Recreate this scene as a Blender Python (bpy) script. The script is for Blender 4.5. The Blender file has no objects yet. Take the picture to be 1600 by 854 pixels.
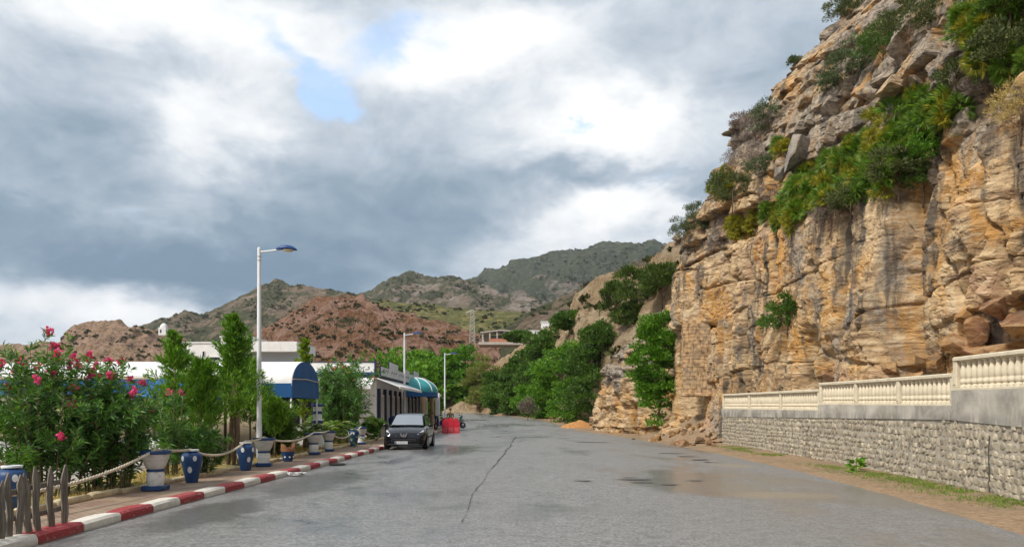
import bpy, math, random
import numpy as np
from mathutils import Vector, Matrix
R = math.radians
random.seed(7); rng = np.random.default_rng(7)
sc = bpy.context.scene
C = sc.collection
EYE, FPX, HZ = 1.7, 1200.0, 639.0

# ------------------------------------------------------------------ camera
cam = bpy.data.cameras.new('camera')
cam.lens = 27.0; cam.sensor_width = 36.0; cam.shift_y = (HZ - 427) / 1600.0
cam.clip_start = 0.1; cam.clip_end = 12000
cam_o = bpy.data.objects.new('camera', cam); C.objects.link(cam_o)
cam_o.location = (0, 0, EYE); cam_o.rotation_euler = (R(90), 0, 0)
sc.camera = cam_o

# ------------------------------------------------------------------ node helpers
class NT:
    def __init__(self, tree): self.t = tree; self.n = tree.nodes; self.l = tree.links
    def add(self, typ, **kw):
        nd = self.n.new(typ)
        for k, v in kw.items(): setattr(nd, k, v)
        return nd
    def put(self, sock, v):
        if isinstance(v, bpy.types.NodeSocket): self.l.new(v, sock)
        elif v is not None: sock.default_value = v
    def math(self, op, a, b=None, c=None, clamp=False):
        m = self.add('ShaderNodeMath', operation=op); m.use_clamp = clamp
        self.put(m.inputs[0], a); self.put(m.inputs[1], b)
        if c is not None: self.put(m.inputs[2], c)
        return m.outputs[0]
    def vmath(self, op, a, b=None):
        m = self.add('ShaderNodeVectorMath', operation=op)
        self.put(m.inputs[0], a); self.put(m.inputs[1], b)
        return m.outputs[0]
    def noise(self, vec, scale, detail=4, rough=0.55, dist=0.0):
        m = self.add('ShaderNodeTexNoise'); self.put(m.inputs['Vector'], vec)
        m.inputs['Scale'].default_value = scale; m.inputs['Detail'].default_value = detail
        m.inputs['Roughness'].default_value = rough; m.inputs['Distortion'].default_value = dist
        return m
    def ramp(self, fac, stops, interp='LINEAR'):
        m = self.add('ShaderNodeValToRGB'); cr = m.color_ramp; cr.interpolation = interp
        while len(cr.elements) < len(stops): cr.elements.new(0.5)
        for e, (p, c) in zip(cr.elements, stops):
            e.position = p; e.color = (c, c, c, 1) if isinstance(c, (int, float)) else (*c[:3], 1)
        self.put(m.inputs[0], fac); return m.outputs[0]
    def mix(self, fac, a, b, blend='MIX'):
        m = self.add('ShaderNodeMix', data_type='RGBA', blend_type=blend)
        self.put(m.inputs[0], fac)
        for s, v in ((m.inputs[6], a), (m.inputs[7], b)):
            if isinstance(v, tuple): v = (*v[:3], 1)
            self.put(s, v)
        return m.outputs[2]
    def maprange(self, v, a, b, c=0.0, d=1.0):
        m = self.add('ShaderNodeMapRange', interpolation_type='SMOOTHSTEP')
        self.put(m.inputs[0], v)
        for i, x in enumerate((a, b, c, d)): m.inputs[i + 1].default_value = x
        return m.outputs[0]
    def mapping(self, vec, scale=(1, 1, 1), loc=(0, 0, 0), rot=(0, 0, 0)):
        m = self.add('ShaderNodeMapping'); self.put(m.inputs[0], vec)
        m.inputs['Scale'].default_value = scale; m.inputs['Location'].default_value = loc; m.inputs['Rotation'].default_value = rot
        return m.outputs[0]

# ------------------------------------------------------------------ world: cloudy sky
SUN_AZ, SUN_EL = R(-132), R(46)          # azimuth from +Y towards +X (sun on the left, a little behind)
world = bpy.data.worlds.new('World'); sc.world = world; world.use_nodes = True
w = NT(world.node_tree); w.n.clear()
tc = w.add('ShaderNodeTexCoord'); dirv = w.vmath('NORMALIZE', tc.outputs['Generated'])
sky = w.add('ShaderNodeTexSky', sky_type='NISHITA'); sky.sun_disc = False
sky.sun_elevation = SUN_EL; sky.sun_rotation = SUN_AZ; sky.air_density = 1.0; sky.dust_density = 1.2; sky.ozone_density = 1.3
sep = w.add('ShaderNodeSeparateXYZ'); w.put(sep.inputs[0], dirv)
az = w.math('ARCTAN2', sep.outputs[0], sep.outputs[1])
el = w.math('ARCSINE', sep.outputs[2])
warp = w.noise(w.mapping(dirv, (1, 1, 1.7)), 4.2, 5, 0.6)
wsep = w.add('ShaderNodeSeparateColor'); w.put(wsep.inputs[0], warp.outputs['Color'])
azw = w.math('ADD', az, w.math('MULTIPLY', w.math('SUBTRACT', wsep.outputs[0], 0.5), 0.34))
elw = w.math('ADD', el, w.math('MULTIPLY', w.math('SUBTRACT', wsep.outputs[1], 0.5), 0.20))
def blob(px, py, wx, wy, amp, tilt=0.0):
    a0 = math.atan((px - 800) / FPX); e0 = math.atan((HZ - py) / FPX * math.cos(a0))
    da = w.math('SUBTRACT', azw, a0); de = w.math('SUBTRACT', elw, e0)
    if tilt:
        de = w.math('SUBTRACT', de, w.math('MULTIPLY', da, tilt))
    q = w.math('ADD', w.math('POWER', w.math('DIVIDE', da, wx / FPX), 2.0), w.math('POWER', w.math('DIVIDE', de, wy / FPX), 2.0))
    return w.math('MULTIPLY', w.math('EXPONENT', w.math('MULTIPLY', q, -1.0)), amp)
def total(bl):
    s = blob(*bl[0])
    for b in bl[1:]: s = w.math('ADD', s, blob(*b))
    return s
n1 = w.noise(w.mapping(dirv, (1, 1, 2.0)), 2.6, 5, 0.58, 0.3)
n2 = w.noise(w.mapping(dirv, (1, 1, 1.8), (3, 1, 2)), 8.0, 8, 0.66, 0.6)
B = w.math('ADD', 0.56, w.math('MULTIPLY', w.math('SUBTRACT', n1.outputs[0], 0.5), 0.75))
B = w.math('ADD', B, w.math('MULTIPLY', w.math('SUBTRACT', n2.outputs[0], 0.5), 0.46))
B = w.math('ADD', B, total([
    (330, 420, 420, 62, -0.52), (60, 350, 280, 60, -0.22), (660, 330, 300, 85, -0.20), (80, 190, 170, 110, -0.12),
    (980, 272, 150, 18, -0.25), (560, 250, 180, 70, -0.10), (1180, 60, 200, 90, -0.10),
    (330, 190, 85, 75, 0.40), (300, 20, 300, 40, 0.34), (725, 55, 110, 45, 0.44), (960, 190, 110, 50, 0.44), (960, 325, 120, 28, 0.40, 0.1),
    (820, 390, 170, 36, 0.32, 0.15), (120, 470, 220, 40, 0.36), (40, 385, 90, 40, 0.18), (330, 510, 120, 30, 0.12)]))
n3 = w.noise(w.mapping(dirv, (1, 1, 1.5), (1, 7, 4)), 24.0, 6, 0.62, 0.5)
B = w.math('ADD', B, w.math('MULTIPLY', w.math('SUBTRACT', n3.outputs[0], 0.5), 0.16))
B = w.math('ADD', w.math('MULTIPLY', w.math('SUBTRACT', B, 0.52), 1.28), 0.52)
cloud = w.ramp(B, [(0.0, (1.3, 1.95, 2.65)), (0.22, (1.95, 2.65, 3.3)), (0.42, (3.2, 3.75, 4.35)), (0.60, (4.5, 4.95, 5.45)), (0.80, (6.3, 6.5, 6.7)), (1.0, (7.6, 7.6, 7.6))])
hole = total([(455, 78, 100, 26, 1.0, -0.35), (505, 108, 50, 34, 0.9), (600, 38, 75, 30, 1.0, 0.25), (910, 200, 16, 9, 0.9)])
hole = w.math('ADD', hole, w.math('MULTIPLY', w.math('SUBTRACT', n2.outputs[0], 0.5), 1.9))
hmask = w.maprange(hole, 0.15, 1.2)
skycol = w.mix(1.0, sky.outputs[0], (2.3, 2.35, 2.25), 'MULTIPLY')
col = w.mix(w.math('MULTIPLY', hmask, 0.72), cloud, skycol)
bg = w.add('ShaderNodeBackground'); w.put(bg.inputs[0], col); bg.inputs[1].default_value = 0.053
wo = w.add('ShaderNodeOutputWorld'); w.l.new(bg.outputs[0], wo.inputs[0])

sl = bpy.data.lights.new('sun', 'SUN'); sl.energy = 1.5; sl.angle = R(10); sl.color = (1.0, 0.94, 0.85)
so = bpy.data.objects.new('sun', sl); C.objects.link(so)
sd = Vector((math.sin(SUN_AZ) * math.cos(SUN_EL), math.cos(SUN_AZ) * math.cos(SUN_EL), math.sin(SUN_EL)))
so.rotation_euler = sd.to_track_quat('Z', 'Y').to_euler(); so.location = sd * 200
vs = sc.view_settings
vs.view_transform = 'Standard'; vs.look = 'None'; vs.gamma = 1.0; vs.use_curve_mapping = False; vs.exposure = 1.45
sc.cycles.max_bounces = 6; sc.cycles.diffuse_bounces = 3; sc.cycles.transparent_max_bounces = 8
sc.cycles.sample_clamp_indirect = 4.0
sc.cycles.use_adaptive_sampling = True; sc.cycles.adaptive_threshold = 0.02

# ------------------------------------------------------------------ numpy noise
np.seterr(over='ignore')
def _h(ix, iy, iz, seed):
    if True:
        n = (ix.astype(np.uint32) * np.uint32(374761393) + iy.astype(np.uint32) * np.uint32(668265263)
             + iz.astype(np.uint32) * np.uint32(2147483647) + np.uint32(seed * 362437 + 12345))
        n = (n ^ (n >> np.uint32(13))) * np.uint32(1274126177)
        n = n ^ (n >> np.uint32(16)); n = n * np.uint32(2246822519); n = n ^ (n >> np.uint32(15))
    return n.astype(np.float64) / 4294967295.0
def vn(x, y, z=None, seed=0):
    x = np.asarray(x, float); y = np.asarray(y, float)
    z = np.zeros_like(x) if z is None else np.asarray(z, float)
    x, y, z = np.broadcast_arrays(x, y, z)
    xi, yi, zi = np.floor(x), np.floor(y), np.floor(z)
    fx, fy, fz = x - xi, y - yi, z - zi
    fx, fy, fz = [f * f * (3 - 2 * f) for f in (fx, fy, fz)]
    xi, yi, zi = [a.astype(np.int64) for a in (xi, yi, zi)]
    r = 0
    for a in (0, 1):
        for b in (0, 1):
            for c in (0, 1):
                wgt = (fx if a else 1 - fx) * (fy if b else 1 - fy) * (fz if c else 1 - fz)
                r = r + wgt * _h(xi + a, yi + b, zi + c, seed)
    return r
def fbm(x, y, z=None, seed=0, o=4, gain=0.5):
    r = 0; a = 1.0; t = 0; f = 1.0
    for i in range(o):
        r = r + a * (vn(np.asarray(x) * f, np.asarray(y) * f, None if z is None else np.asarray(z) * f, seed + i * 17) - 0.5)
        t += a; a *= gain; f *= 2.03
    return r / t * 2
def sstep(a, b, x):
    t = np.clip((np.asarray(x, float) - a) / (b - a), 0, 1); return t * t * (3 - 2 * t)

# ------------------------------------------------------------------ mesh helpers
def tag(o, label=None, cat=None, group=None, kind=None):
    if label: o['label'] = label
    if cat: o['category'] = cat
    if group: o['group'] = group
    if kind: o['kind'] = kind
    return o
def link(name, data, parent=None, loc=None, rot=None, scale=None):
    o = bpy.data.objects.new(name, data); C.objects.link(o)
    if parent is not None: o.parent = parent
    if loc is not None: o.location = loc
    if rot is not None: o.rotation_euler = rot
    if scale is not None: o.scale = scale
    return o
def empty(name, loc=(0, 0, 0), rz=0.0, **kw):
    o = link(name, None, None, loc, (0, 0, rz)); o.empty_display_size = 0.2
    return tag(o, **kw)
def npmesh(name, v, f, mats, smooth=False, mi=None):
    v = np.asarray(v, np.float32).reshape(-1, 3); f = np.asarray(f, np.int32)
    me = bpy.data.meshes.new(name); k = f.shape[1]
    me.vertices.add(len(v)); me.vertices.foreach_set('co', v.ravel())
    me.loops.add(f.size); me.loops.foreach_set('vertex_index', f.ravel())
    me.polygons.add(len(f)); me.polygons.foreach_set('loop_start', np.arange(0, f.size, k, dtype=np.int32))
    try: me.polygons.foreach_set('loop_total', np.full(len(f), k, np.int32))
    except Exception: pass
    me.polygons.foreach_set('use_smooth', np.full(len(f), smooth))
    if not isinstance(mats, (list, tuple)): mats = [mats]
    for m in mats: me.materials.append(m)
    if mi is not None: me.polygons.foreach_set('material_index', np.asarray(mi, np.int32))
    me.update(calc_edges=True); me.validate()
    return me
def gridfaces(nu, nv, closed_u=False):
    i = np.arange(nu if closed_u else nu - 1); j = np.arange(nv - 1)
    I, J = np.meshgrid(i, j, indexing='ij'); I2 = (I + 1) % nu
    return np.stack([I * nv + J, I2 * nv + J, I2 * nv + J + 1, I * nv + J + 1], -1).reshape(-1, 4)

class MB:
    def __init__(self): self.v = []; self.f = []
    def add(self, vs, fs):
        b = len(self.v); self.v += [tuple(x) for x in vs]; self.f += [tuple(i + b for i in f) for f in fs]; return self
    def box(self, c, s, rz=0.0, M=None):
        hx, hy, hz = s[0] / 2, s[1] / 2, s[2] / 2
        pts = [Vector((x * hx, y * hy, z * hz)) for z in (-1, 1) for y in (-1, 1) for x in (-1, 1)]
        rot = Matrix.Rotation(rz, 3, 'Z') if M is None else M
        pts = [rot @ p + Vector(c) for p in pts]
        return self.add(pts, [(0, 2, 3, 1), (4, 5, 7, 6), (0, 1, 5, 4), (2, 6, 7, 3), (0, 4, 6, 2), (1, 3, 7, 5)])
    def bbox(self, c, s, b=0.01, M=None):
        """box with chamfered edges"""
        hx, hy, hz = s[0] / 2, s[1] / 2, s[2] / 2
        b = min(b, hx * .9, hy * .9, hz * .9)
        rings = [(-hz, b), (-hz + b, 0), (hz - b, 0), (hz, b)]
        pts = []
        for z, i in rings:
            x, y = hx - i, hy - i
            for (px, py) in ((-x, -y + b), (-x + b, -y), (x - b, -y), (x, -y + b), (x, y - b), (x - b, y), (-x + b, y), (-x, y - b)):
                pts.append(Vector((px, py, z)))
        fs = [tuple(range(7, -1, -1)), tuple(range(24, 32))]
        for r in range(3):
            for k in range(8):
                a, bb = r * 8 + k, r * 8 + (k + 1) % 8
                fs.append((a, bb, bb + 8, a + 8))
        if M is not None: pts = [M @ p for p in pts]
        return self.add([p + Vector(c) for p in pts], fs)
    def tube(self, path, rad, n=8, cap=True):
        path = [Vector(p) for p in path]; m = len(path)
        rad = [rad] * m if isinstance(rad, (int, float)) else rad
        vs = []; up = None
        for i in range(m):
            t = (path[min(i + 1, m - 1)] - path[max(i - 1, 0)]).normalized()
            if up is None:
                up = Vector((0, 0, 1)) if abs(t.z) < 0.9 else Vector((1, 0, 0))
            a = t.cross(up).normalized(); up = a.cross(t).normalized()
            for k in range(n):
                q = 2 * math.pi * k / n
                vs.append(path[i] + (a * math.cos(q) + up * math.sin(q)) * rad[i])
        fs = [(i * n + k, i * n + (k + 1) % n, (i + 1) * n + (k + 1) % n, (i + 1) * n + k) for i in range(m - 1) for k in range(n)]
        if cap: fs += [tuple(range(n - 1, -1, -1)), tuple(range((m - 1) * n, m * n))]
        return self.add(vs, fs)
    def lathe(self, prof, n=16, c=(0, 0, 0), cap=True, sx=1.0, sy=1.0):
        vs = [(c[0] + r * sx * math.cos(2 * math.pi * k / n), c[1] + r * sy * math.sin(2 * math.pi * k / n), c[2] + z) for r, z in prof for k in range(n)]
        m = len(prof)
        fs = [(i * n + k, i * n + (k + 1) % n, (i + 1) * n + (k + 1) % n, (i + 1) * n + k) for i in range(m - 1) for k in range(n)]
        if cap: fs += [tuple(range(n - 1, -1, -1)), tuple(range((m - 1) * n, m * n))]
        return self.add(vs, fs)
    def prism(self, poly, y0, y1, axis='y'):
        """poly in 2-D extruded along an axis"""
        n = len(poly); g = {'y': lambda a, b, t: (a, t, b), 'x': lambda a, b, t: (t, a, b), 'z': lambda a, b, t: (a, b, t)}[axis]
        vs = [g(a, b, y0) for a, b in poly] + [g(a, b, y1) for a, b in poly]
        fs = [tuple(range(n)), tuple(range(2 * n - 1, n - 1, -1))] + [(i, i + n, (i + 1) % n + n, (i + 1) % n) for i in range(n)]
        return self.add(vs, fs)
    def mesh(self, name, mat, smooth=False, angle=None):
        me = bpy.data.meshes.new(name); me.from_pydata(self.v, [], self.f)
        if mat is not None: me.materials.append(mat)
        if smooth: me.polygons.foreach_set('use_smooth', [True] * len(me.polygons))
        me.update()
        if angle is not None:
            try: me.set_sharp_from_angle(angle=R(angle))
            except Exception: pass
        return me
    def build(self, name, mat, parent=None, smooth=False, angle=None, loc=None, rot=None):
        return link(name, self.mesh(name, mat, smooth, angle), parent, loc, rot)
def copy_tree(o, parent=None, loc=None, rz=None, **kw):
    c = o.copy(); C.objects.link(c)
    c.parent = parent
    for ch in list(o.children): copy_tree(ch, c)
    if loc is not None: c.location = loc
    if rz is not None: c.rotation_euler = (0, 0, rz)
    return tag(c, **kw)

def P(px, py, d): return Vector(((px - 800) / FPX * d, d, EYE + (HZ - py) / FPX * d))
def text_mesh(txt, size, name='lettering', mat=None, extrude=0.004):
    cu = bpy.data.curves.new(name, 'FONT'); cu.body = txt; cu.size = size; cu.extrude = extrude
    cu.align_x = 'CENTER'; cu.align_y = 'CENTER'; cu.resolution_u = 2
    o = bpy.data.objects.new(name, cu); C.objects.link(o)
    bpy.context.view_layer.update()
    me = bpy.data.meshes.new_from_object(o.evaluated_get(bpy.context.evaluated_depsgraph_get()))
    bpy.data.objects.remove(o); bpy.data.curves.remove(cu)
    me.materials.clear()
    if mat: me.materials.append(mat)
    return me

# ------------------------------------------------------------------ materials
def base_mat(name):
    m = bpy.data.materials.new(name); m.use_nodes = True
    nt = NT(m.node_tree); b = nt.n['Principled BSDF']
    return m, nt, b
def bump(nt, b, h, strength=0.3, dist=0.02):
    bn = nt.add('ShaderNodeBump'); bn.inputs['Strength'].default_value = strength; bn.inputs['Distance'].default_value = dist
    nt.put(bn.inputs['Height'], h); nt.l.new(bn.outputs[0], b.inputs['Normal']); return bn
def simple(name, col, rough=0.6, var=0.12, scale=6.0, metal=0.0, bmp=0.0, bscale=40.0, dirt=None, dirt_amt=0.5, spec=0.5, coat=0.0):
    """paint / plastic / plaster with mottled tone, optional worn or dirty patches"""
    m, nt, b = base_mat(name)
    tcn = nt.add('ShaderNodeTexCoord'); oi = nt.add('ShaderNodeObjectInfo')
    vec = nt.vmath('ADD', tcn.outputs['Object'], oi.outputs['Location'])
    n = nt.noise(vec, scale, 5, 0.6)
    lo = tuple(c * (1 - var) for c in col); hi = tuple(min(1, c * (1 + var)) for c in col)
    c = nt.ramp(n.outputs[0], [(0.3, lo), (0.7, hi)])
    if dirt is not None:
        n2 = nt.noise(vec, scale * 0.6, 7, 0.7, 0.6)
        c = nt.mix(nt.math('MULTIPLY', nt.maprange(n2.outputs[0], 0.50, 0.68), dirt_amt), c, dirt)
    nt.put(b.inputs['Base Color'], c)
    b.inputs['Roughness'].default_value = rough; b.inputs['Metallic'].default_value = metal
    b.inputs['Specular IOR Level'].default_value = spec
    if coat: b.inputs['Coat Weight'].default_value = coat; b.inputs['Coat Roughness'].default_value = 0.04
    if bmp:
        n3 = nt.noise(vec, bscale, 5, 0.6); bump(nt, b, n3.outputs[0], bmp, 0.01)
    return m
def leaf_mat(name, cols, rough=0.5, trans=0.35, spec=0.35, gain=1.5):
    m, nt, b = base_mat(name)
    g = nt.add('ShaderNodeNewGeometry'); oi = nt.add('ShaderNodeObjectInfo')
    n = nt.noise(g.outputs['Position'], 0.8, 3, 0.6)
    f = nt.math('ADD', nt.math('MULTIPLY', g.outputs['Random Per Island'], 0.6), nt.math('MULTIPLY', n.outputs[0], 0.4))
    cols = [tuple(min(.8, x * gain) for x in cc) for cc in cols]
    k = len(cols); c = nt.ramp(f, [(0.1 + 0.8 * i / (k - 1), cc) for i, cc in enumerate(cols)])
    nt.put(b.inputs['Base Color'], c); b.inputs['Roughness'].default_value = rough
    b.inputs['Specular IOR Level'].default_value = spec
    tr = nt.add('ShaderNodeBsdfTranslucent'); nt.put(tr.inputs[0], nt.mix(1.0, c, (1.25, 1.3, 0.6), 'MULTIPLY'))
    mx = nt.add('ShaderNodeMixShader'); mx.inputs[0].default_value = trans
    nt.l.new(b.outputs[0], mx.inputs[1]); nt.l.new(tr.outputs[0], mx.inputs[2])
    nt.l.new(mx.outputs[0], nt.n['Material Output'].inputs[0])
    return m

# ------------------------------------------------------------------ ground levels and road edges
_GY = [-200, 45, 60, 75, 90, 105, 120, 140, 200, 6000]; _GZ = [0, 0, .05, .25, .55, .88, 1.15, 1.5, 1.8, 1.8]
def g(y): return np.interp(y, _GY, _GZ)
LE = np.array([(-6.7, -30), (-6.15, 2), (-5.97, 9.7), (-5.9, 14), (-5.74, 19), (-5.62, 24), (-5.47, 32), (-5.22, 50), (-5.2, 70), (-5.4, 86), (-6.6, 94), (-10, 101), (-18, 107), (-32, 113), (-70, 122)], float)
RE = np.array([(3.5, -30), (5.8, 2), (6.95, 9.7), (7.6, 15), (7.95, 20), (8.1, 27), (7.85, 35), (6.75, 47), (5.3, 60), (4.3, 75), (3.0, 88), (0.4, 98), (-5, 117), (-22, 131), (-70, 142)], float)
def smooth_pts(p, n):
    p = np.asarray(p, float); t = np.arange(len(p)); tt = np.linspace(0, len(p) - 1, n)
    i = np.clip(np.floor(tt).astype(int), 0, len(p) - 2); f = (tt - i)[:, None]
    q = np.vstack([2 * p[0] - p[1], p, 2 * p[-1] - p[-2]])
    a, b, c, d = q[i], q[i + 1], q[i + 2], q[i + 3]
    return 0.5 * (2 * b + (c - a) * f + (2 * a - 5 * b + 4 * c - d) * f ** 2 + (3 * b - a - 3 * c + d) * f ** 3)
def xl(y): return np.interp(y, LE[:10, 1], LE[:10, 0])
def xr(y): return np.interp(y, RE[:12, 1], RE[:12, 0])

# --- asphalt
m_road, nt, b = base_mat('wet_asphalt')
gp = nt.add('ShaderNodeNewGeometry').outputs['Position']
sx = nt.add('ShaderNodeSeparateXYZ'); nt.put(sx.inputs[0], gp)
grain = nt.noise(gp, 21, 6, 0.85); gr2 = nt.noise(gp, 5, 7, 0.8)
mid = nt.noise(nt.mapping(gp, (1, .5, 1)), .8, 7, 0.7, 0.6); big = nt.noise(nt.mapping(gp, (1, .55, 1), (3, 9, 0)), .17, 6, 0.65, 0.7)
c = nt.ramp(grain.outputs[0], [(0.38, (.072, .070, .068)), (0.47, (.162, .158, .152)), (0.53, (.226, .22, .212)), (0.62, (.40, .39, .375))])
c = nt.mix(nt.math('MULTIPLY', nt.maprange(gr2.outputs[0], .48, .62), .40), c, (.29, .285, .275))
c = nt.mix(nt.math('MULTIPLY', nt.maprange(gr2.outputs[0], .50, .38), .45), c, (.085, .085, .085))
damp = nt.maprange(nt.math('ADD', nt.math('MULTIPLY', big.outputs[0], .65), nt.math('MULTIPLY', mid.outputs[0], .35)), .49, .60)
c = nt.mix(nt.math('MULTIPLY', damp, .50), c, (.085, .085, .088))
# right lane is drier and browner, with beige silt puddle stains
rl = nt.maprange(sx.outputs[0], .5, 4.0)
c = nt.mix(nt.math('MULTIPLY', rl, .30), c, (.20, .185, .165))
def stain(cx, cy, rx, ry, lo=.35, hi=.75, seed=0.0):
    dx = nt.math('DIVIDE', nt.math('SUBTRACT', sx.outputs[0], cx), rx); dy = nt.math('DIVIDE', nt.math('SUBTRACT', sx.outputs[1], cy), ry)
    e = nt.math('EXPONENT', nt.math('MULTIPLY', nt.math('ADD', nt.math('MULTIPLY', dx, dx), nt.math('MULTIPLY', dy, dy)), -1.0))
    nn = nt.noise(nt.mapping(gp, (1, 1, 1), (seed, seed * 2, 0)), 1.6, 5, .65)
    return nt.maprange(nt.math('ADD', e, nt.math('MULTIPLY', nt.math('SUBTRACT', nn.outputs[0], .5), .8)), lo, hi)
for a in ((5.3, 15.0, 1.4, .8, .4, .8, 1), (6.6, 23, 1.0, 1.6, .55, 1.0, 8)):
    c = nt.mix(nt.math('MULTIPLY', stain(*a), .5), c, (.29, .235, .15))
# dark oily / wet patches near the parked car and along the left gutter
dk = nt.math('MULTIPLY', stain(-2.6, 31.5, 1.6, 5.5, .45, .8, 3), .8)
for a in ((-4.6, 18, 1.5, 5, .5, .85, 6), (-4.9, 12.5, 1.0, 3.0, .5, .8, 7), (-3.7, 25.5, .5, 3.5, .55, .8, 9)):
    dk = nt.math('MAXIMUM', dk, nt.math('MULTIPLY', stain(*a), .62))
stream = nt.noise(nt.mapping(gp, (1.6, .22, 1), (5, 2, 0), (0, 0, .12)), 1.1, 5, .62, .9)
st = nt.math('MULTIPLY', nt.maprange(stream.outputs[0], .56, .63), nt.math('MULTIPLY', nt.maprange(sx.outputs[0], 1.0, -3.5), nt.maprange(sx.outputs[1], 14, 24)))
dk = nt.math('MAXIMUM', dk, nt.math('MULTIPLY', st, .55))
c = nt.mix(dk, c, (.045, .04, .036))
# edges: soil washed on to the right side
nt.put(b.inputs['Base Color'], c)
wet = nt.math('ADD', nt.math('MULTIPLY', damp, .75), nt.math('MULTIPLY', nt.maprange(sx.outputs[0], 4.0, -2.5), .35), None, True)
wet = nt.math('MAXIMUM', wet, dk)
r = nt.math('ADD', nt.math('SUBTRACT', .62, nt.math('MULTIPLY', wet, .38)), nt.math('MULTIPLY', nt.math('SUBTRACT', mid.outputs[0], .5), .25))
nt.put(b.inputs['Roughness'], r); b.inputs['Specular IOR Level'].default_value = .5
nt.put(b.inputs['Coat Weight'], nt.math('MULTIPLY', wet, .75)); b.inputs['Coat Roughness'].default_value = .16; b.inputs['Coat IOR'].default_value = 1.33
hh = nt.math('ADD', nt.math('MULTIPLY', grain.outputs[0], .6), nt.math('MULTIPLY', gr2.outputs[0], .6))
bump(nt, b, hh, .45, .015)

n = 420
L, Rr = smooth_pts(LE, n), smooth_pts(RE, n)
m = 26; v = []
for k in range(m):
    t = k / (m - 1); q = L * (1 - t) + Rr * t
    e = .10 * fbm(q[:, 0] * .9, q[:, 1] * .9, seed=5) if k == m - 1 else 0
    z = g(q[:, 1]) + .055 * math.sin(math.pi * t) + .012 * fbm(q[:, 0] * .5, q[:, 1] * .25, seed=3, o=3)
    if k == m - 1: z = z - .01
    v.append(np.stack([q[:, 0] + e, q[:, 1], z], -1))
v = np.stack(v, 1)
road = link('road', npmesh('road', v, gridfaces(n, m)[:, ::-1], m_road, True)); tag(road, kind='structure')
_rv = v
def road_z(x, y):
    t = np.clip((x - xl(y)) / (xr(y) - xl(y)), 0, 1); return float(g(y) + .055 * math.sin(math.pi * t))

# --- seam crack and potholes / patches: thin recess-dark strips lying in the surface
m_crack = simple('crack_tar', (.075, .072, .068), .9, .3, 20)
m_patch = simple('asphalt_patch', (.105, .10, .092), .6, .35, 9, bmp=.6)
mb = MB(); pts = []; wprev = .01
for i in range(104):
    d = 11.2 + i * .34
    px = np.interp(d, [11.2, 15.5, 20, 26, 34, 46], [722, 744, 764, 783, 797, 806])
    x = (px - 800) / FPX * d + .025 * math.sin(i * .4) + .03 * (random.random() - .5)
    pts.append((x, d))
for i in range(len(pts) - 1):
    (x0, y0), (x1, y1) = pts[i], pts[i + 1]
    w0 = wprev; w1_ = float(np.interp(y0, [11, 17, 24, 40], [.004, .006, .016, .022])) * random.uniform(.3, 1.8); wprev = w1_
    z0, z1 = road_z(x0, y0) + .016, road_z(x1, y1) + .016
    mb.add([(x0 - w0, y0, z0), (x0 + w0, y0, z0), (x1 + w1_, y1, z1), (x1 - w1_, y1, z1)], [(0, 1, 2, 3)])
ck = mb.build('seam_crack', m_crack, road)
for (px, py, wx, wy) in ((911, 755, .42, .10), (990, 752, .75, .14), (1003, 757, .60, .09), (1045, 760, .45, .10), (1085, 753, .40, .08), (927, 692, 1.6, .28), (1050, 709, .9, .25), (1072, 714, .6, .16), (1095, 719, .7, .16), (1108, 723, .35, .12), (858, 683, .5, .3), (985, 749, .45, .06)):
    d = 2040 / (py - 639); cx = (px - 800) / FPX * d
    mb = MB(); k = 14; vs = []
    for i in range(k):
        a = 2 * math.pi * i / k; rr = .7 + .5 * random.random()
        x, y = cx + math.cos(a) * wx * .5 * rr, d + math.sin(a) * wy * 1.2 * rr
        vs.append((x, y, road_z(x, y) + .016))
    mb.add(vs, [tuple(range(k))]); mb.build('pothole', m_patch, road)

# --- ground sheet
m_soil, nt, b = base_mat('soil')
gp = nt.add('ShaderNodeNewGeometry').outputs['Position']
n1 = nt.noise(gp, .6, 6, .65); n2 = nt.noise(gp, 9, 6, .7); n3 = nt.noise(gp, 40, 4, .7)
c = nt.ramp(n2.outputs[0], [(.25, (.16, .10, .06)), (.5, (.30, .20, .12)), (.75, (.42, .31, .20))])
c = nt.mix(nt.math('MULTIPLY', nt.maprange(n1.outputs[0], .45, .6), .6), c, (.22, .17, .11))
c = nt.mix(nt.math('MULTIPLY', nt.maprange(n3.outputs[0], .58, .7), .6), c, (.50, .42, .33))
nt.put(b.inputs['Base Color'], c); b.inputs['Roughness'].default_value = .95; b.inputs['Specular IOR Level'].default_value = .2
bump(nt, b, nt.math('ADD', n2.outputs[0], n3.outputs[0]), .6, .03)
ys = np.concatenate([np.linspace(-60, 150, 211), np.linspace(160, 2150, 40)]); xs = np.concatenate([np.linspace(-1680, -60, 20), np.linspace(-50, 50, 101), np.linspace(60, 1680, 20)])
X, Y = np.meshgrid(xs, ys, indexing='ij')
Z = g(Y) - .05
Z = Z + .0 * X
v = np.stack([X, Y, Z], -1)
ground = tag(link('ground', npmesh('ground', v, gridfaces(len(xs), len(ys)), m_soil, True)), kind='structure')

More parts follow.
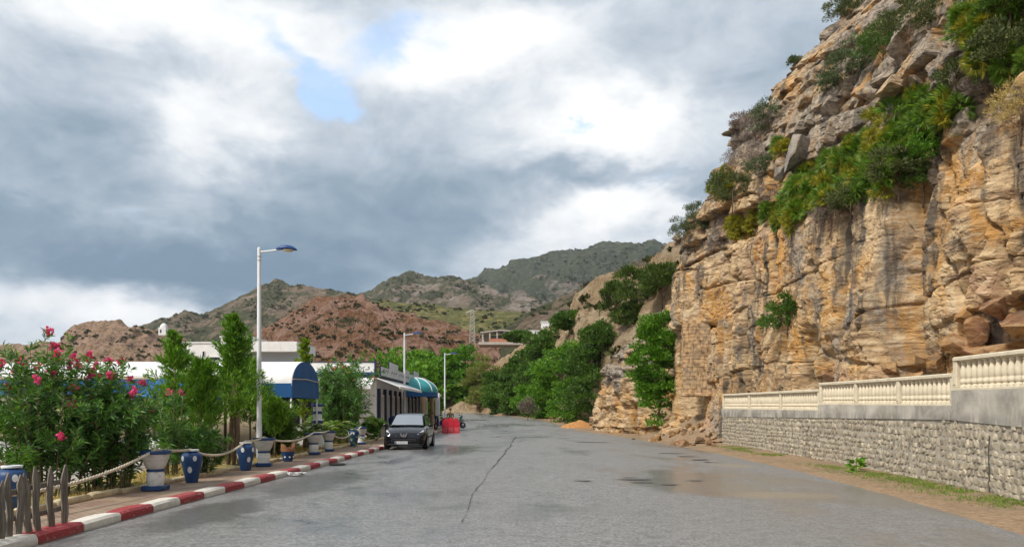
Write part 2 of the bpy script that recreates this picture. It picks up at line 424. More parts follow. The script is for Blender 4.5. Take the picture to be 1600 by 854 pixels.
# verge between road and wall / cliff: rough soil with stones
def verge_strip():
    ny, nx = 380, 26; ys = np.linspace(3, 118, ny); v = np.zeros((ny, nx, 3))
    for i, y in enumerate(ys):
        x0 = float(np.interp(y, RE[:, 1], RE[:, 0])) - .25
        wd = np.interp(y, [3, 15, 36, 45, 60, 118], [2.9, 2.3, 2.6, 4.5, 4.0, 5.0])
        v[i, :, 0] = x0 + np.linspace(0, 1, nx) ** 1.0 * wd; v[i, :, 1] = y
    t = np.linspace(0, 1, nx)[None, :]
    h = .0 + .10 * t + .05 * fbm(v[:, :, 0] * 1.5, v[:, :, 1] * 1.5, seed=9) * sstep(.0, .25, t) + .03 * fbm(v[:, :, 0] * 6, v[:, :, 1] * 6, seed=19) * sstep(.05, .3, t)
    h = h - .03 * (1 - sstep(0, .12, t))
    v[:, :, 2] = g(v[:, :, 1]) + h
    return npmesh('verge', v, gridfaces(ny, nx)[:, ::-1], m_soil, True)
verge = tag(link('verge', verge_strip()), kind='structure')

# ------------------------------------------------------------------ kerb, pavement, planting bed, terrace
def kerb_paint(name, col, chips):
    m, nt, b = base_mat(name)
    gp = nt.add('ShaderNodeNewGeometry').outputs['Position']
    n1 = nt.noise(gp, 3.0, 7, .7, .4); n2 = nt.noise(gp, 16, 6, .75)
    c = nt.mix(nt.math('MULTIPLY', nt.maprange(n1.outputs[0], .4, .75), .5), col, tuple(x * .55 for x in col))
    c = nt.mix(nt.math('MULTIPLY', nt.maprange(n2.outputs[0], .56, .64), chips), c, (.36, .31, .25))
    sz = nt.add('ShaderNodeSeparateXYZ'); nt.put(sz.inputs[0], gp)
    c = nt.mix(nt.math('MULTIPLY', nt.maprange(nt.math('ADD', sz.outputs[2], nt.math('MULTIPLY', n2.outputs[0], .08)), .085, .03), .55), c, (.22, .17, .12))
    nt.put(b.inputs['Base Color'], c); b.inputs['Roughness'].default_value = .7
    bump(nt, b, n2.outputs[0], .4, .008); return m
m_kred = kerb_paint('kerb_red_paint', (.34, .035, .042), .8); m_kwhite = kerb_paint('kerb_white_paint', (.70, .66, .58), .65); m_kold = kerb_paint('kerb_bare_concrete', (.36, .29, .22), .5)
m_mortar = simple('kerb_bed', (.2, .17, .14), .95, .2, 10)
def kerb_frame(y):
    x = float(xl(y)); dx = float(xl(y + .4) - xl(y - .4)) / .8; return x, math.atan2(-dx, 1.0)
mb = MB()
for i in range(96):
    y0 = 1.7 + i * .9; y1 = y0 + .9
    if y1 > 86: break
    xa, xb = float(xl(y0)) - .03, float(xl(y1)) - .03
    za, zb = float(g(y0)), float(g(y1))
    mb.add([(xa, y0, za - .1), (xa - .24, y0, za - .1), (xa - .24, y0, za + .115), (xa, y0, za + .115), (xb, y1, zb - .1), (xb - .24, y1, zb - .1), (xb - .24, y1, zb + .115), (xb, y1, zb + .115)], [(0, 4, 7, 3), (3, 7, 6, 2)])
kerb = tag(mb.build('kerb', m_mortar), kind='structure')
blocks = []
for variant in range(4):
    mb = MB(); L_ = .985 - .006 * variant
    # chamfered kerb stone, outer top edge rounded, long side split for a slight wobble
    prof = [(0.0, -.12), (.008, .06), (.005, .11), (-.035, .145), (-.27, .142), (-.29, .12), (-.29, -.12)]
    nl = 5; vs = []
    for j in range(nl):
        yy = (j / (nl - 1) - .5) * L_; e = .012 if j in (0, nl - 1) else 0
        for (a, z) in prof:
            vs.append((a - (e if a > -.1 else -e) + random.uniform(-.006, .006), yy, z - (e if z > .1 else 0) + random.uniform(-.004, .004)))
    k = len(prof); fs = [(j * k + i, j * k + i + 1, (j + 1) * k + i + 1, (j + 1) * k + i) for j in range(nl - 1) for i in range(k - 1)]
    fs += [tuple(range(k))[::-1], tuple(range((nl - 1) * k, nl * k))]
    mb.add(vs, [f[::-1] for f in fs]); blocks.append(mb)
bm_ = {}
for nm, mt in (('red', m_kred), ('white', m_kwhite), ('old', m_kold)):
    bm_[nm] = [b_.mesh('kerb_stone', mt, True, 35) for b_ in blocks]
for k in range(-8, 76):
    yc = 9.7 + k + .5
    x, rz = kerb_frame(yc)
    nm = ('red' if k % 2 == 0 else 'white') if yc < 36 or (k % 7 == 1) else 'old'
    link('kerb_stone', bm_[nm][k % 4], kerb, (x, yc, float(g(yc)) + random.uniform(-.006, .006)), (0, 0, rz))

# pavement: small setts, reddish brown
m_pave, nt, b = base_mat('pavement_setts')
gp = nt.add('ShaderNodeNewGeometry').outputs['Position']
br = nt.add('ShaderNodeTexBrick'); nt.put(br.inputs['Vector'], nt.mapping(gp, (1, 1, 1), (0, 0, 0), (0, 0, R(47))))
br.inputs['Scale'].default_value = 1.0; br.inputs['Brick Width'].default_value = .21; br.inputs['Row Height'].default_value = .105; br.inputs['Mortar Size'].default_value = .008
br.inputs['Color1'].default_value = (.26, .15, .105, 1); br.inputs['Color2'].default_value = (.34, .235, .17, 1); br.inputs['Mortar'].default_value = (.14, .11, .08, 1); br.inputs['Bias'].default_value = -.1
n1 = nt.noise(gp, 1.3, 6, .7, .3); n2 = nt.noise(gp, 24, 4, .7)
c = nt.mix(nt.math('MULTIPLY', nt.maprange(n1.outputs[0], .42, .65), .6), br.outputs[0], (.40, .30, .20))
c = nt.mix(nt.math('MULTIPLY', n2.outputs[0], .35), c, (.2, .15, .11))
nt.put(b.inputs['Base Color'], c); b.inputs['Roughness'].default_value = .75
bump(nt, b, nt.math('SUBTRACT', n2.outputs[0], nt.math('MULTIPLY', br.outputs['Fac'], 1.2)), .5, .01)
m_edge = simple('cream_edging_stone', (.55, .45, .28), .85, .25, 4, bmp=.4, dirt=(.25, .2, .12), dirt_amt=.6)
m_bed, nt, b = base_mat('planting_bed')
gp = nt.add('ShaderNodeNewGeometry').outputs['Position']
n1 = nt.noise(gp, 1.7, 6, .65); n2 = nt.noise(gp, 22, 5, .7)
c = nt.ramp(n2.outputs[0], [(.3, (.15, .10, .04)), (.55, (.36, .27, .10)), (.75, (.48, .38, .18))])
c = nt.mix(nt.math('MULTIPLY', nt.maprange(n1.outputs[0], .45, .6), .7), c, (.14, .15, .04))
nt.put(b.inputs['Base Color'], c); b.inputs['Roughness'].default_value = .95; bump(nt, b, n2.outputs[0], .7, .03)
m_terr = simple('terrace_paving', (.40, .35, .30), .6, .15, 1.2, bmp=.2, bscale=12)
def strip(name, off0, off1, y0, y1, mat, z, ny=110, nx=6, rough=0.0, seed=0):
    ys = np.linspace(y0, y1, ny); t = np.linspace(0, 1, nx)
    a = xl(ys)[:, None] - off0; c_ = xl(ys)[:, None] - off1
    X = a * (1 - t) + c_ * t; Y = np.repeat(ys[:, None], nx, 1)
    Z = g(Y) + z + rough * fbm(X * 1.5, Y * 1.5, seed=seed)
    return npmesh(name, np.stack([X, Y, Z], -1), gridfaces(ny, nx), mat, True)
pave = tag(link('pavement', strip('pavement', .285, 1.52, 0, 86, m_pave, .118, rough=.01)), kind='structure')
bed = tag(link('planting_bed', strip('planting_bed', 1.5, 3.6, 0, 42, m_bed, .135, 160, 30, .06, 4)), kind='structure')
terr = tag(link('terrace', strip('terrace', 3.5, 30, 0, 86, m_terr, .10, 60, 8)), kind='structure')
edging = tag(empty('pavement_edging'), kind='structure')
em = []
for q in range(3):
    mb = MB(); mb.bbox((0, 0, 0), (.13, .97, .14), .03); 
    mb.v = [(x + random.uniform(-.01, .01), y, z + random.uniform(-.012, .012)) for x, y, z in mb.v]
    em.append(mb.mesh('edging_stone', m_edge, True, 50))
for k in range(58):
    yc = 7 + k * 1.0
    if yc > 42: break
    x, rz = kerb_frame(yc)
    link('edging_stone', em[k % 3], edging, (x - 1.52, yc, .15 + random.uniform(-.012, .012)), (random.uniform(-.02, .02), random.uniform(-.05, .05), rz + random.uniform(-.02, .02)))

# ------------------------------------------------------------------ rock material
def rock_mat(name, cols, grey_lo=8.5, grey_hi=13.0, grey_amt=.75, stain_amt=.88, ochre=.62):
    m, nt, b = base_mat(name)
    gp = nt.add('ShaderNodeNewGeometry').outputs['Position']
    sz = nt.add('ShaderNodeSeparateXYZ'); nt.put(sz.inputs[0], gp)
    wv = nt.noise(gp, .35, 4, .6)
    gw = nt.vmath('ADD', gp, nt.vmath('MULTIPLY', wv.outputs['Color'], (1.2, 1.2, 1.2)))
    strat = nt.noise(nt.mapping(gw, (.22, .22, 1.9)), 1.0, 5, .66, .2)          # bedding bands
    fine = nt.noise(nt.mapping(gw, (1.2, 1.2, 5.5)), 1.6, 5, .72)
    blot = nt.noise(gp, .42, 6, .62, .6)
    c = nt.ramp(strat.outputs[0], [(.36, cols[0]), (.45, cols[1]), (.54, cols[2]), (.64, cols[3])])
    oc = nt.maprange(blot.outputs[0], .50, .60)
    c = nt.mix(nt.math('MULTIPLY', oc, ochre), c, cols[4])
    pk = nt.noise(nt.mapping(gp, (1, 1, 1), (11, 3, 7)), .33, 5, .6, .5)
    c = nt.mix(nt.math('MULTIPLY', nt.maprange(pk.outputs[0], .54, .66), .38), c, cols[5])
    c = nt.mix(nt.math('MULTIPLY', nt.maprange(fine.outputs[0], .51, .64), .5), c, cols[6])
    c = nt.mix(nt.math('MULTIPLY', nt.maprange(fine.outputs[0], .46, .36), .7), c, cols[7])
    # weathered grey crust, mostly on the old upper faces
    gn = nt.noise(nt.mapping(gp, (1, 1, .7), (2, 5, 1)), .30, 6, .62, .7)
    hz = nt.maprange(sz.outputs[2], grey_lo, grey_hi)
    gm = nt.maprange(nt.math('ADD', gn.outputs[0], nt.math('MULTIPLY', hz, .13)), .50, .66)
    lich = nt.noise(gp, 5.0, 6, .7)
    gcol = nt.ramp(lich.outputs[0], [(.38, (.085, .078, .07)), (.5, (.21, .19, .165)), (.62, (.38, .35, .30))])
    c = nt.mix(nt.math('MULTIPLY', gm, grey_amt), c, gcol)
    # run-off stains: tall dark streaks
    sk = nt.noise(nt.mapping(gw, (1.5, 1.5, .10), (4, 4, 4)), 1.0, 5, .6, .3)
    sk2 = nt.noise(nt.mapping(gp, (.25, .25, .22), (9, 1, 0)), 1.0, 4, .6)
    sm = nt.math('MULTIPLY', nt.maprange(sk.outputs[0], .47, .62), nt.maprange(nt.math('ADD', sk2.outputs[0], nt.math('MULTIPLY', nt.maprange(sz.outputs[2], 4.5, 8.5), .09)), .48, .57))
    os_ = nt.noise(nt.mapping(gw, (1.1, 1.1, .16), (14, 8, 2)), 1.0, 5, .6, .3)
    c = nt.mix(nt.math('MULTIPLY', nt.maprange(os_.outputs[0], .54, .66), .5), c, cols[4])
    c = nt.mix(nt.math('MULTIPLY', sm, stain_amt), c, (.085, .075, .065))
    nt.put(b.inputs['Base Color'], c); b.inputs['Roughness'].default_value = .92; b.inputs['Specular IOR Level'].default_value = .2
    f2 = nt.noise(gp, 7.0, 5, .7); vo = nt.add('ShaderNodeTexVoronoi', feature='DISTANCE_TO_EDGE'); nt.put(vo.inputs['Vector'], nt.mapping(gw, (1.0, 1.0, 1.7))); vo.inputs['Scale'].default_value = 1.7
    h = nt.math('ADD', nt.math('MULTIPLY', fine.outputs[0], .9), nt.math('MULTIPLY', f2.outputs[0], .7))
    h = nt.math('ADD', h, nt.math('MULTIPLY', nt.math('MINIMUM', vo.outputs[0], .06), 3.0))
    bump(nt, b, h, .52, .10)
    return m
RC = [(.17, .108, .064), (.38, .255, .14), (.56, .41, .24), (.32, .185, .085), (.50, .245, .05), (.42, .23, .16), (.72, .58, .39), (.065, .038, .022)]
m_cliff = rock_mat('sandstone_cliff', RC)
m_outc = rock_mat('outcrop_rock', RC, 2.5, 5.5, .8, .4)

# ------------------------------------------------------------------ rock faces
def resample(path, npts, dens=None):
    p = smooth_pts(path, 1200); seg = np.hypot(*np.diff(p, axis=0).T)
    wgt = seg if dens is None else seg * dens(p[:-1])
    s = np.concatenate([[0], np.cumsum(wgt)]); s0 = np.concatenate([[0], np.cumsum(seg)])
    t = np.linspace(0, s[-1], npts); ss = np.interp(t, s, s0)
    q = np.stack([np.interp(ss, s0, p[:, 0]), np.interp(ss, s0, p[:, 1])], -1)
    # smoothed normals
    lo = np.stack([np.interp(np.clip(ss - .9, 0, None), s0, p[:, 0]), np.interp(np.clip(ss - .9, 0, None), s0, p[:, 1])], -1)
    hi = np.stack([np.interp(np.clip(ss + .9, None, s0[-1]), s0, p[:, 0]), np.interp(np.clip(ss + .9, None, s0[-1]), s0, p[:, 1])], -1)
    t_ = hi - lo; t_ /= np.linalg.norm(t_, axis=1, keepdims=True)
    return ss, q, np.stack([-t_[:, 1], t_[:, 0]], -1)
def strata(s, z, seed, thick=(.22, .95), width=(.7, 2.6), amp_l=.22, amp_b=.20, notch=.13, warp=.30, tilt=.02):
    rg = np.random.default_rng(seed)
    zz = z + tilt * s + warp * fbm(s * .22, z * .25, seed=seed, o=3) + .07 * fbm(s * 1.3, z * 1.6, seed=seed + 3, o=3)
    th = rg.uniform(*thick, 160); edges = np.cumsum(th) - 8.0
    li = np.clip(np.searchsorted(edges, zz) - 1, 0, 158)
    f = np.clip((zz - edges[li]) / (edges[li + 1] - edges[li]), 0, 1)
    dl = np.minimum(f, 1 - f) * (edges[li + 1] - edges[li])
    lay = (rg.random(160) ** 1.5)[li] * amp_l * 1.6
    W = rg.uniform(*width, 160)[li]; off = rg.uniform(0, 9, 160)[li]
    ss = s + .28 * fbm(s * .7, z * .9, seed=seed + 5, o=3) + off
    bi = np.floor(ss / W); fb = ss / W - bi; db = np.minimum(fb, 1 - fb) * W
    blk = _h(bi.astype(np.int64), li.astype(np.int64), np.zeros_like(li), seed)
    skew = (_h(bi.astype(np.int64), li.astype(np.int64), np.ones_like(li), seed) - .5)
    d = lay + (blk - .5) * 2 * amp_b + skew * (fb - .5) * amp_b * 1.6
    d = d - notch * np.exp(-(dl / .035) ** 2) * (.4 + .6 * vn(s * .6, z * .6, seed=seed + 8)) - notch * 1.1 * np.exp(-(db / .035) ** 2)
    return d

SB_Z = [-2, 0, 9.3, 9.9, 10.6, 12.7, 14.8, 16.85, 18.5, 20.8, 25.6, 36]; SB_S = [-.15, 0, .45, .7, 1.0, 1.6, 2.7, 3.7, 4.9, 6.9, 10.8, 19]
def facets(s, z, sx_, sz_, seed, tilt=.5, edge=0.0):
    u, v_ = s / sx_, z / sz_; iu, iv = np.floor(u).astype(np.int64), np.floor(v_).astype(np.int64)
    best = np.full(u.shape, 1e9); sec = np.full(u.shape, 1e9); bi = np.zeros_like(iu); bj = np.zeros_like(iv); bu = np.zeros_like(u); bv = np.zeros_like(u)
    zero = np.zeros_like(iu)
    for a in (-1, 0, 1):
        for c_ in (-1, 0, 1):
            cu, cv = iu + a, iv + c_
            pu = cu + _h(cu, cv, zero, seed); pv = cv + _h(cu, cv, zero + 1, seed)
            # Chebyshev-like metric gives blocky joints rather than round cells
            dd = np.maximum(np.abs(u - pu), np.abs(v_ - pv)) * .75 + np.hypot(u - pu, v_ - pv) * .25
            m_ = dd < best
            sec = np.where(m_, best, np.minimum(sec, dd)); best = np.where(m_, dd, best)
            bi = np.where(m_, cu, bi); bj = np.where(m_, cv, bj); bu = np.where(m_, u - pu, bu); bv = np.where(m_, v_ - pv, bv)
    r0 = _h(bi, bj, zero + 2, seed) - .5; tx = _h(bi, bj, zero + 3, seed) - .5; tz = _h(bi, bj, zero + 4, seed) - .5
    d = r0 + tilt * 2 * (tx * bu + tz * bv)
    if edge: d = d - edge * (1 - sstep(0, .10, sec - best))
    return d
def cracks(s, z, seed, w=.03, o=4):
    return np.exp(-(fbm(s, z, seed=seed, o=o) / w) ** 2)
def soften(a, ku, kv):
    for ax, k in ((0, ku), (1, kv)):
        pad = [(k, k) if i == ax else (0, 0) for i in (0, 1)]; p = np.pad(a, pad, mode='edge')
        a = sum(np.take(p, range(i, i + a.shape[ax]), axis=ax) for i in range(2 * k + 1)) / (2 * k + 1)
    return a
def cliff():
    path = [(14.8, -6), (13.8, 2), (13.0, 8), (12.4, 14), (12.0, 20), (11.7, 25), (11.15, 30), (10.4, 34.5), (9.85, 37.5), (9.5, 39.5), (8.95, 41.5), (8.75, 43.5), (10.2, 45.6), (14, 47), (20, 48.5), (32, 50)]
    ss, q, nm = resample(path, 940, lambda p: np.where(p[:, 1] > 46, .4, np.clip(30 / np.clip(p[:, 1], 9, 60), .75, 1.8)) * np.where(p[:, 1] < 8, .25, 1))
    z = np.concatenate([np.linspace(-.4, 13.5, 330), np.linspace(13.6, 33, 170)])
    S, Z = np.meshgrid(ss, z, indexing='ij'); Yp = np.repeat(q[:, 1][:, None], len(z), 1)
    lower = 1 - sstep(9.0, 10.4, Z + .6 * fbm(S * .25, S * 0, seed=41))
    back = np.interp(Z + .7 * fbm(S * .2, Z * .12, seed=31, o=3), SB_Z, SB_S)
    corner = sstep(38, 42, Yp) * lower
    d = 0 * back
    wS = S + .35 * fbm(S * .5, Z * .5, seed=71, o=4); wZ = Z + .03 * S + .30 * fbm(S * .35, Z * .7, seed=72, o=4)
    d += (.45 * fbm(S * .16, Z * .05, seed=11, o=3) + 1.1 * soften(facets(wS, wZ + 2, 4.2, 7.0, 78, .5), 4, 4)) * (1 - .8 * corner) * (.35 + .65 * lower)      # buttresses with flat faces
    d += .14 * fbm(S * .6, Z * .3, seed=12, o=4)
    up = strata(S, Z, 21, (.22, 1.3), (1.2, 4.2), .42, .36, .28, .45, .03)
    lo = strata(S, Z, 22, (.9, 3.4), (.9, 3.0), .10, .16, .26, .7, .02)
    lo2 = strata(S, Z, 27, (.10, .40), (.8, 4.0), .06, .012, .05, .5, .04)
    msk = sstep(-.2, .2, fbm(S * .16, Z * .22, seed=51, o=2))
    d += (1 - lower) * (up * .95 - .3) + lower * (lo * (.2 + .55 * msk) + lo2 * (.03 + .12 * (1 - msk)))
    d += .55 * soften(facets(wS, wZ, 2.0, 2.6, 73, .55, .12), 1, 1) * (.30 + .5 * (1 - lower)) + .14 * facets(wS, wZ, .9, .8, 74, .6, .25) * (.1 + .75 * msk) + .05 * facets(wS, wZ, .36, .26, 75, .8, .3)
    d += .04 * fbm(S * 2.4, Z * 3.6, seed=13, o=4) + .025 * fbm(S * 6, Z * 10, seed=14, o=3)
    d -= .55 * cracks(wS * .50, wZ * .12, 91, .022) * (.2 + .8 * vn(S * .4, Z * .3, seed=93)) + .35 * cracks(wS * .09, wZ * .40, 92, .022, 1) * vn(S * .5, Z * .5, seed=94)
    # big sloping slabs above the palms on the near side
    d += .55 * np.exp(-((Yp - 21.0 - (Z - 11) * .45) / 1.3) ** 4) * sstep(10.3, 11.2, Z)
    # vertical clefts
    for (yc, wd, dp, z0, z1) in ((35.3, .22, .9, 0, 8.8), (33.0, .2, .6, 1, 9), (29.0, .5, 1.0, 2.0, 4.6), (26.3, .16, .5, 3, 9), (23.2, .25, .6, 3, 9), (19.0, .5, .6, 4.6, 9.6), (37.3, .2, .9, 0, 9), (31, .15, .5, 0, 5)):
        cx = yc + .55 * fbm(Z * .28, Z * 0, seed=int(yc * 10), o=2) + .05 * fbm(S * 2, Z * 2, seed=5, o=2)
        d -= dp * np.exp(-((Yp - cx) / wd) ** 2) * sstep(z0 - .5, z0 + .3, Z) * (1 - sstep(z1 - .4, z1 + .4, Z))
    # undercut hollow with fallen blocks at the near foot
    zt = 4.2 + .5 * fbm(S * .6, S * 0, seed=77, o=3)
    hol = np.exp(-((Yp - 15.5) / 4.2) ** 4) * sstep(.8, 1.6, Z) * (1 - sstep(zt - .15, zt + .2, Z))
    d -= 1.7 * hol
    # far corner: overhanging cap above the masonry pillar, recess under it
    cap = np.exp(-((Yp - 42.0) / 1.9) ** 2)
    d += .25 * cap * sstep(6.1, 6.5, Z) * (1 - sstep(8.3, 10, Z))
    d -= 1.55 * cap * sstep(.4, 1.2, Z) * (1 - sstep(6.0, 6.3, Z))
    # foot spreads
    d += .5 * (1 - sstep(0, 1.4, Z)) * (.6 + .6 * vn(S * .9, Z * .9, seed=66))
    X = q[:, 0][:, None] + nm[:, 0][:, None] * d + back; Y = q[:, 1][:, None] + nm[:, 1][:, None] * d
    lim = np.interp(Y, [4, 13.6, 20, 27, 36.4, 37.6, 38.4], [8.9, 9.6, 10.2, 10.5, 10.5, 10.2, 8.4]) + .25 * vn(S * 1.5, Z * 1.5, seed=16)
    X = np.where((Z < 5) & (Y < 38.4), np.maximum(X, lim * (1 - sstep(3.2, 5, Z)) - 5 * sstep(3.2, 5, Z)), X)
    Zo = Z + .08 * fbm(S * 1.1, Z * 1.1, seed=15, o=3)
    return npmesh('cliff', np.stack([X, Y, Zo], -1), gridfaces(len(ss), len(z)), m_cliff, False)
cliff_o = tag(link('cliff', cliff()), kind='structure')

def outcrop():
    path = [(14, 45.5), (11.2, 47), (9.6, 48.6), (8.4, 50.4), (7.4, 53), (6.8, 56.5), (6.7, 60), (7.4, 63), (10, 66), (16, 68)]
    ss, q, nm = resample(path, 330); z = np.linspace(-.3, 11, 210)
    S, Z = np.meshgrid(ss, z, indexing='ij'); Yp = np.repeat(q[:, 1][:, None], len(z), 1)
    topz = np.interp(Yp, [45, 49, 52, 56, 60, 64], [9.4, 9.0, 8.3, 7.0, 5.2, 4.6])
    rel = Z / topz * 8.0
    back = np.interp(rel + .5 * fbm(S * .4, Z * .3, seed=32, o=3), [0, 3.2, 4.6, 5.8, 7, 8, 11.5, 17], [0, .05, .5, 1.2, 2.1, 3.2, 11, 22])
    d = -back + .45 * fbm(S * .4, Z * .25, seed=33, o=4)
    gm = sstep(3.2, 4.4, Z + .5 * fbm(S * .5, Z * .5, seed=34))
    d += gm * strata(S, Z, 35, (.18, .6), (.8, 2.4), .42, .30, .18, .35, -.06) + (1 - gm) * strata(S, Z, 36, (.5, 1.4), (.7, 1.9), .14, .18, .13, .4)
    d += .30 * facets(S, Z, 1.3, .9, 76, .7, .3) + .12 * facets(S, Z, .5, .35, 77, .8, .3) + .06 * fbm(S * 2.5, Z * 3.5, seed=37, o=4)
    yc = 51.1 + .12 * fbm(Z * 1.2, Z * 0, seed=38)
    d -= 1.9 * np.exp(-((Yp - yc) / .42) ** 4) * (1 - sstep(1.7, 2.3, Z - (Yp - 51) * .25))
    d += .4 * (1 - sstep(0, 1.0, Z)) * vn(S * .8, Z, seed=39)
    X = q[:, 0][:, None] + nm[:, 0][:, None] * d; Y = q[:, 1][:, None] + nm[:, 1][:, None] * d
    return npmesh('rock_outcrop', np.stack([X, Y, Z], -1), gridfaces(len(ss), len(z)), m_outc, True)
outc_o = tag(link('rock_outcrop', outcrop()), label='grey-capped tan rock outcrop with a narrow dark cleft beside the road', cat='rock')

# talus below the corner
def talus():
    nu, nv = 120, 60; u = np.linspace(0, 1, nu)[:, None]; v_ = np.linspace(0, 1, nv)[None, :]
    X = 7.9 - .9 * u + v_ * (3.4 + 0 * u); Y = 36.8 + 13.5 * u + 0 * v_
    Z = np.maximum(0, v_ - .05) ** 1.1 * (1.9 * np.exp(-((u - .45) / .33) ** 2)) + .14 * fbm(X * 1.3, Y * 1.3, seed=61) * v_ ** .5 + .06 * fbm(X * 5, Y * 5, seed=62) * sstep(0, .15, v_) - .02
    return npmesh('talus', np.stack([X, Y, Z], -1), gridfaces(nu, nv)[:, ::-1], m_soil, True)
tag(link('talus', talus()), kind='structure')

# ------------------------------------------------------------------ hills
def hill_mat(name, soil, soil2, rock, green, green2, gbias=.5, rscale=.02, scrub=.11, rockb=.56, bumpd=2.0):
    m, nt, b = base_mat(name)
    gp = nt.add('ShaderNodeNewGeometry').outputs['Position']
    n0 = nt.noise(gp, rscale, 6, .62, .5); n1 = nt.noise(nt.mapping(gp, (1, 1, 2.6)), rscale * 3.2, 7, .68, .4)
    n2 = nt.noise(gp, scrub, 6, .72); n3 = nt.noise(gp, scrub * 4.2, 6, .75)
    c = nt.mix(nt.maprange(n3.outputs[0], .43, .57), soil, soil2)
    c = nt.mix(nt.math('MULTIPLY', nt.maprange(n1.outputs[0], rockb - .04, rockb + .08), .9), c, rock)
    n5 = nt.noise(nt.mapping(gp, (1, 1, 3.5), (7, 7, 7)), rscale * 11, 7, .75, .6)
    gm = nt.maprange(nt.math('ADD', nt.math('MULTIPLY', n2.outputs[0], .75), nt.math('MULTIPLY', n0.outputs[0], .5)), 1.0 - gbias * .75, 1.06 - gbias * .75)
    gc = nt.mix(nt.maprange(n3.outputs[0], .43, .57), green, green2)
    c = nt.mix(nt.math('MULTIPLY', gm, .92), c, gc)
    c = nt.mix(nt.math('MULTIPLY', nt.maprange(n5.outputs[0], .56, .66), .7), c, rock)
    c = nt.mix(nt.math('MULTIPLY', nt.maprange(n5.outputs[0], .42, .32), .6), c, tuple(x * .6 for x in green))
    nt.put(b.inputs['Base Color'], c); b.inputs['Roughness'].default_value = .95; b.inputs['Specular IOR Level'].default_value = .1
    bump(nt, b, nt.math('ADD', nt.math('MULTIPLY', n3.outputs[0], .6), nt.math('ADD', n2.outputs[0], nt.math('ADD', n5.outputs[0], n1.outputs[0]))), 1.0, bumpd * 1.3)
    return m
def hill(name, crest, base_d, mat, nu=260, nv=110, amp=.05, seed=0, prof=1.0, back=1.22, rid=1.0, baseline=0.0, px_jit=5.0, fs=1.0):
    """crest: (px, py, d) skyline points; the front slope runs from the crest down to distance base_d"""
    cr = np.array([P(*c) for c in crest]); cr = smooth_pts(cr, nu); t = np.linspace(0, 1, nu)
    hgt = cr[:, 2].copy(); dd = np.hypot(cr[:, 0], cr[:, 1]); unit = cr[:, :2] / dd[:, None]
    tot = np.sum(np.hypot(*np.diff(cr[:, :2], axis=0).T))
    cr[:, 2] += fbm(t * tot / dd.mean() * 22, t * 0, seed=seed, o=5, gain=.6) * dd / FPX * px_jit
    vv = np.concatenate([np.linspace(0, 1, nv), 1 + np.linspace(.04, back - 1, 12)])
    bd = np.interp(t, np.linspace(0, 1, len(base_d)), base_d) if hasattr(base_d, '__len__') else np.full(nu, base_d)
    V = np.zeros((nu, len(vv), 3))
    for j, q in enumerate(vv):
        if q <= 1:
            r = bd + (dd - bd) * q; h = baseline + (cr[:, 2] - baseline) * q ** prof
        else:
            r = dd * q; h = cr[:, 2] - (q - 1) * dd * .5
        V[:, j, 0] = unit[:, 0] * r; V[:, j, 1] = unit[:, 1] * r; V[:, j, 2] = h
    sc_ = (hgt.mean() - baseline) * amp; L_ = dd.mean() * .055 / fs
    fade = (np.sin(np.clip(vv, 0, 1) * math.pi * .86) ** .8)[None, :]
    rd = 1 - np.abs(fbm(V[..., 0] / L_ / 1.6, V[..., 1] / L_ / 3.0, seed=seed + 5, o=5)) * 2
    V[..., 2] += sc_ * fade * (1.1 * rid * (rd - .5) + 1.2 * fbm(V[..., 0] / L_ * 2.2, V[..., 1] / L_ * 2.2, seed=seed + 9, o=5, gain=.6))
    return tag(link(name, npmesh(name, V, gridfaces(nu, len(vv)), mat, True)), kind='structure')
m_far = hill_mat('far_mountain', (.20, .165, .125), (.28, .23, .18), (.34, .28, .245), (.055, .075, .04), (.09, .105, .055), .66, .006, .022, .55, 8)
m_mid = hill_mat('mid_mountain', (.22, .17, .12), (.30, .235, .17), (.40, .33, .28), (.065, .075, .035), (.10, .105, .05), .56, .008, .03, .53, 6)
m_left = hill_mat('ridge_scrub', (.21, .155, .105), (.29, .22, .15), (.36, .27, .22), (.06, .072, .03), (.10, .108, .05), .57, .010, .04, .56, 5)
m_brown = hill_mat('red_brown_hill', (.26, .12, .065), (.42, .235, .13), (.54, .33, .245), (.065, .072, .03), (.13, .12, .05), .42, .022, .14, .50, 3.5)
m_green = hill_mat('green_slope', (.19, .165, .06), (.27, .22, .09), (.30, .24, .16), (.075, .085, .025), (.14, .14, .045), .58, .02, .12, .66, 1.5)
m_head = hill_mat('headland_rock', (.28, .18, .11), (.45, .31, .20), (.52, .34, .25), (.085, .085, .045), (.13, .12, .07), .34, .02, .10, .52, 2.5)
m_tan = hill_mat('tan_slope', (.44, .295, .17), (.58, .42, .255), (.66, .51, .33), (.09, .095, .03), (.14, .13, .05), .22, .06, .6, .50, .9)
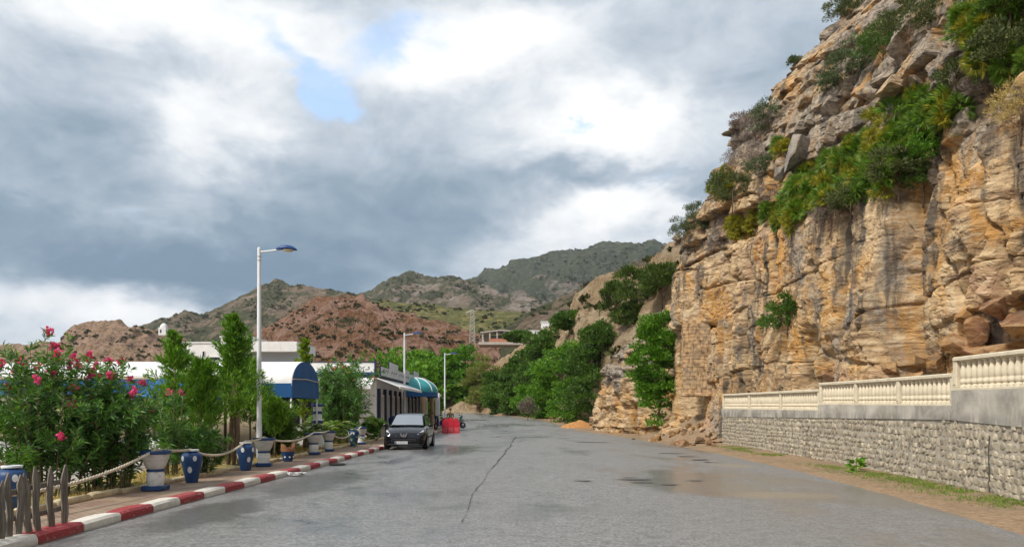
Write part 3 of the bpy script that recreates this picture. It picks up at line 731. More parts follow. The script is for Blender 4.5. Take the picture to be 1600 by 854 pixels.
# fine local scrub and rock dots live in the materials; shapes are real slopes
hill('mountain', [(700, 452, 1700), (745, 434, 1650), (790, 424, 1600), (800, 413, 1600), (850, 399, 1600), (890, 387, 1600), (940, 380, 1600), (1000, 377, 1600), (1042, 380, 1600), (1110, 395, 1650), (1200, 420, 1700), (1350, 470, 1700)], 900, m_far, amp=.08, seed=101, px_jit=4)
hill('mountain', [(500, 485, 1150), (545, 464, 1150), (575, 456, 1120), (600, 441, 1100), (625, 430, 1100), (650, 424, 1100), (700, 430, 1080), (740, 441, 1060), (790, 464, 1000), (850, 476, 1000), (920, 488, 1000), (1000, 520, 1000)], 620, m_mid, amp=.085, seed=111, px_jit=4.5)
hill('mountain', [(60, 560, 900), (200, 517, 900), (250, 500, 900), (285, 488, 900), (315, 489, 900), (340, 476, 900), (400, 451, 900), (440, 443, 900), (470, 450, 880), (520, 455, 860), (560, 464, 850), (620, 482, 840), (700, 510, 840)], 480, m_left, amp=.08, seed=121, px_jit=4.5)
hill('headland', [(-120, 548, 520), (0, 541, 510), (60, 538, 505), (92, 534, 500), (103, 520, 500), (125, 506, 500), (170, 503, 495), (215, 511, 490), (255, 521, 480), (310, 537, 470), (370, 553, 470), (440, 570, 470)], [455, 455, 445, 420, 400, 380, 360], m_head, amp=.09, seed=131, px_jit=3.5, fs=2.6, prof=.75)
hill('hill', [(545, 470, 520), (600, 470, 520), (660, 476, 510), (720, 482, 500), (800, 487, 480), (850, 494, 470), (900, 498, 460), (960, 510, 460), (1100, 520, 460)], 235, m_green, amp=.04, seed=141, px_jit=3, rid=.5)
hill('hill', [(340, 560, 400), (405, 520, 390), (440, 500, 380), (480, 474, 370), (520, 463, 360), (555, 462, 350), (590, 476, 340), (640, 490, 330), (700, 506, 320), (760, 527, 310), (820, 552, 300), (880, 580, 300)], [215, 210, 200, 190, 180, 185, 190], m_brown, amp=.085, seed=151, px_jit=3.5, fs=2.6, prof=.85)
hill('hill', [(780, 520, 330), (830, 488, 320), (870, 466, 310), (910, 448, 300), (960, 425, 290), (1020, 400, 290), (1100, 370, 290), (1250, 330, 290)], 170, m_left, amp=.05, seed=161, px_jit=3)
def side_ridge():
    cr = np.array([P(*c) for c in [(1330, 235, 58), (1200, 295, 60), (1110, 350, 62), (1062, 376, 65), (1030, 396, 69), (1000, 411, 73), (940, 436, 84), (902, 455, 94), (886, 482, 104), (866, 503, 115), (838, 524, 127), (800, 548, 138), (765, 575, 148), (735, 604, 156), (700, 625, 160)]])
    bs = np.array([(20, 49, 0), (15, 51, 0), (11.5, 55, 0), (10.2, 61, .05), (9.4, 66, .1), (8.4, 71, .2), (6.8, 79, .3), (5.6, 86, .5), (4.4, 93, .6), (2.4, 100, .8), (-.5, 109, .95), (-3.5, 118, 1.1), (-8, 127, 1.3), (-16, 133, 1.4), (-30, 139, 1.5)], float)
    nu, nv = 420, 170; cr = smooth_pts(cr, nu); bs = smooth_pts(bs, nu); t = np.linspace(0, 1, nu)
    cr[:, 2] += .45 * fbm(t * 40, t * 0, seed=171, o=4)
    vv = np.concatenate([np.linspace(0, 1, nv), 1 + np.linspace(.1, 2, 12)])
    V = np.zeros((nu, len(vv), 3))
    for j, q in enumerate(vv):
        if q <= 1: p = bs * (1 - q) + cr * q; p[:, 2] = bs[:, 2] + (cr[:, 2] - bs[:, 2]) * q ** .8
        else: p = cr + (cr - bs) * (q - 1); p[:, 2] = cr[:, 2] - (q - 1) * 5.0
        V[:, j] = p
    fade = np.sin(np.clip(vv, 0, 1) * math.pi * .9)[None, :] ** .7
    V[..., 2] += fade * (1.6 * fbm(V[..., 0] * .12, V[..., 1] * .08, seed=172, o=4) + .9 * fbm(V[..., 0] * .5, V[..., 1] * .4, seed=173, o=4))
    V[..., 2] += fade * .55 * (facets(V[..., 0] + V[..., 1] * .7, V[..., 2] * 1.0, 3.0, 1.6, 175, .6) + .5 * fbm(V[..., 0] * 1.6, V[..., 1] * 1.2, seed=176, o=4))
    V[..., 0] += fade * .8 * fbm(V[..., 2] * .6, V[..., 1] * .3, seed=174, o=4)
    return npmesh('hillside', V, gridfaces(nu, len(vv))[:, ::-1], m_tan, True)
ridge_o = tag(link('hillside', side_ridge()), kind='structure')

# ------------------------------------------------------------------ retaining wall with rubble face
m_conc, nt, b = base_mat('wall_concrete')
gp = nt.add('ShaderNodeNewGeometry').outputs['Position']; sz = nt.add('ShaderNodeSeparateXYZ'); nt.put(sz.inputs[0], gp)
n1 = nt.noise(gp, 1.2, 6, .65, .4); n2 = nt.noise(gp, 14, 5, .7); n4 = nt.noise(nt.mapping(gp, (2.6, 2.6, .35)), 1.0, 5, .6)
c = nt.ramp(n1.outputs[0], [(.36, (.26, .235, .195)), (.5, (.40, .365, .305)), (.64, (.53, .485, .41))])
c = nt.mix(nt.math('MULTIPLY', nt.maprange(n2.outputs[0], .5, .75), .3), c, (.42, .40, .37))
band = nt.math('MULTIPLY', nt.maprange(nt.math('ADD', sz.outputs[2], nt.math('MULTIPLY', n4.outputs[0], .25)), 1.84, 1.60), nt.maprange(n4.outputs[0], .44, .56))
c = nt.mix(nt.math('MULTIPLY', band, .55), c, (.14, .135, .125))
nt.put(b.inputs['Base Color'], c); b.inputs['Roughness'].default_value = .9; bump(nt, b, nt.math('ADD', n2.outputs[0], n1.outputs[0]), .4, .02)
m_mort = simple('rubble_mortar', (.38, .335, .265), .95, .28, 3.0, bmp=.7, bscale=25, dirt=(.20, .19, .17), dirt_amt=.6)
def stone_mat(name, col, var):
    m, nt, b = base_mat(name)
    gp = nt.add('ShaderNodeNewGeometry'); n1 = nt.noise(gp.outputs['Position'], 9, 5, .65); n0 = nt.noise(gp.outputs['Position'], .45, 4, .6)
    n6 = nt.noise(gp.outputs['Position'], 5.3, 0, .5)
    f = nt.math('ADD', nt.math('MULTIPLY', n1.outputs[0], .45), nt.math('MULTIPLY', n6.outputs[0], .55))
    c = nt.ramp(f, [(.34, tuple(x * .45 for x in col)), (.47, tuple(x * .8 for x in col)), (.54, col), (.66, tuple(min(1, x * var) for x in col))])
    c = nt.mix(nt.math('MULTIPLY', nt.maprange(n0.outputs[0], .42, .60), .5), c, (.30, .255, .19))
    nt.put(b.inputs['Base Color'], c); b.inputs['Roughness'].default_value = .9; b.inputs['Specular IOR Level'].default_value = .2
    bump(nt, b, n1.outputs[0], .5, .02); return m
m_stone = stone_mat('cream_limestone', (.41, .355, .265), 1.35)
WP = np.array([(8.35, 4), (8.75, 9), (9.07, 13.6), (9.36, 16.4), (9.62, 19.4), (9.82, 22.6), (9.97, 27), (10.02, 31.5), (9.97, 36.4)], float)
wy = np.linspace(4, 36.4, 200); wx = np.interp(wy, WP[:, 1], WP[:, 0]); wx = np.convolve(np.pad(wx, 8, mode='edge'), np.ones(17) / 17, 'valid')
wx[:8] = np.interp(wy[:8], WP[:, 1], WP[:, 0]); wx[-8:] = np.interp(wy[-8:], WP[:, 1], WP[:, 0])
wsg = np.concatenate([[0], np.cumsum(np.hypot(np.diff(wx), np.diff(wy)))]); WL = wsg[-1]
def wall_pt(s): return float(np.interp(s, wsg, wx)), float(np.interp(s, wsg, wy))
def wall_frame(s):
    x, y = wall_pt(s); x0, y0 = wall_pt(max(0, s - .4)); x1, y1 = wall_pt(min(WL, s + .4))
    t = Vector((x1 - x0, y1 - y0, 0)).normalized(); return Vector((x, y, 0)), t, Vector((-t.y, t.x, 0))
def s_of_y(y): return float(np.interp(y, wy, wsg))
def wall_shell(name, s0, s1, zlo, zhi, thick, proud, mat, parent, nz=2, rough=0.0, seed=0, n=None):
    n = n or max(6, int((s1 - s0) / .25)); V = []; 
    ss = np.linspace(s0, s1, n); rows = nz + 3
    for s in ss:
        p, t, nn = wall_frame(s); lo = zlo(s) if callable(zlo) else zlo; hi = zhi(s) if callable(zhi) else zhi
        col = []
        for k in range(nz + 1):
            z = lo + (hi - lo) * k / nz; e = rough * math.sin(s * 2.3 + z * 4 + seed) * math.sin(s * .7 - z * 7) if rough else 0
            q = p + nn * (proud + e); col.append((q.x, q.y, z))
        q = p - nn * thick; col += [(q.x, q.y, hi), (q.x, q.y, lo)]
        V.append(col)
    mb = MB(); k = len(V[0]); mb.v = [c_ for col in V for c_ in col]
    mb.f = [(i * k + j, i * k + (j + 1) % k, (i + 1) * k + (j + 1) % k, (i + 1) * k + j) for i in range(n - 1) for j in range(k)]
    mb.f += [tuple(range(k))[::-1], tuple(range((n - 1) * k, n * k))]
    mb.f = [f[::-1] for f in mb.f]
    return mb.build(name, mat, parent, True, 40)
S12, S23 = s_of_y(24.75), s_of_y(16.28)
SEG = [(S12 + .02, WL, 1.655, 1.72), (S23 + .02, S12, 1.77, 1.85), (.3, S23, 1.98, 2.10)]
def stone_top(s): return float(np.interp(wall_pt(s)[1], [4, 13.6, 16.4, 25, 36.4], [1.34, 1.40, 1.50, 1.44, 1.38]))
wall = tag(empty('retaining_wall', (0, 0, 0)), label='long grey retaining wall faced with cream rubble stones along the road', cat='wall')
wall_shell('mortar_face', .05, WL, -.15, lambda s: stone_top(s), .45, 0.0, m_mort, wall, 8, .012, 81)
for (a, b_, z0, z1) in SEG:
    wall_shell('concrete_band', a, b_ - .004, lambda s: stone_top(s) - .02, lambda s, a=a, b_=b_, z0=z0, z1=z1: z0 + (z1 - z0) * (s - a) / (b_ - a), .45, .035, m_conc, wall, 6, .008, 82)
# stones
def stone_shape(seed):
    r = random.Random(seed); n = 7; mb = MB(); ang = sorted([2 * math.pi * (i + r.uniform(-.28, .28)) / n for i in range(n)])
    def sq(a, k): 
        c_, s_ = math.cos(a), math.sin(a); m_ = max(abs(c_), abs(s_)); q = (.55 + .45 / m_) * k; return c_ * q * .5, s_ * q * .5
    rad = [r.uniform(.86, 1.08) for _ in range(n)]
    vs = []
    for (kk, h) in ((1.0, -.3), (.97, .45), (.74, .9 + r.uniform(-.1, .15))):
        for a, q in zip(ang, rad):
            x, y = sq(a, q * kk); vs.append((h + r.uniform(-.12, .12) * (kk < .9), x, y))
    fs = [(i * n + k, i * n + (k + 1) % n, (i + 1) * n + (k + 1) % n, (i + 1) * n + k) for i in range(2) for k in range(n)] + [tuple(range(2 * n, 3 * n))]
    mb.add(vs, fs); return mb
shapes = [stone_shape(300 + i) for i in range(14)]
smeshes = [q.mesh('stone', m_stone, True, 50) for q in shapes]
placed = []; z = .05; row = 0
while z < 1.48:
    h = random.uniform(.11, .175); s = s_of_y(9.5) + random.uniform(0, .2)
    while s < WL - .08:
        wd = random.uniform(.10, .22)
        zc = z + h / 2 + .02 * math.sin(s * .7 + row) + random.uniform(-.028, .028)
        if zc + h * .42 < stone_top(s) + .015 and random.random() > .02:
            placed.append((s + wd / 2, zc, wd * 1.0, h * random.uniform(.82, 1.12), random.choice((.012, .02, .03)), random.uniform(-.35, .35), random.randrange(14)))
        s += wd + random.uniform(.0, .03)
    z += h + .008; row += 1
placed.sort(key=lambda q: q[0]); vis = [q for q in placed if 1600 > 800 + FPX * wall_pt(q[0])[0] / wall_pt(q[0])[1]]; off = [q for q in placed if q not in vis]
def stone_M(q):
    p, t, nn = wall_frame(q[0]); c_, s_ = math.cos(q[5]), math.sin(q[5])
    ex = nn * q[4]; ey = (t * c_ + Vector((0, 0, 1)) * s_) * q[2]; ez = (Vector((0, 0, 1)) * c_ - t * s_) * q[3]
    M = Matrix((ex, -ey, ez)).transposed().to_4x4(); M.translation = p + Vector((0, 0, q[1])) + nn * .004; return M
for q in vis[:300]:
    o = link('stone', smeshes[q[6]], wall); o.matrix_local = stone_M(q)
mb = MB()
for q in vis[300:] + off:
    M = stone_M(q); mb.add([M @ Vector(v_) for v_ in shapes[q[6]].v], shapes[q[6]].f)
tag(mb.build('rubble_stones', m_stone, wall, True, 50), kind='stuff')
# expansion joint crack
mb = MB(); sx_ = s_of_y(14.75); p, t, nn = wall_frame(sx_)
pts = [p + nn * .03 + Vector((0, 0, .02 + i * .09)) + t * random.uniform(-.018, .018) for i in range(14)]
mb.tube(pts, .011, 5); mb.build('joint', m_crack, wall)

# ------------------------------------------------------------------ balustrades
m_cream = simple('cream_cast_stone', (.64, .555, .405), .7, .12, 5, bmp=.25, bscale=30, dirt=(.40, .34, .24), dirt_amt=.45)
def baluster_mesh():
    prof = [(.085, 0), (.085, .035), (.055, .05), (.05, .075), (.072, .10), (.078, .135), (.062, .175), (.055, .19), (.062, .205), (.072, .25), (.075, .31), (.066, .38), (.050, .445), (.044, .48), (.056, .495), (.056, .515), (.046, .53), (.082, .55), (.082, .575)]
    return MB().lathe([(r_ * 1.14, z_) for r_, z_ in prof], 12).mesh('baluster', m_cream, True, 55)
bal_me = baluster_mesh()
labels = ['lowest cream balustrade section at the far end of the wall beside the cliff', 'middle cream balustrade section on the wall between the two steps', 'highest cream balustrade section nearest the camera on the wall']
for (a, b_, z0, z1), lab, nb in zip(SEG, labels, (3, 3, 4)):
    zf = lambda s, a=a, b_=b_, z0=z0, z1=z1: z0 + (z1 - z0) * (s - a) / (b_ - a)
    p0, _, _ = wall_frame(b_)
    bs_ = tag(empty('balustrade'), label=lab, cat='balustrade', group='cream balustrade sections')
    e0, e1 = a + .06, b_ - .06
    def rail(name, zl, zh, w_, b_e):
        mb = MB(); n = max(8, int((e1 - e0) / .3)); k = 6; vs = []
        for s in np.linspace(e0 - .04, e1 + .04, n):
            p, t, nn = wall_frame(s); z = zf(s)
            for (u, zz) in ((-w_, zl), (w_, zl), (w_, zh - b_e), (w_ - b_e, zh), (-w_ + b_e, zh), (-w_, zh - b_e)):
                q = p + nn * (u - .10); vs.append((q.x, q.y, z + zz))
        mb.add(vs, [tuple(reversed((i * k + j, i * k + (j + 1) % k, (i + 1) * k + (j + 1) % k, (i + 1) * k + j))) for i in range(n - 1) for j in range(k)] + [tuple(range(k)), tuple(range((n - 1) * k, n * k))[::-1]])
        mb.build(name, m_cream, bs_, True, 30)
    rail('bottom_rail', .002, .05, .10, .012); rail('handrail', .622, .70, .115, .022)
    posts = np.linspace(e0, e1, nb + 1)
    for s in posts:
        p, t, nn = wall_frame(s); mb = MB(); mb.bbox((0, 0, .335), (.19, .17, .575), .015)
        mb.bbox((-.097, 0, .335), (.02, .09, .44), .008)
        mb.build('post', m_cream, bs_, True, 35, loc=(p - nn * .10 + Vector((0, 0, zf(s)))), rot=(0, 0, math.atan2(t.y, t.x) - math.pi / 2))
    for j in range(nb):
        s0, s1 = posts[j] + .12, posts[j + 1] - .12; k = int((s1 - s0) / .225)
        for i in range(k):
            s = s0 + (s1 - s0) * (i + .5) / k; p, t, nn = wall_frame(s)
            if 800 + FPX * p.x / p.y > 1680: continue
            link('baluster', bal_me, bs_, p - nn * .10 + Vector((0, 0, zf(s) + .048)), (0, 0, random.uniform(0, 6)))

# shelf of rubble between wall and cliff
def shelf():
    nu, nv = 160, 30; V = np.zeros((nu, nv, 3))
    for i, s in enumerate(np.linspace(.3, WL - .1, nu)):
        p, t, nn = wall_frame(s); q = np.linspace(0, 1, nv)
        V[i, :, 0] = p.x - nn.x * (.35 + q * 3.6); V[i, :, 1] = p.y - nn.y * (.35 + q * 3.6)
        V[i, :, 2] = 1.45 + .55 * q
    V[..., 2] += .22 * fbm(V[..., 0] * .9, V[..., 1] * .9, seed=91, o=5)
    return npmesh('shelf', V, gridfaces(nu, nv)[:, ::-1], m_cliff, True)
tag(link('shelf', shelf()), kind='structure')

# ------------------------------------------------------------------ boulders
import bmesh
def boulder_mesh(seed, sub=4, cuts=14, rough=.07, mat=None):
    r = random.Random(seed); bm = bmesh.new(); bmesh.ops.create_icosphere(bm, subdivisions=sub, radius=1.0)
    pl = []
    for _ in range(cuts):
        n_ = Vector((r.gauss(0, 1), r.gauss(0, 1), r.gauss(0, 1))).normalized(); pl.append((n_, r.uniform(.40, .72)))
    co = np.array([v_.co[:] for v_ in bm.verts])
    for n_, dd in pl:
        nn = np.array(n_); q = co @ nn; ex = np.clip(q - dd, 0, None); co = co - ex[:, None] * nn * .97
    nz = fbm(co[:, 0] * 2.6, co[:, 1] * 2.6, co[:, 2] * 2.6, seed=seed, o=4)
    co = co * (1 + rough * nz)[:, None]
    for v_, c_ in zip(bm.verts, co): v_.co = c_
    me = bpy.data.meshes.new('boulder'); bm.to_mesh(me); bm.free(); me.materials.append(mat or m_cliff)
    return me

# ------------------------------------------------------------------ shared paints
m_white = simple('white_paint', (.78, .77, .74), .6, .06, 3, bmp=.1, dirt=(.5, .46, .4), dirt_amt=.25)
m_wplaster = simple('white_plaster', (.74, .73, .71), .85, .07, 1.5, bmp=.25, dirt=(.5, .46, .41), dirt_amt=.3)
m_awn = simple('white_awning_cloth', (.76, .75, .74), .8, .06, 2, dirt=(.55, .52, .47), dirt_amt=.3)
m_blue = simple('blue_awning_cloth', (.005, .085, .25), .75, .15, 2)
m_bluep = simple('blue_paint', (.007, .045, .15), .5, .2, 5, bmp=.3, dirt=(.03, .09, .20), dirt_amt=.6)
m_navy = simple('navy_paint', (.012, .018, .07), .5, .2, 4)
m_teal = simple('teal_awning_cloth', (.015, .27, .29), .6, .12, 2)
m_urn = simple('grey_white_plaster', (.60, .585, .55), .85, .10, 5, bmp=.5, bscale=22, dirt=(.33, .30, .26), dirt_amt=.55)
m_urnw = simple('chipped_white_paint', (.75, .74, .70), .8, .06, 6, bmp=.6, bscale=18, dirt=(.3, .28, .25), dirt_amt=.55)
m_spot = simple('pale_spot_paint', (.66, .69, .70), .7, .08, 12)
m_terra = simple('terracotta', (.30, .13, .065), .85, .2, 8, bmp=.3)
m_rope = simple('rope_fibre', (.58, .50, .38), .95, .2, 20, bmp=.5, bscale=60)
m_wood, nt, b = base_mat('weathered_wood')
tcn = nt.add('ShaderNodeTexCoord'); oi = nt.add('ShaderNodeObjectInfo')
vec = nt.vmath('ADD', tcn.outputs['Object'], oi.outputs['Location'])
n1 = nt.noise(nt.mapping(vec, (22, 22, 1.6)), 1.6, 6, .65, .6); n2 = nt.noise(vec, 3, 4, .6)
c = nt.ramp(n1.outputs[0], [(.3, (.055, .045, .035)), (.5, (.17, .145, .115)), (.72, (.30, .265, .215))])
c = nt.mix(nt.math('MULTIPLY', nt.maprange(n2.outputs[0], .4, .7), .5), c, (.13, .11, .085))
nt.put(b.inputs['Base Color'], c); b.inputs['Roughness'].default_value = .9; bump(nt, b, n1.outputs[0], .8, .012)
m_pole = simple('lamp_pole_white', (.72, .73, .74), .45, .05, 3)
m_lampb = simple('lamp_head_blue', (.008, .05, .19), .45, .1, 5)
m_lens = simple('lamp_lens', (.55, .45, .25), .2, .1, 5)
m_glass, nt, b = base_mat('dark_window_glass')
b.inputs['Base Color'].default_value = (.012, .015, .02, 1); b.inputs['Roughness'].default_value = .08
m_bark = simple('bark', (.16, .11, .07), .95, .3, 9, bmp=.7, bscale=25)
m_plast = simple('white_plastic', (.72, .72, .71), .4, .04, 4)
m_cream_wall = simple('tan_rendered_wall', (.62, .52, .36), .85, .15, 1.2, bmp=.2, dirt=(.40, .28, .15), dirt_amt=.4)
m_concrete = simple('bare_concrete', (.40, .36, .31), .9, .15, 1.5, bmp=.4)
m_brickred = simple('red_brick_infill', (.42, .17, .10), .9, .2, 2, bmp=.4)
m_metal = simple('galvanised_metal', (.45, .44, .42), .5, .1, 4, metal=.4)

# ------------------------------------------------------------------ street lamps
def lamp():
    t = empty('street_lamp')
    MB().bbox((0, 0, .02), (.34, .34, .04), .01).build('base_plate', m_pole, t)
    MB().lathe([(.085, .02), (.085, 1.1), (.075, 1.13), (.07, 3.2), (.055, 6.15), (.055, 6.6), (.02, 6.63)], 14).build('pole', m_pole, t, True, 40)
    mb = MB()
    for z in (6.2, 6.32): mb.lathe([(.056, z), (.064, z + .005), (.064, z + .03), (.056, z + .035)], 12, cap=False)
    mb.build('collar', m_metal, t, True, 40)
    MB().tube([(0, 0, 6.48), (.25, 0, 6.5), (.62, 0, 6.55)], .028, 8).build('arm', m_pole, t, True, 60)
    # head: shoe-shaped hood
    mb = MB(); n = 14; vs = []; st = [(.54, .055, .045, .0), (.60, .085, .075, .01), (.75, .12, .10, .03), (.92, .125, .105, .03), (1.05, .10, .085, .01), (1.15, .06, .05, -.02), (1.19, .015, .012, -.035)]
    for x, wy_, hz_, dz in st:
        for k in range(n):
            a = 2 * math.pi * k / n; s_ = math.sin(a); vs.append((x, wy_ * math.cos(a), 6.565 + dz + (hz_ if s_ > 0 else hz_ * .45) * s_))
    mb.add(vs, [(i * n + k, i * n + (k + 1) % n, (i + 1) * n + (k + 1) % n, (i + 1) * n + k) for i in range(len(st) - 1) for k in range(n)] + [tuple(range(n))[::-1], tuple(range((len(st) - 1) * n, len(st) * n))])
    hd = mb.build('lamp_head', m_lampb, t, True, 60)
    mb = MB(); vs = []
    for i, (x, wy_) in enumerate(((.76, .06), (.82, .09), (.94, .095), (1.04, .07), (1.10, .03))):
        for k in range(9):
            a = math.pi + math.pi * k / 8; vs.append((x, wy_ * math.cos(a), 6.55 + .075 * math.sin(a) * (wy_ / .095) + .0))
    mb.add(vs, [(i * 9 + k, i * 9 + k + 1, (i + 1) * 9 + k + 1, (i + 1) * 9 + k) for i in range(4) for k in range(8)])
    mb.build('lens', m_lens, hd, True)
    return t
lp = lamp(); lp.location = (-7.9, 24.0, .13)
tag(lp, 'tall white street lamp with blue head rising behind the plant pots', 'street lamp', 'white street lamps')
copy_tree(lp, None, (-7.0, 50.0, .05), 0, label='white street lamp with blue head standing just behind the parked car', cat='street lamp', group='white street lamps')
copy_tree(lp, None, (-6.12, 70.0, .2), 0, label='smallest white street lamp, farthest along the kerb by the red barrier', cat='street lamp', group='white street lamps')

# ------------------------------------------------------------------ planters
def urn(rim_blue=True):
    t = empty('planter_urn')
    MB().bbox((0, 0, .045), (.40, .40, .09), .015).build('plinth', m_bluep, t)
    MB().lathe([(.15, .09), (.155, .11), (.15, .14), (.165, .18), (.17, .24), (.165, .31), (.155, .345), (.15, .36)], 20).build('stem', m_urnw, t, True, 50)
    MB().lathe([(.152, .36), (.168, .37), (.168, .405), (.152, .415)], 20).build('collar_band', m_bluep, t, True, 50)
    MB().lathe([(.15, .413), (.17, .44), (.20, .50), (.225, .56), (.235, .60), (.245, .605), (.245, .625), (.25, .64), (.265, .70)], 24).build('bowl', m_urn, t, True, 50)
    mb = MB(); mb.lathe([(.262, .70), (.285, .705), (.29, .72), (.29, .755), (.28, .768), (.235, .77), (.23, .72)], 24, cap=False); mb.build('rim', m_bluep, t, True, 50)
    MB().lathe([(.0, .735), (.232, .735)], 20, cap=False).build('soil', m_soil, t)
    return t
JP = [(.12, 0), (.125, .02), (.15, .14), (.19, .32), (.215, .46), (.22, .54), (.205, .60), (.16, .635), (.12, .65), (.115, .67)]
def jar():
    t = empty('spotted_jar')
    MB().lathe(JP, 26).build('body', m_bluep, t, True, 60)
    MB().lathe([(.10, .67), (.145, .672), (.15, .69), (.145, .705), (.10, .708), (.09, .68)], 20, cap=False).build('lip', m_spot, t, True, 50)
    zs = [p[1] for p in JP]; rs = [p[0] for p in JP]
    for (th, zc, w_, h_) in ((-2.25, .52, .042, .058), (-1.0, .52, .042, .058), (-1.5, .28, .045, .07), (.2, .40, .05, .075), (-3.2, .36, .05, .075), (1.4, .52, .05, .06), (2.2, .28, .05, .075)):
        mb = MB(); n = 16; vs = [None] * (2 * n + 1)
        def pt(u, v_):
            z_ = zc + v_; r_ = float(np.interp(z_, zs, rs)); a = th + u / r_; e = .005
            return ((r_ + e) * math.cos(a), (r_ + e) * math.sin(a), z_)
        vs = [pt(0, 0)] + [pt(w_ * k_ * math.cos(2 * math.pi * i / n), h_ * k_ * math.sin(2 * math.pi * i / n)) for k_ in (.55, 1.0) for i in range(n)]
        fs = [(0, 1 + i, 1 + (i + 1) % n) for i in range(n)] + [(1 + i, 1 + n + i, 1 + n + (i + 1) % n, 1 + (i + 1) % n) for i in range(n)]
        mb.add(vs, fs); mb.build('spot', m_spot, t, True)
    return t
PZ = .128
u0 = urn(); j0 = jar()
u0.location = P(243, 775, 15.0); u0.location.z = PZ; tag(u0, 'white and blue plant urn nearest the camera, beside the pink oleander', 'planter', 'white and blue plant urns')
j0.location = (-6.92, 16.6, PZ); j0.rotation_euler.z = .1; tag(j0, 'tall blue jar with white spots, the broadest one beside the front urn', 'jar', 'blue spotted jars')
def put_urn(x, y, rz, lab, s=1.0):
    o = copy_tree(u0, None, (x, y, PZ), rz, label=lab, cat='planter', group='white and blue plant urns'); o.scale = (s, s, s); return o
def put_jar(x, y, rz, lab, s=1.0):
    o = copy_tree(j0, None, (x, y, PZ), rz, label=lab, cat='jar', group='blue spotted jars'); o.scale = (s, s, s); return o
put_jar(-6.87, 19.8, .7, 'blue jar with white spots standing just left of the lamp post urn', 1.03)
put_urn(-6.88, 21.3, .2, 'white and blue urn standing in front of the tall lamp post', 1.02)
put_urn(-6.92, 26.8, .5, 'white and blue urn just left of its twin under the blue canopy', .98)
put_urn(-6.90, 28.9, .1, 'white and blue urn just right of its twin under the blue canopy', .98)
put_jar(-6.78, 32.9, -.4, 'plain-looking blue jar beside the urn nearest the parked car', 1.05)
put_urn(-6.82, 34.7, .3, 'white and blue urn behind the blue jar nearest the parked car', 1.0)
put_jar(-7.75, 11.9, .2, 'blue jar half hidden behind the wooden picket fence', 1.0)
# small broken pot: terracotta rim above a blue painted cone
bp = tag(empty('broken_pot', (-6.80, 23.3, PZ), .4), 'small blue pot with broken terracotta rim beside the kerb', 'pot')
MB().lathe([(.13, 0), (.14, .02), (.20, .26), (.205, .30)], 18).build('body', m_bluep, bp, True, 50)
mb = MB(); n = 18; vs = []
for i in range(n):
    a = 2 * math.pi * i / n; h = .46 + .09 * math.sin(a * 2 + 1) + .03 * math.sin(a * 5)
    for r_, z in ((.205, .30), (.215, .38), (.20, h), (.18, h), (.19, .31)): vs.append((r_ * math.cos(a), r_ * math.sin(a), z))
mb.add(vs, [(i * 5 + k, ((i + 1) % n) * 5 + k, ((i + 1) % n) * 5 + k + 1, i * 5 + k + 1) for i in range(n) for k in range(4)]); mb.build('broken_rim', m_terra, bp, True, 50)
for a in (-2.2, -1.4, -.6):
    mb = MB(); mb.lathe([(.0, 0), (.03, 0)], 10, cap=False)
    mb.build('spot', m_spot, bp, loc=(.178 * math.cos(a), .178 * math.sin(a), .14), rot=(R(90 - 12), 0, a + math.pi / 2))
# stacked column pot (white and blue rings)
t = tag(empty('stacked_column', (-7.95, 31.4, .13)), 'white column with stacked blue rings behind the twin urns', 'column')
MB().lathe([(.34, 0), (.30, .15), (.22, .9), (.2, 1.0)], 18).build('foot', m_urnw, t, True, 50)
for z, r_ in ((1.0, .24), (1.38, .20), (1.68, .24)):
    MB().lathe([(r_ - .03, z), (r_, z + .02), (r_, z + .10), (r_ - .03, z + .12)], 18).build('ring', m_bluep, t, True, 50)
MB().lathe([(.20, 1.12), (.17, 1.2), (.17, 1.38)], 18).build('drum', m_urnw, t, True, 50)
MB().lathe([(.17, 1.5), (.16, 1.6), (.2, 1.68)], 18).build('drum', m_urnw, t, True, 50)

# ------------------------------------------------------------------ rope swags (three-strand twist)
def rope(p0, p1, sag, lab, r=.026):
    p0, p1 = Vector(p0), Vector(p1); L_ = (p1 - p0).length; n = max(20, int(L_ / .035)); mb = MB()
    side = (p1 - p0).cross(Vector((0, 0, 1))).normalized()
    for q in range(3):
        pts = []
        for i in range(n + 1):
            t = i / n; c_ = p0.lerp(p1, t); c_.z -= sag * 4 * t * (1 - t)
            a = 2 * math.pi * q / 3 + t * L_ / .14 * math.pi
            pts.append(c_ + side * math.cos(a) * r * .62 + Vector((0, 0, 1)) * math.sin(a) * r * .62)
        mb.tube(pts, r * .62, 5)
    o = mb.build('rope', m_rope, None, True); tag(o, lab, 'rope', 'rope swags between pots'); return o
top = PZ + .785
RP = [(-6.95, 8.6, .72), (-6.96, 15.0, top), (-6.92, 16.55, PZ + .70), (-6.87, 19.8, PZ + .745), (-6.88, 21.3, PZ + .80), (-6.9, 26.8, PZ + .77), (-6.9, 28.9, PZ + .77), (-6.80, 32.9, PZ + .62), (-6.82, 34.7, PZ + .80), (-6.9, 38.6, PZ + .35)]
RL = ['long rope swag passing behind the picket fence', 'short rope draped from the front urn to the spotted jar', 'rope swag between the two large spotted jars', 'short rope from spotted jar to the lamp post urn', 'rope swag running over the small broken pot', 'short rope linking the twin urns under the canopy', 'rope swag from the twin urns to the blue jar', 'short rope from the blue jar up to the last urn', 'rope falling from the last urn behind the car']
RS = [.30, .02, .22, .03, .20, .04, .28, .06, .15]
for i in range(9):
    a, b_ = Vector(RP[i]), Vector(RP[i + 1]); a.x += .0; rope(a, b_, RS[i], RL[i])

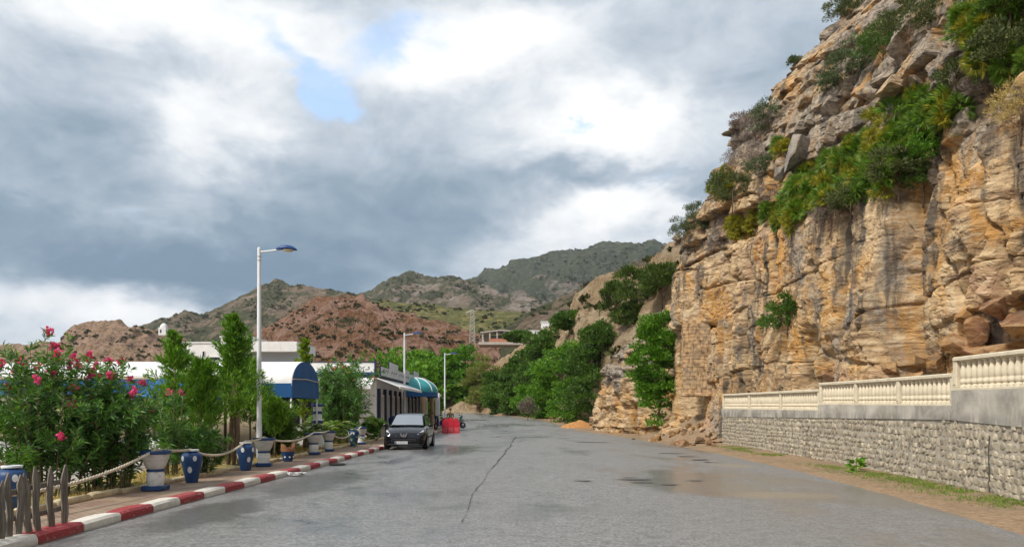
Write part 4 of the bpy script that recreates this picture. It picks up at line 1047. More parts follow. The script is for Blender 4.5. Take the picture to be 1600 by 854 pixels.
# ------------------------------------------------------------------ picket fence
ft = tag(empty('picket_fence', (0, 0, 0)), 'low weathered grey wooden picket fence standing on the kerb', 'fence')
pk = [(100, 817, .80, .02), (79, 822, .80, -.01), (58, 828, .82, -.03), (45, 831, .76, -.10), (30, 834, .74, .04), (15, 838, .78, .0), (2, 842, .70, .02), (-14, 846, .72, 0), (-32, 850, .75, .03)]
pos = []
for i, (px, py, h, lean) in enumerate(pk):
    d = (EYE - .14) * FPX / (py - HZ); x = (px - 800) / FPX * d; pos.append((x, d))
    mb = MB(); w_ = random.uniform(.075, .098); th_ = .028; nn = 7; vs = []
    for k in range(nn):
        z = h * (k / (nn - 1)); ww = w_ / 2 * (1 if z < h * .86 else (.7 if k < nn - 1 else .16)) + random.uniform(-.005, .005); ox = .012 * math.sin(k * 1.3 + i)
        vs += [(ox - ww, -th_ / 2, z), (ox + ww, -th_ / 2, z), (ox + ww, th_ / 2, z), (ox - ww, th_ / 2, z)]
    # extra ring just below the point
    fs = [(k * 4 + j, k * 4 + (j + 1) % 4, (k + 1) * 4 + (j + 1) % 4, (k + 1) * 4 + j) for k in range(nn - 1) for j in range(4)] + [(3, 2, 1, 0), tuple(range((nn - 1) * 4, nn * 4))]
    mb.add(vs, fs); mb.build('picket', m_wood, ft, loc=(x, d, .145), rot=(random.uniform(-.04, .06), lean, R(62) + random.uniform(-.15, .15)))
for z in (.20, .55):
    a = Vector((pos[0][0] - .03, pos[0][1] + .06, .145 + z)); b_ = Vector((pos[-1][0] - .03, pos[-1][1] + .0, .145 + z - .04))
    dv = b_ - a; mb = MB(); M = dv.to_track_quat('X', 'Z').to_matrix()
    for k in range(2):
        c_ = a.lerp(b_, .27 + .5 * k) + Vector((-.035, 0, random.uniform(-.02, .02)))
        MB().bbox((0, 0, 0), (dv.length * .53, .025, .07), .006, M).build('rail', m_wood, ft, loc=c_ + Vector((0, 0, .008 * k)))

# ------------------------------------------------------------------ parked car
m_car = simple('black_car_paint', (.004, .0045, .007), .15, .1, 2, spec=.5, coat=.12)
m_trim = simple('black_plastic_trim', (.012, .012, .013), .55, .1, 10)
m_cglass, nt, b = base_mat('car_glass'); b.inputs['Base Color'].default_value = (.30, .33, .37, 1); b.inputs['Metallic'].default_value = .42; b.inputs['Roughness'].default_value = .06; b.inputs['Specular IOR Level'].default_value = .9; b.inputs['Coat Weight'].default_value = .6; b.inputs['Coat Roughness'].default_value = .02  # pale, part-metallic base colour stands in for the bright sky reflection
m_lampg = simple('headlamp_glass', (.62, .65, .68), .12, .15, 30, coat=1.0)
m_chrome = simple('chrome', (.75, .75, .76), .15, .03, 5, metal=1.0)
m_tyre = simple('tyre_rubber', (.018, .018, .018), .85, .1, 12)
m_rim = simple('alloy_rim', (.45, .45, .46), .3, .08, 8, metal=.8)
m_plate = simple('number_plate', (.62, .62, .60), .5, .05, 10)
m_pblue = simple('plate_blue', (.02, .06, .3), .5, .05, 10)
m_ink = simple('plate_ink', (.03, .03, .035), .6, .05, 10)
def car():
    t = empty('parked_car', (-4.5, 31.95, 0))
    # body stations along y (front = 0): (y, halfwidth low, z low, halfwidth belt, z belt, halfwidth top, z top)
    def sect(y, wl, zl, wb, zb, wt, zt):
        return [(-wl, zl), (-wb - .0, zl + .16), (-wb - .012, (zl + zb) / 2 + .05), (-wb, zb - .03), (-wb + .05, zb + .015), (-wt, zt - .015), (-wt * .5, zt), (0, zt + .006), (wt * .5, zt), (wt, zt - .015), (wb - .05, zb + .015), (wb, zb - .03), (wb + .012, (zl + zb) / 2 + .05), (wb, zl + .16), (wl, zl)]
    st = [(.00, .55, .30, .60, .52, .48, .56), (.04, .68, .22, .73, .60, .58, .66), (.16, .76, .19, .815, .68, .62, .735), (.45, .82, .18, .86, .78, .66, .84), (.80, .84, .18, .875, .86, .68, .92), (1.12, .84, .18, .88, .92, .70, .985), (1.5, .85, .17, .882, .94, .74, 1.0), (2.2, .85, .17, .885, .95, .76, 1.0), (3.2, .85, .17, .88, .97, .76, 1.0), (3.8, .83, .19, .86, .98, .74, 1.02), (4.1, .78, .24, .82, .96, .70, 1.0), (4.2, .70, .32, .76, .9, .62, .94)]
    k = 15; vs = []
    for s_ in st: vs += [(x, s_[0], z) for x, z in sect(*s_)]
    mb = MB(); mb.add(vs, [(i * k + j, i * k + j + 1, (i + 1) * k + j + 1, (i + 1) * k + j) for i in range(len(st) - 1) for j in range(k - 1)] + [(i * k + k - 1, i * k, (i + 1) * k, (i + 1) * k + k - 1) for i in range(len(st) - 1)] + [tuple(range(k))[::-1], tuple(range((len(st) - 1) * k, len(st) * k))])
    body = mb.build('body', m_car, t, True, 45)
    # cabin shell
    cab = [(1.02, .74, .97, .70, .985), (1.75, .745, .98, .60, 1.44), (2.1, .75, .98, .61, 1.50), (2.7, .75, .98, .61, 1.51), (3.4, .745, .98, .59, 1.47), (3.85, .73, .98, .57, 1.38), (4.14, .70, .98, .62, 1.04)]
    vs = []; kk = 9
    for y, wb, zb, wt, zt in cab:
        vs += [(-wb, y, zb), (-wb + (wb - wt) * .5, y, zb + (zt - zb) * .5), (-wt, y, zt - .04 * (zt > 1.1)), (-wt * .8, y, zt), (0, y, zt + .015), (wt * .8, y, zt), (wt, y, zt - .04 * (zt > 1.1)), (wb - (wb - wt) * .5, y, zb + (zt - zb) * .5), (wb, y, zb)]
    mb = MB(); mb.add(vs, [(i * kk + j, i * kk + j + 1, (i + 1) * kk + j + 1, (i + 1) * kk + j) for i in range(len(cab) - 1) for j in range(kk - 1)])
    mb.build('cabin', m_car, t, True, 45)
    # glass panels slightly proud
    def quad_panel(name, a, b_, c_, d_, off, mat, n_=5, bulge=.015):
        a, b_, c_, d_ = map(Vector, (a, b_, c_, d_)); nr = (b_ - a).cross(d_ - a).normalized(); off_v = Vector(off); vs = []
        for i in range(n_):
            for j in range(n_):
                u, v_ = i / (n_ - 1), j / (n_ - 1); p = a.lerp(b_, u).lerp(d_.lerp(c_, u), v_); vs.append(p + off_v + off_v.normalized() * bulge * math.sin(math.pi * u))
        mb = MB(); mb.add(vs, [(i * n_ + j, (i + 1) * n_ + j, (i + 1) * n_ + j + 1, i * n_ + j + 1) for i in range(n_ - 1) for j in range(n_ - 1)]); return mb.build(name, mat, t, True)
    quad_panel('windscreen', (-.68, 1.06, 1.005), (.68, 1.06, 1.005), (.555, 1.735, 1.425), (-.555, 1.735, 1.425), (0, -.012, .022), m_cglass)
    quad_panel('rear_window', (.6, 4.10, 1.08), (-.6, 4.10, 1.08), (-.52, 3.88, 1.35), (.52, 3.88, 1.35), (0, .012, .014), m_cglass)
    for s_ in (-1, 1):
        quad_panel('side_window', (s_ * .735, 1.32, 1.01), (s_ * .745, 2.42, 1.01), (s_ * .625, 2.42, 1.42), (s_ * .615, 1.82, 1.40), (s_ * .016, 0, .004), m_cglass, 4, .0)
        quad_panel('side_window', (s_ * .745, 2.50, 1.01), (s_ * .735, 3.45, 1.02), (s_ * .60, 3.36, 1.40), (s_ * .625, 2.50, 1.42), (s_ * .016, 0, .004), m_cglass, 4, .0)
        # headlamp: swept-back wedge
        mb = MB(); pts = [(.33, .035, .575), (.60, .06, .55), (.70, .12, .60), (.795, .42, .80), (.76, .42, .815), (.60, .15, .69)]
        vs = [(s_ * x, y - .025, z + .012) for x, y, z in pts] + [(s_ * x * .97, y + .08, z - .02) for x, y, z in pts]
        f_ = [tuple(range(6)), tuple(range(11, 5, -1))] + [(i, i + 6, (i + 1) % 6 + 6, (i + 1) % 6) for i in range(6)]
        mb.add(vs, f_ if s_ > 0 else [q[::-1] for q in f_]); hl = mb.build('headlight', m_lampg, t)
        mb = MB(); mb.lathe([(0, 0), (.05, .0), (.055, .02), (.03, .03)], 14, cap=False); mb.build('reflector', m_chrome, hl, True, loc=(s_ * .58, .075, .62), rot=(R(80), 0, 0))
        fg = MB().lathe([(.075, 0), (.08, .02), (.06, .03), (.055, .015), (0, .015)], 16, cap=False).build('fog_light', m_chrome, t, True, 40, loc=(s_ * .58, .055, .34), rot=(R(90), 0, 0))
        MB().lathe([(.058, .0), (.0, .012)], 14, cap=False).build('lens', m_lampg, fg, True, loc=(0, 0, .018))
        mb = MB(); mb.bbox((s_ * .98, 1.30, 1.02), (.20, .10, .13), .035); mr = mb.build('mirror', m_car, t, True, 60)
        MB().tube([(s_ * .86, 1.31, .98), (s_ * .93, 1.31, .99)], .025, 6).build('mirror_arm', m_trim, mr)
        for y in (1.95, 2.95):
            mb = MB(); mb.bbox((s_ * .895, y + .15, .87), (.025, .18, .035), .01); mb.build('door_handle', m_car, t, True, 40)
        mb = MB(); mb.bbox((s_ * .898, 2.2, .52), (.018, 2.0, .06), .006); mb.build('rub_strip', m_trim, t)
        for y in (.78, 3.38):
            wt_ = link('wheel', None, t, (s_ * .80, y, .315)); wt_.empty_display_size = .1
            me = MB().lathe([(.20, -.10), (.27, -.105), (.305, -.085), (.318, -.04), (.318, .04), (.305, .085), (.27, .105), (.20, .10)], 28, cap=False)
            me.build('tyre', m_tyre, wt_, True, 40, rot=(0, R(90), 0))
            mb = MB(); mb.lathe([(.205, -.08), (.205, .085), (.18, .095), (.175, .07), (.05, .05), (.045, .08), (0, .085)], 20, cap=False)
            for q in range(6):
                a = 2 * math.pi * q / 6; mb.box((.11 * math.cos(a), .11 * math.sin(a), .075), (.15, .04, .03), a)
            mb.build('rim', m_rim, wt_, True, 40, rot=(0, s_ * R(90), 0))
            # arch
            mb = MB(); nA = 16; vs = []
            for i in range(nA + 1):
                a = math.pi * i / nA
                for r_, xo in ((.345, .0), (.385, .004), (.345, -.12)): vs.append((s_ * (.885 + xo), y + r_ * math.cos(a), .315 + r_ * math.sin(a)))
            mb.add(vs, [(i * 3 + j, i * 3 + j + 1, (i + 1) * 3 + j + 1, (i + 1) * 3 + j) for i in range(nA) for j in range(2)]); mb.build('wheel_arch', m_trim, t)
            mb = MB(); n_ = 24; mb.add([(s_ * .893, y, .315)] + [(s_ * .893, y + .35 * math.cos(2 * math.pi * i / n_), max(.18, .315 + .35 * math.sin(2 * math.pi * i / n_))) for i in range(n_)], [(0, 1 + i, 1 + (i + 1) % n_) for i in range(n_)]); mb.build('wheel_well', m_trim, t)
    # move tyres outwards past the well discs
    for ch in t.children:
        if ch.name.startswith('wheel') and ch.type == 'EMPTY': ch.location.x *= 1.018
    # grille, bumper, plate, badge
    gr_ = MB().bbox((0, .0, .40), (1.05, .07, .16), .02).build('grille', m_trim, t)
    for z in (.36, .40, .44): MB().box((0, -.037, z), (.98, .01, .012)).build('grille_bar', m_car, gr_)
    MB().bbox((0, .03, .235), (1.36, .14, .05), .02).build('bumper_lip', m_trim, t)
    MB().bbox((0, -.005, .505), (1.2, .06, .04), .015).build('bumper', m_car, t)
    pl = MB().bbox((-.10, -.045, .315), (.53, .015, .115), .004).build('number_plate', m_plate, t)
    MB().box((-.325, -.0545, .315), (.06, .004, .10)).build('plate_band', m_pblue, pl)
    link('lettering', text_mesh('12 7214 61', .085, 'lettering', m_ink, .002), pl, (-.07, -.0555, .315), (R(90), 0, 0))
    # emblem: winged shield
    mb = MB(); pts = [(-.15, .09), (-.10, .085), (-.07, .0), (-.03, -.03), (.03, -.03), (.07, .0), (.10, .085), (.15, .09), (.11, -.03), (.06, -.07), (-.06, -.07), (-.11, -.03)]
    mb.prism([(x, z) for x, z in pts], -.012, .012)
    mb.build('emblem', m_chrome, t, loc=(0, -.03, .625)); mb = MB(); mb.prism([(-.035, .03), (0, .07), (.035, .03), (.02, -.01), (-.02, -.01)], -.012, .012); mb.build('emblem', m_chrome, t, loc=(0, -.03, .625))
    for s_ in (-1, 1): MB().tube([(s_ * .05, 1.0, .985), (s_ * .1 - .25, 1.03, 1.02), (s_ * .3 - .35, 1.06, 1.035)], .01, 5).build('wiper', m_trim, t)
    return t
ct = car(); tag(ct, 'black hatchback parked at the kerb facing the camera', 'car')

# ------------------------------------------------------------------ red road barrier
m_redp = simple('red_plastic', (.55, .012, .03), .4, .12, 4, dirt=(.5, .08, .09), dirt_amt=.4)
m_redp2 = simple('faded_red_plastic', (.58, .07, .085), .5, .12, 6)
bt = tag(empty('road_barrier', (-4.28, 53.8, .02), R(4)), 'bright red plastic road barrier standing on the road behind the car', 'barrier')
for i, (x, h) in enumerate(((-.41, 1.05), (0, 1.08), (.41, 1.05))):
    mb = MB(); prof = [(-.20, .0), (.20, 0), (.20, h * .82), (.13 if i != 1 else .16, h), (-.13 if i != 1 else -.16, h), (-.20, h * .82)]
    if i == 0: prof[4] = (-.06, h * .97); prof[5] = (-.2, h * .78)
    if i == 2: prof[3] = (.06, h * .97); prof[2] = (.2, h * .78)
    mb.prism([(x + a, z) for a, z in prof], -.17, .17); mb.build('section', m_redp, bt)
    MB().bbox((x, -.18, .26), (.36, .03, .34), .02).build('panel', m_redp2, bt)
    if i != 1: MB().bbox((x * .55, -.195, .045), (.14, .02, .05), .005).build('foot_slot', m_white, bt)
MB().bbox((0, 0, .035), (1.26, .46, .07), .02).build('base', m_redp, bt)
for x in (-.205, .205): MB().bbox((x, -.172, .55), (.02, .012, .95), .004).build('groove', m_navy, bt)

# ------------------------------------------------------------------ restaurant by the road
def opening(parent, X, y0, y1, z0, z1, nmul=2):
    fr = MB(); t_ = .07
    fr.box((X + .02, (y0 + y1) / 2, z1 - t_ / 2), (.10, y1 - y0, t_)).box((X + .02, (y0 + y1) / 2, z0 + t_ / 2), (.10, y1 - y0, t_))
    for k in range(nmul + 1):
        y = y0 + t_ / 2 + (y1 - y0 - t_) * k / nmul; fr.box((X + .018, y, (z0 + z1) / 2), (.096, t_, z1 - z0 - 2 * t_ - .002))
    f_ = fr.build('window', m_white, parent)
    for k in range(nmul):
        a = y0 + t_ + (y1 - y0 - t_) * k / nmul; w_ = (y1 - y0 - t_) / nmul - t_
        MB().box((X, a + w_ / 2, (z0 + z1) / 2), (.02, w_ - .004, z1 - z0 - 2 * t_ - .004)).build('pane', m_glass, f_)
rest = tag(empty('restaurant', (0, 0, 0)), 'low white seaside restaurant with sign boards along its roof edge', 'building')
XF, Y0, Y1 = -7.6, 43.0, 69.0
MB().box(((-19 + XF) / 2, (Y0 + Y1) / 2 + .0, 1.75), (19 + XF, Y1 - Y0, 3.5)).build('wall', m_wplaster, rest)
MB().box(((-19.2 + XF) / 2 + .08, (Y0 + Y1) / 2, 3.58), (19.4 + XF, Y1 - Y0 + .3, .16)).build('roof', m_navy, rest)
MB().box((XF + .06, (Y0 + Y1) / 2, .33), (.12, Y1 - Y0 - .02, .66)).build('dado', m_concrete, rest)
# road side: windows and navy pilasters
ys = np.arange(Y0 + .35, Y1 - 1.6, 2.05)
for i, y in enumerate(ys):
    if 55.5 < y + .8 < 60.5: opening(rest, XF + .03, y + .25, y + 1.75, .2, 2.5, 2)
    else: opening(rest, XF + .03, y + .25, y + 1.75, .75, 2.55, 3)
    MB().box((XF + .09, y, 1.45), (.18, .22, 2.86)).build('pilaster', m_navy, rest)
MB().bbox((-6.2, 64.0, 1.55), (.36, .36, 3.0), .02).build('corner_column', m_white, rest)
# front (towards the camera): openings behind the plants
for k in range(4):
    x0 = -17.5 + k * 2.4
    mb = MB(); f_ = mb.box((x0 + .9, Y0 - .03, 1.6), (1.9, .06, 1.9)).build('window', m_white, rest)
    for s_ in (-.45, .45): MB().box((x0 + .9 + s_, Y0 - .07, 1.6), (.78, .02, 1.7)).build('pane', m_glass, f_)
# sign fascia facing the camera
fa = MB().box(((-19 + XF) / 2, Y0 - .12, 4.0), (19 + XF - .1, .12, .62)).build('sign_fascia', m_white, rest)
MB().box(((-19 + XF) / 2, Y0 - .12, 4.335), (19 + XF, .18, .05)).build('fascia_cap', m_navy, fa)
MB().box(((-19 + XF) / 2, Y0 - .16, 3.72), (19 + XF - .12, .10, .10)).build('fascia_stripe', m_bluep, fa)
# flowing script and star on the fascia (Arabic-like strokes as seen)
def stroke(pts, w_=.035):
    mb = MB(); y = Y0 - .195
    for (x0, z0), (x1, z1) in zip(pts[:-1], pts[1:]):
        dx, dz = x1 - x0, z1 - z0; l_ = math.hypot(dx, dz) or 1; nx, nz = -dz / l_ * w_ / 2, dx / l_ * w_ / 2
        mb.add([(x0 - nx, y, z0 - nz), (x1 - nx, y, z1 - nz), (x1 + nx, y, z1 + nz), (x0 + nx, y, z0 + nz)], [(0, 1, 2, 3)])
    return mb.build('lettering', m_navy, fa)
def scr(cx, pts): stroke([(cx + x, 3.98 + z) for x, z in pts])
for cx in (-10.35, -13.9, -17.0):
    scr(cx, [(-.05, .16), (.0, .13), (.03, .18)]); scr(cx, [(.18, .2), (.24, .05), (.36, -.07), (.5, -.09), (.6, -.04), (.72, -.08), (.85, -.07), (.93, .0)])
    scr(cx, [(.0, -.02), (-.12, -.06), (-.2, -.02), (-.22, .06)]); scr(cx, [(.45, .1), (.5, .12)])
    for k in range(3):
        a = math.pi * k / 3; scr(cx + 1.25, [(-.12 * math.cos(a), .02 - .12 * math.sin(a)), (.12 * math.cos(a), .02 + .12 * math.sin(a))])
    scr(cx + 1.75, [(-.06, .05), (.0, .0), (.05, .06)]); scr(cx + 2.3, [(-.12, -.05), (.0, -.07), (.1, -.02), (.08, .1), (.02, .04)])
MB().box((XF - .02, Y0 - .15, 4.0), (.10, .22, .95)).build('corner_fin', m_navy, rest)
# stepped sign boards along the road side
m_board = simple('grey_white_board', (.60, .62, .63), .5, .08, 4)
y = Y0 + .6
for i, (ln, z1_) in enumerate(((3.0, 4.12), (3.4, 4.55), (2.9, 4.2), (2.7, 4.45), (2.6, 4.25), (2.9, 4.6), (2.5, 4.3), (2.6, 4.35))):
    bo = MB().box((XF + .16, y + ln / 2, (3.62 + z1_) / 2), (.08, ln - .08, z1_ - 3.62)).build('sign_board', m_board, rest)
    MB().box((XF + .12, y + ln / 2, (3.66 + z1_) / 2), (.06, ln - .0, z1_ - 3.62)).build('board_frame', m_navy, bo)
    for q in range(3):
        w_ = ln * .16; yy = y + ln * (.25 + .25 * q)
        MB().box((XF + .203, yy, 3.95), (.006, w_, .05)).box((XF + .203, yy - w_ / 2, 3.88), (.0065, .05, .16)).box((XF + .204, yy + w_ * .3, 4.03), (.005, .06, .06)).build('lettering', m_navy, bo)
    y += ln
# sloping white awnings
for (a, b_, o_) in ((Y0 - .2, 53.2, 1.35), (61.0, 68.6, 1.3)):
    mb = MB(); mb.prism([(XF + .05, 3.42), (XF + .05, 3.48), (XF + o_, 2.98), (XF + o_, 2.84), (XF + o_ - .03, 2.84), (XF + o_ - .03, 2.93)], a, b_); mb.build('awning', m_awn, rest)
# front awning towards the camera
mb = MB(); mb.prism([(Y0 - .06, 3.42), (Y0 - .06, 3.48), (Y0 - 1.6, 2.98), (Y0 - 1.6, 2.80), (Y0 - 1.57, 2.80), (Y0 - 1.57, 2.93)], -18, XF - .02, 'x'); mb.build('awning', m_awn, rest)
# teal dome awning with blue valance
dm = MB(); nA, nB = 25, 10; vs = []
def dome_pt(a, f):   # a: 0..pi along the rim, f: 0 rim .. 1 crown
    c_ = math.cos(f * math.pi / 2); return (XF + .1 + 1.9 * math.sin(a) * c_, 57.8 - 3.3 * math.cos(a) * c_, 2.95 + 1.12 * math.sin(f * math.pi / 2))
dm.add([dome_pt(math.pi * i / (nA - 1), j / nB) for i in range(nA) for j in range(nB + 1)], [(i * (nB + 1) + j, (i + 1) * (nB + 1) + j, (i + 1) * (nB + 1) + j + 1, i * (nB + 1) + j + 1) for i in range(nA - 1) for j in range(nB)])
do = dm.build('dome_awning', m_teal, rest, True)
for k in range(1, 6):
    a = math.pi * k / 6; MB().tube([Vector(dome_pt(a, j / 10)) + Vector((.02, 0, .02)) for j in range(11)], .028, 6).build('rib', m_white, do, True)
mb = MB(); vs = []
for i in range(nA):
    x, y_, z_ = dome_pt(math.pi * i / (nA - 1), 0); vs += [(x, y_, 2.95), (x, y_, 2.60)]
mb.add(vs, [(i * 2, i * 2 + 1, i * 2 + 3, i * 2 + 2) for i in range(nA - 1)]); mb.build('valance', m_blue, do)
m_tanst = simple('tan_stone_pillar', (.46, .34, .21), .85, .2, 3, bmp=.4)
for (x, y_) in ((-6.35, 54.9), (-6.30, 60.4)):
    mb = MB(); mb.lathe([(.22, 0), (.22, .12), (.18, .16), (.17, 2.25), (.2, 2.3), (.24, 2.42), (.24, 2.58)], 14, (x, y_, .0)); mb.build('porch_pillar', m_tanst, rest, True, 40)

# ------------------------------------------------------------------ blue barrel canopy over the entrance
bc = tag(empty('barrel_canopy', (-7.75, 28.9, .12)), 'barrel-vaulted white canopy with blue rounded front on thin posts', 'canopy')
W2 = 1.85; zS, zT = 2.42, 3.36; Lc = 9.5
def arch(n=20): return [(-W2 * math.cos(math.pi * i / n), zS + (zT - zS) * math.sin(math.pi * i / n) ** .95) for i in range(n + 1)]
A = arch(); mb = MB(); vs = []
for x in np.linspace(0, -Lc, 14): vs += [(x, y_, z_) for y_, z_ in A]
k = len(A); mb.add(vs, [(i * k + j, (i + 1) * k + j, (i + 1) * k + j + 1, i * k + j + 1) for i in range(13) for j in range(k - 1)]); mb.build('vault', m_awn, bc, True)
mb = MB(); poly = [(-W2, 2.0)] + A + [(W2, 2.0)]; mb.add([(.01, y_, z_) for y_, z_ in poly] + [(-.02, y_, z_) for y_, z_ in poly], [tuple(range(len(poly))), tuple(range(2 * len(poly) - 1, len(poly) - 1, -1))] + [(i, i + len(poly), (i + 1) % len(poly) + len(poly), (i + 1) % len(poly)) for i in range(len(poly))]); mb.build('front_panel', m_blue, bc)
for s_ in (-1, 1):
    MB().box((-Lc / 2 - .03, s_ * (W2 - .01), 2.25), (Lc, .03, .50)).build('side_valance', m_blue, bc)
    for x in (-.05, -4.5, -9.2): MB().tube([(x, s_ * (W2 - .06), 0), (x, s_ * (W2 - .06), 2.6)], .032, 8).build('post', m_white, bc, True)
MB().tube([(.03, -W2, 2.64), (.03, 0, 2.70), (.03, W2, 2.64)], .018, 6).build('cord', m_rope, bc, True)

# ------------------------------------------------------------------ long pergola and terrace
pg = tag(empty('terrace_pergola', (0, 0, 0)), 'long white-roofed terrace shelter with blue valance behind the oleanders', 'pergola')
mb = MB(); mb.prism([(23.6, 2.66), (23.6, 2.74), (27.0, 3.34), (30.4, 2.74), (30.4, 2.66), (27.0, 3.26)], -26, -9.1, 'x'); mb.build('roof', m_awn, pg)
MB().box((-17.5, 23.58, 2.37), (16.8, .03, .50)).build('valance', m_blue, pg)
MB().box((-17.5, 23.62, 2.655), (16.8, .05, .05)).build('fascia', m_edge, pg)
for x in (-25, -21.5, -18, -14.6, -11.2):
    for y_ in (24.0, 30.0): MB().tube([(x, y_, .1), (x, y_, 2.70)], .06, 8).build('post', m_bark, pg, True)
tag(MB().box((-19.0, 32.0, 1.4), (17.0, .25, 2.6)).box((-19.0, 31.99, 2.75), (17.2, .35, .1)).build('terrace_wall', m_cream_wall), 'tan rendered wall at the back of the terrace', 'wall')
lw = tag(MB().box((-15.6, 22.0, .45), (14, .2, .66)).box((-15.6, 22.0, .80), (14.2, .28, .06)).build('parapet', m_wplaster), 'low white parapet wall across the terrace', 'wall')

# plastic chairs and tables
def chair():
    t = empty('plastic_chair')
    mb = MB(); mb.bbox((0, 0, .43), (.44, .42, .03), .012); mb.build('seat', m_plast, t)
    mb = MB(); n = 11; vs = []
    for i in range(n):
        a = R(200) + R(140) * i / (n - 1); x, y_ = .25 * math.cos(a) * 1.02, .22 * math.sin(a)
        vs += [(x, y_, .62), (x * 1.05, y_ * 1.10, .80 + .05 * math.sin(math.pi * i / (n - 1)))]
    mb.add(vs, [(i * 2, i * 2 + 2, i * 2 + 3, i * 2 + 1) for i in range(n - 1)]); bk = mb.build('backrest', m_plast, t, True)
    for i in range(1, n - 1, 2):
        a = R(200) + R(140) * i / (n - 1); MB().box((.25 * math.cos(a), .21 * math.sin(a), .53), (.03, .015, .20), a).build('slat', m_plast, bk)
    for s_ in (-1, 1):
        MB().tube([(s_ * .23, -.12, .66), (s_ * .26, .05, .65), (s_ * .25, .2, .62)], .022, 6).build('armrest', m_plast, t, True)
        for y_ in (-1, 1): MB().tube([(s_ * .27, y_ * .25, 0), (s_ * .22, y_ * .19, .43), (s_ * .24, y_ * .19, .63)], [.02, .028, .022], 6).build('leg', m_plast, t, True)
    return t
def table():
    t = empty('plastic_table')
    MB().bbox((0, 0, .71), (.85, .85, .03), .01).build('tabletop', m_plast, t); MB().bbox((0, 0, .66), (.76, .76, .07), .01).build('apron', m_plast, t)
    for sx_ in (-1, 1):
        for sy_ in (-1, 1): MB().tube([(sx_ * .38, sy_ * .38, 0), (sx_ * .33, sy_ * .33, .66)], [.025, .035], 6).build('leg', m_plast, t, True)
    return t
c0, t0 = chair(), table(); first_c, first_t = True, True
TZ = .105
chairs = [(-12.9, 19.4, .3, 'white plastic armchair at the left picture edge'), (-13.7, 20.1, 1.4, None), (-10.4, 20.6, 2.5, None), (-9.6, 20.9, -1.3, None), (-11.6, 24.5, .4, None), (-10.2, 25.4, 2.0, None), (-13.2, 25.0, -.7, None), (-15.0, 24.8, 1.0, None), (-10.0, 22.9, 3.1, None), (-12.6, 26.8, 2.4, None)]
for i, (x, y_, rz, lab) in enumerate(chairs):
    lab = lab or 'white plastic armchair on the terrace glimpsed through the plants'
    o = c0 if i == 0 else copy_tree(c0)
    o.location = (x, y_, TZ); o.rotation_euler.z = rz; tag(o, lab, 'chair', 'terrace chairs')
for i, (x, y_, rz) in enumerate(((-10.1, 21.5, .1), (-13.4, 19.2, .2), (-11.0, 25.2, .3), (-14.0, 25.9, .1), (-12.9, 22.9, 0))):
    o = t0 if i == 0 else copy_tree(t0)
    o.location = (x, y_, TZ); o.rotation_euler.z = rz; tag(o, ['square white plastic table between chairs under the pines', 'square white plastic table at the left picture edge'][i] if i < 2 else 'square white plastic table deep under the terrace roof', 'table', 'terrace tables')
# rolled blue sunshade hanging under the pergola, and hanging blue windbreak
t = tag(empty('closed_parasol', (-8.75, 22.6, .11)), 'blue closed parasol with a yellow tip among the pines', 'parasol')
MB().tube([(0, 0, 0), (0, 0, 2.2)], .025, 8).build('pole', m_metal, t, True)
MB().lathe([(.05, 1.45), (.22, 1.5), (.27, 1.62), (.20, 1.85), (.08, 2.05)], 12).build('canopy', m_bluep, t, True)
MB().lathe([(.08, 2.05), (.10, 2.1), (.03, 2.2)], 10).build('tip', simple('yellow_cap', (.6, .36, .06), .6), t, True)
t = tag(empty('parasol', (-9.9, 23.2, .11)), 'open blue parasol tilted above the white chairs', 'parasol')
MB().tube([(0, 0, 0), (0, 0, 2.3)], .025, 8).build('pole', m_metal, t, True)
mb = MB(); mb.add([(0, 0, 2.62)] + [(1.05 * math.cos(math.pi * i / 4), 1.05 * math.sin(math.pi * i / 4), 2.15) for i in range(8)] , [(0, 1 + i, 1 + (i + 1) % 8) for i in range(8)]); mb.build('canopy', m_blue, t, rot=(.15, -.2, 0))
# navy display panel between the trees
# ------------------------------------------------------------------ scooters by the car
def scooter(name, loc, rz, mat, lab):
    t = tag(empty(name, loc, rz), lab, 'scooter', 'parked scooters')
    for y_ in (-.6, .6):
        wh = MB().lathe([(.14, -.05), (.22, -.06), (.25, -.03), (.25, .03), (.22, .06), (.14, .05)], 18, cap=False).build('wheel', m_tyre, t, True, 40, loc=(0, y_, .25), rot=(0, R(90), 0))
        MB().lathe([(0, .02), (.14, .03), (.14, -.03), (0, -.02)], 12, cap=False).build('hub', m_rim, wh, True)
    mb = MB(); mb.prism([(.2, .28), (.85, .35), (.9, .75), (.75, .80), (.35, .72), (.22, .45)], -.15, .15, 'x'); mb.build('rear_body', mat, t)
    mb = MB(); mb.prism([(-.30, .25), (.25, .25), (.25, .31), (-.25, .31), (-.42, .95), (-.50, .95), (-.44, .35)], -.17, .17, 'x'); mb.build('leg_shield', mat, t)
    MB().bbox((0, .55, .82), (.26, .68, .09), .03).build('seat', m_trim, t, True, 50)
    MB().tube([(0, -.6, .25), (0, -.48, .9), (0, -.45, 1.02)], .035, 8).build('fork', m_metal, t, True)
    MB().tube([(-.33, -.36, 1.06), (-.1, -.45, 1.03), (.1, -.45, 1.03), (.33, -.36, 1.06)], .022, 6).build('handlebar', m_trim, t, True)
    MB().bbox((0, -.52, .95), (.22, .14, .2), .04).build('headlamp_cowl', mat, t, True, 50)
    for s_ in (-1, 1): MB().tube([(s_ * .28, -.4, 1.05), (s_ * .34, -.42, 1.2)], .01, 5).bbox((s_ * .36, -.42, 1.24), (.12, .02, .08), .01).build('mirror', m_trim, t)
    return t
m_scb = simple('blue_scooter_paint', (.015, .03, .16), .3, .1, 5, coat=.8)
scooter('scooter', (-5.72, 47.4, .12), R(20), m_scb, 'dark blue scooter parked on the pavement just behind the car')
scooter('scooter', (-5.55, 59.0, .17), R(-25), m_scb, 'blue scooter parked left of the red barrier')
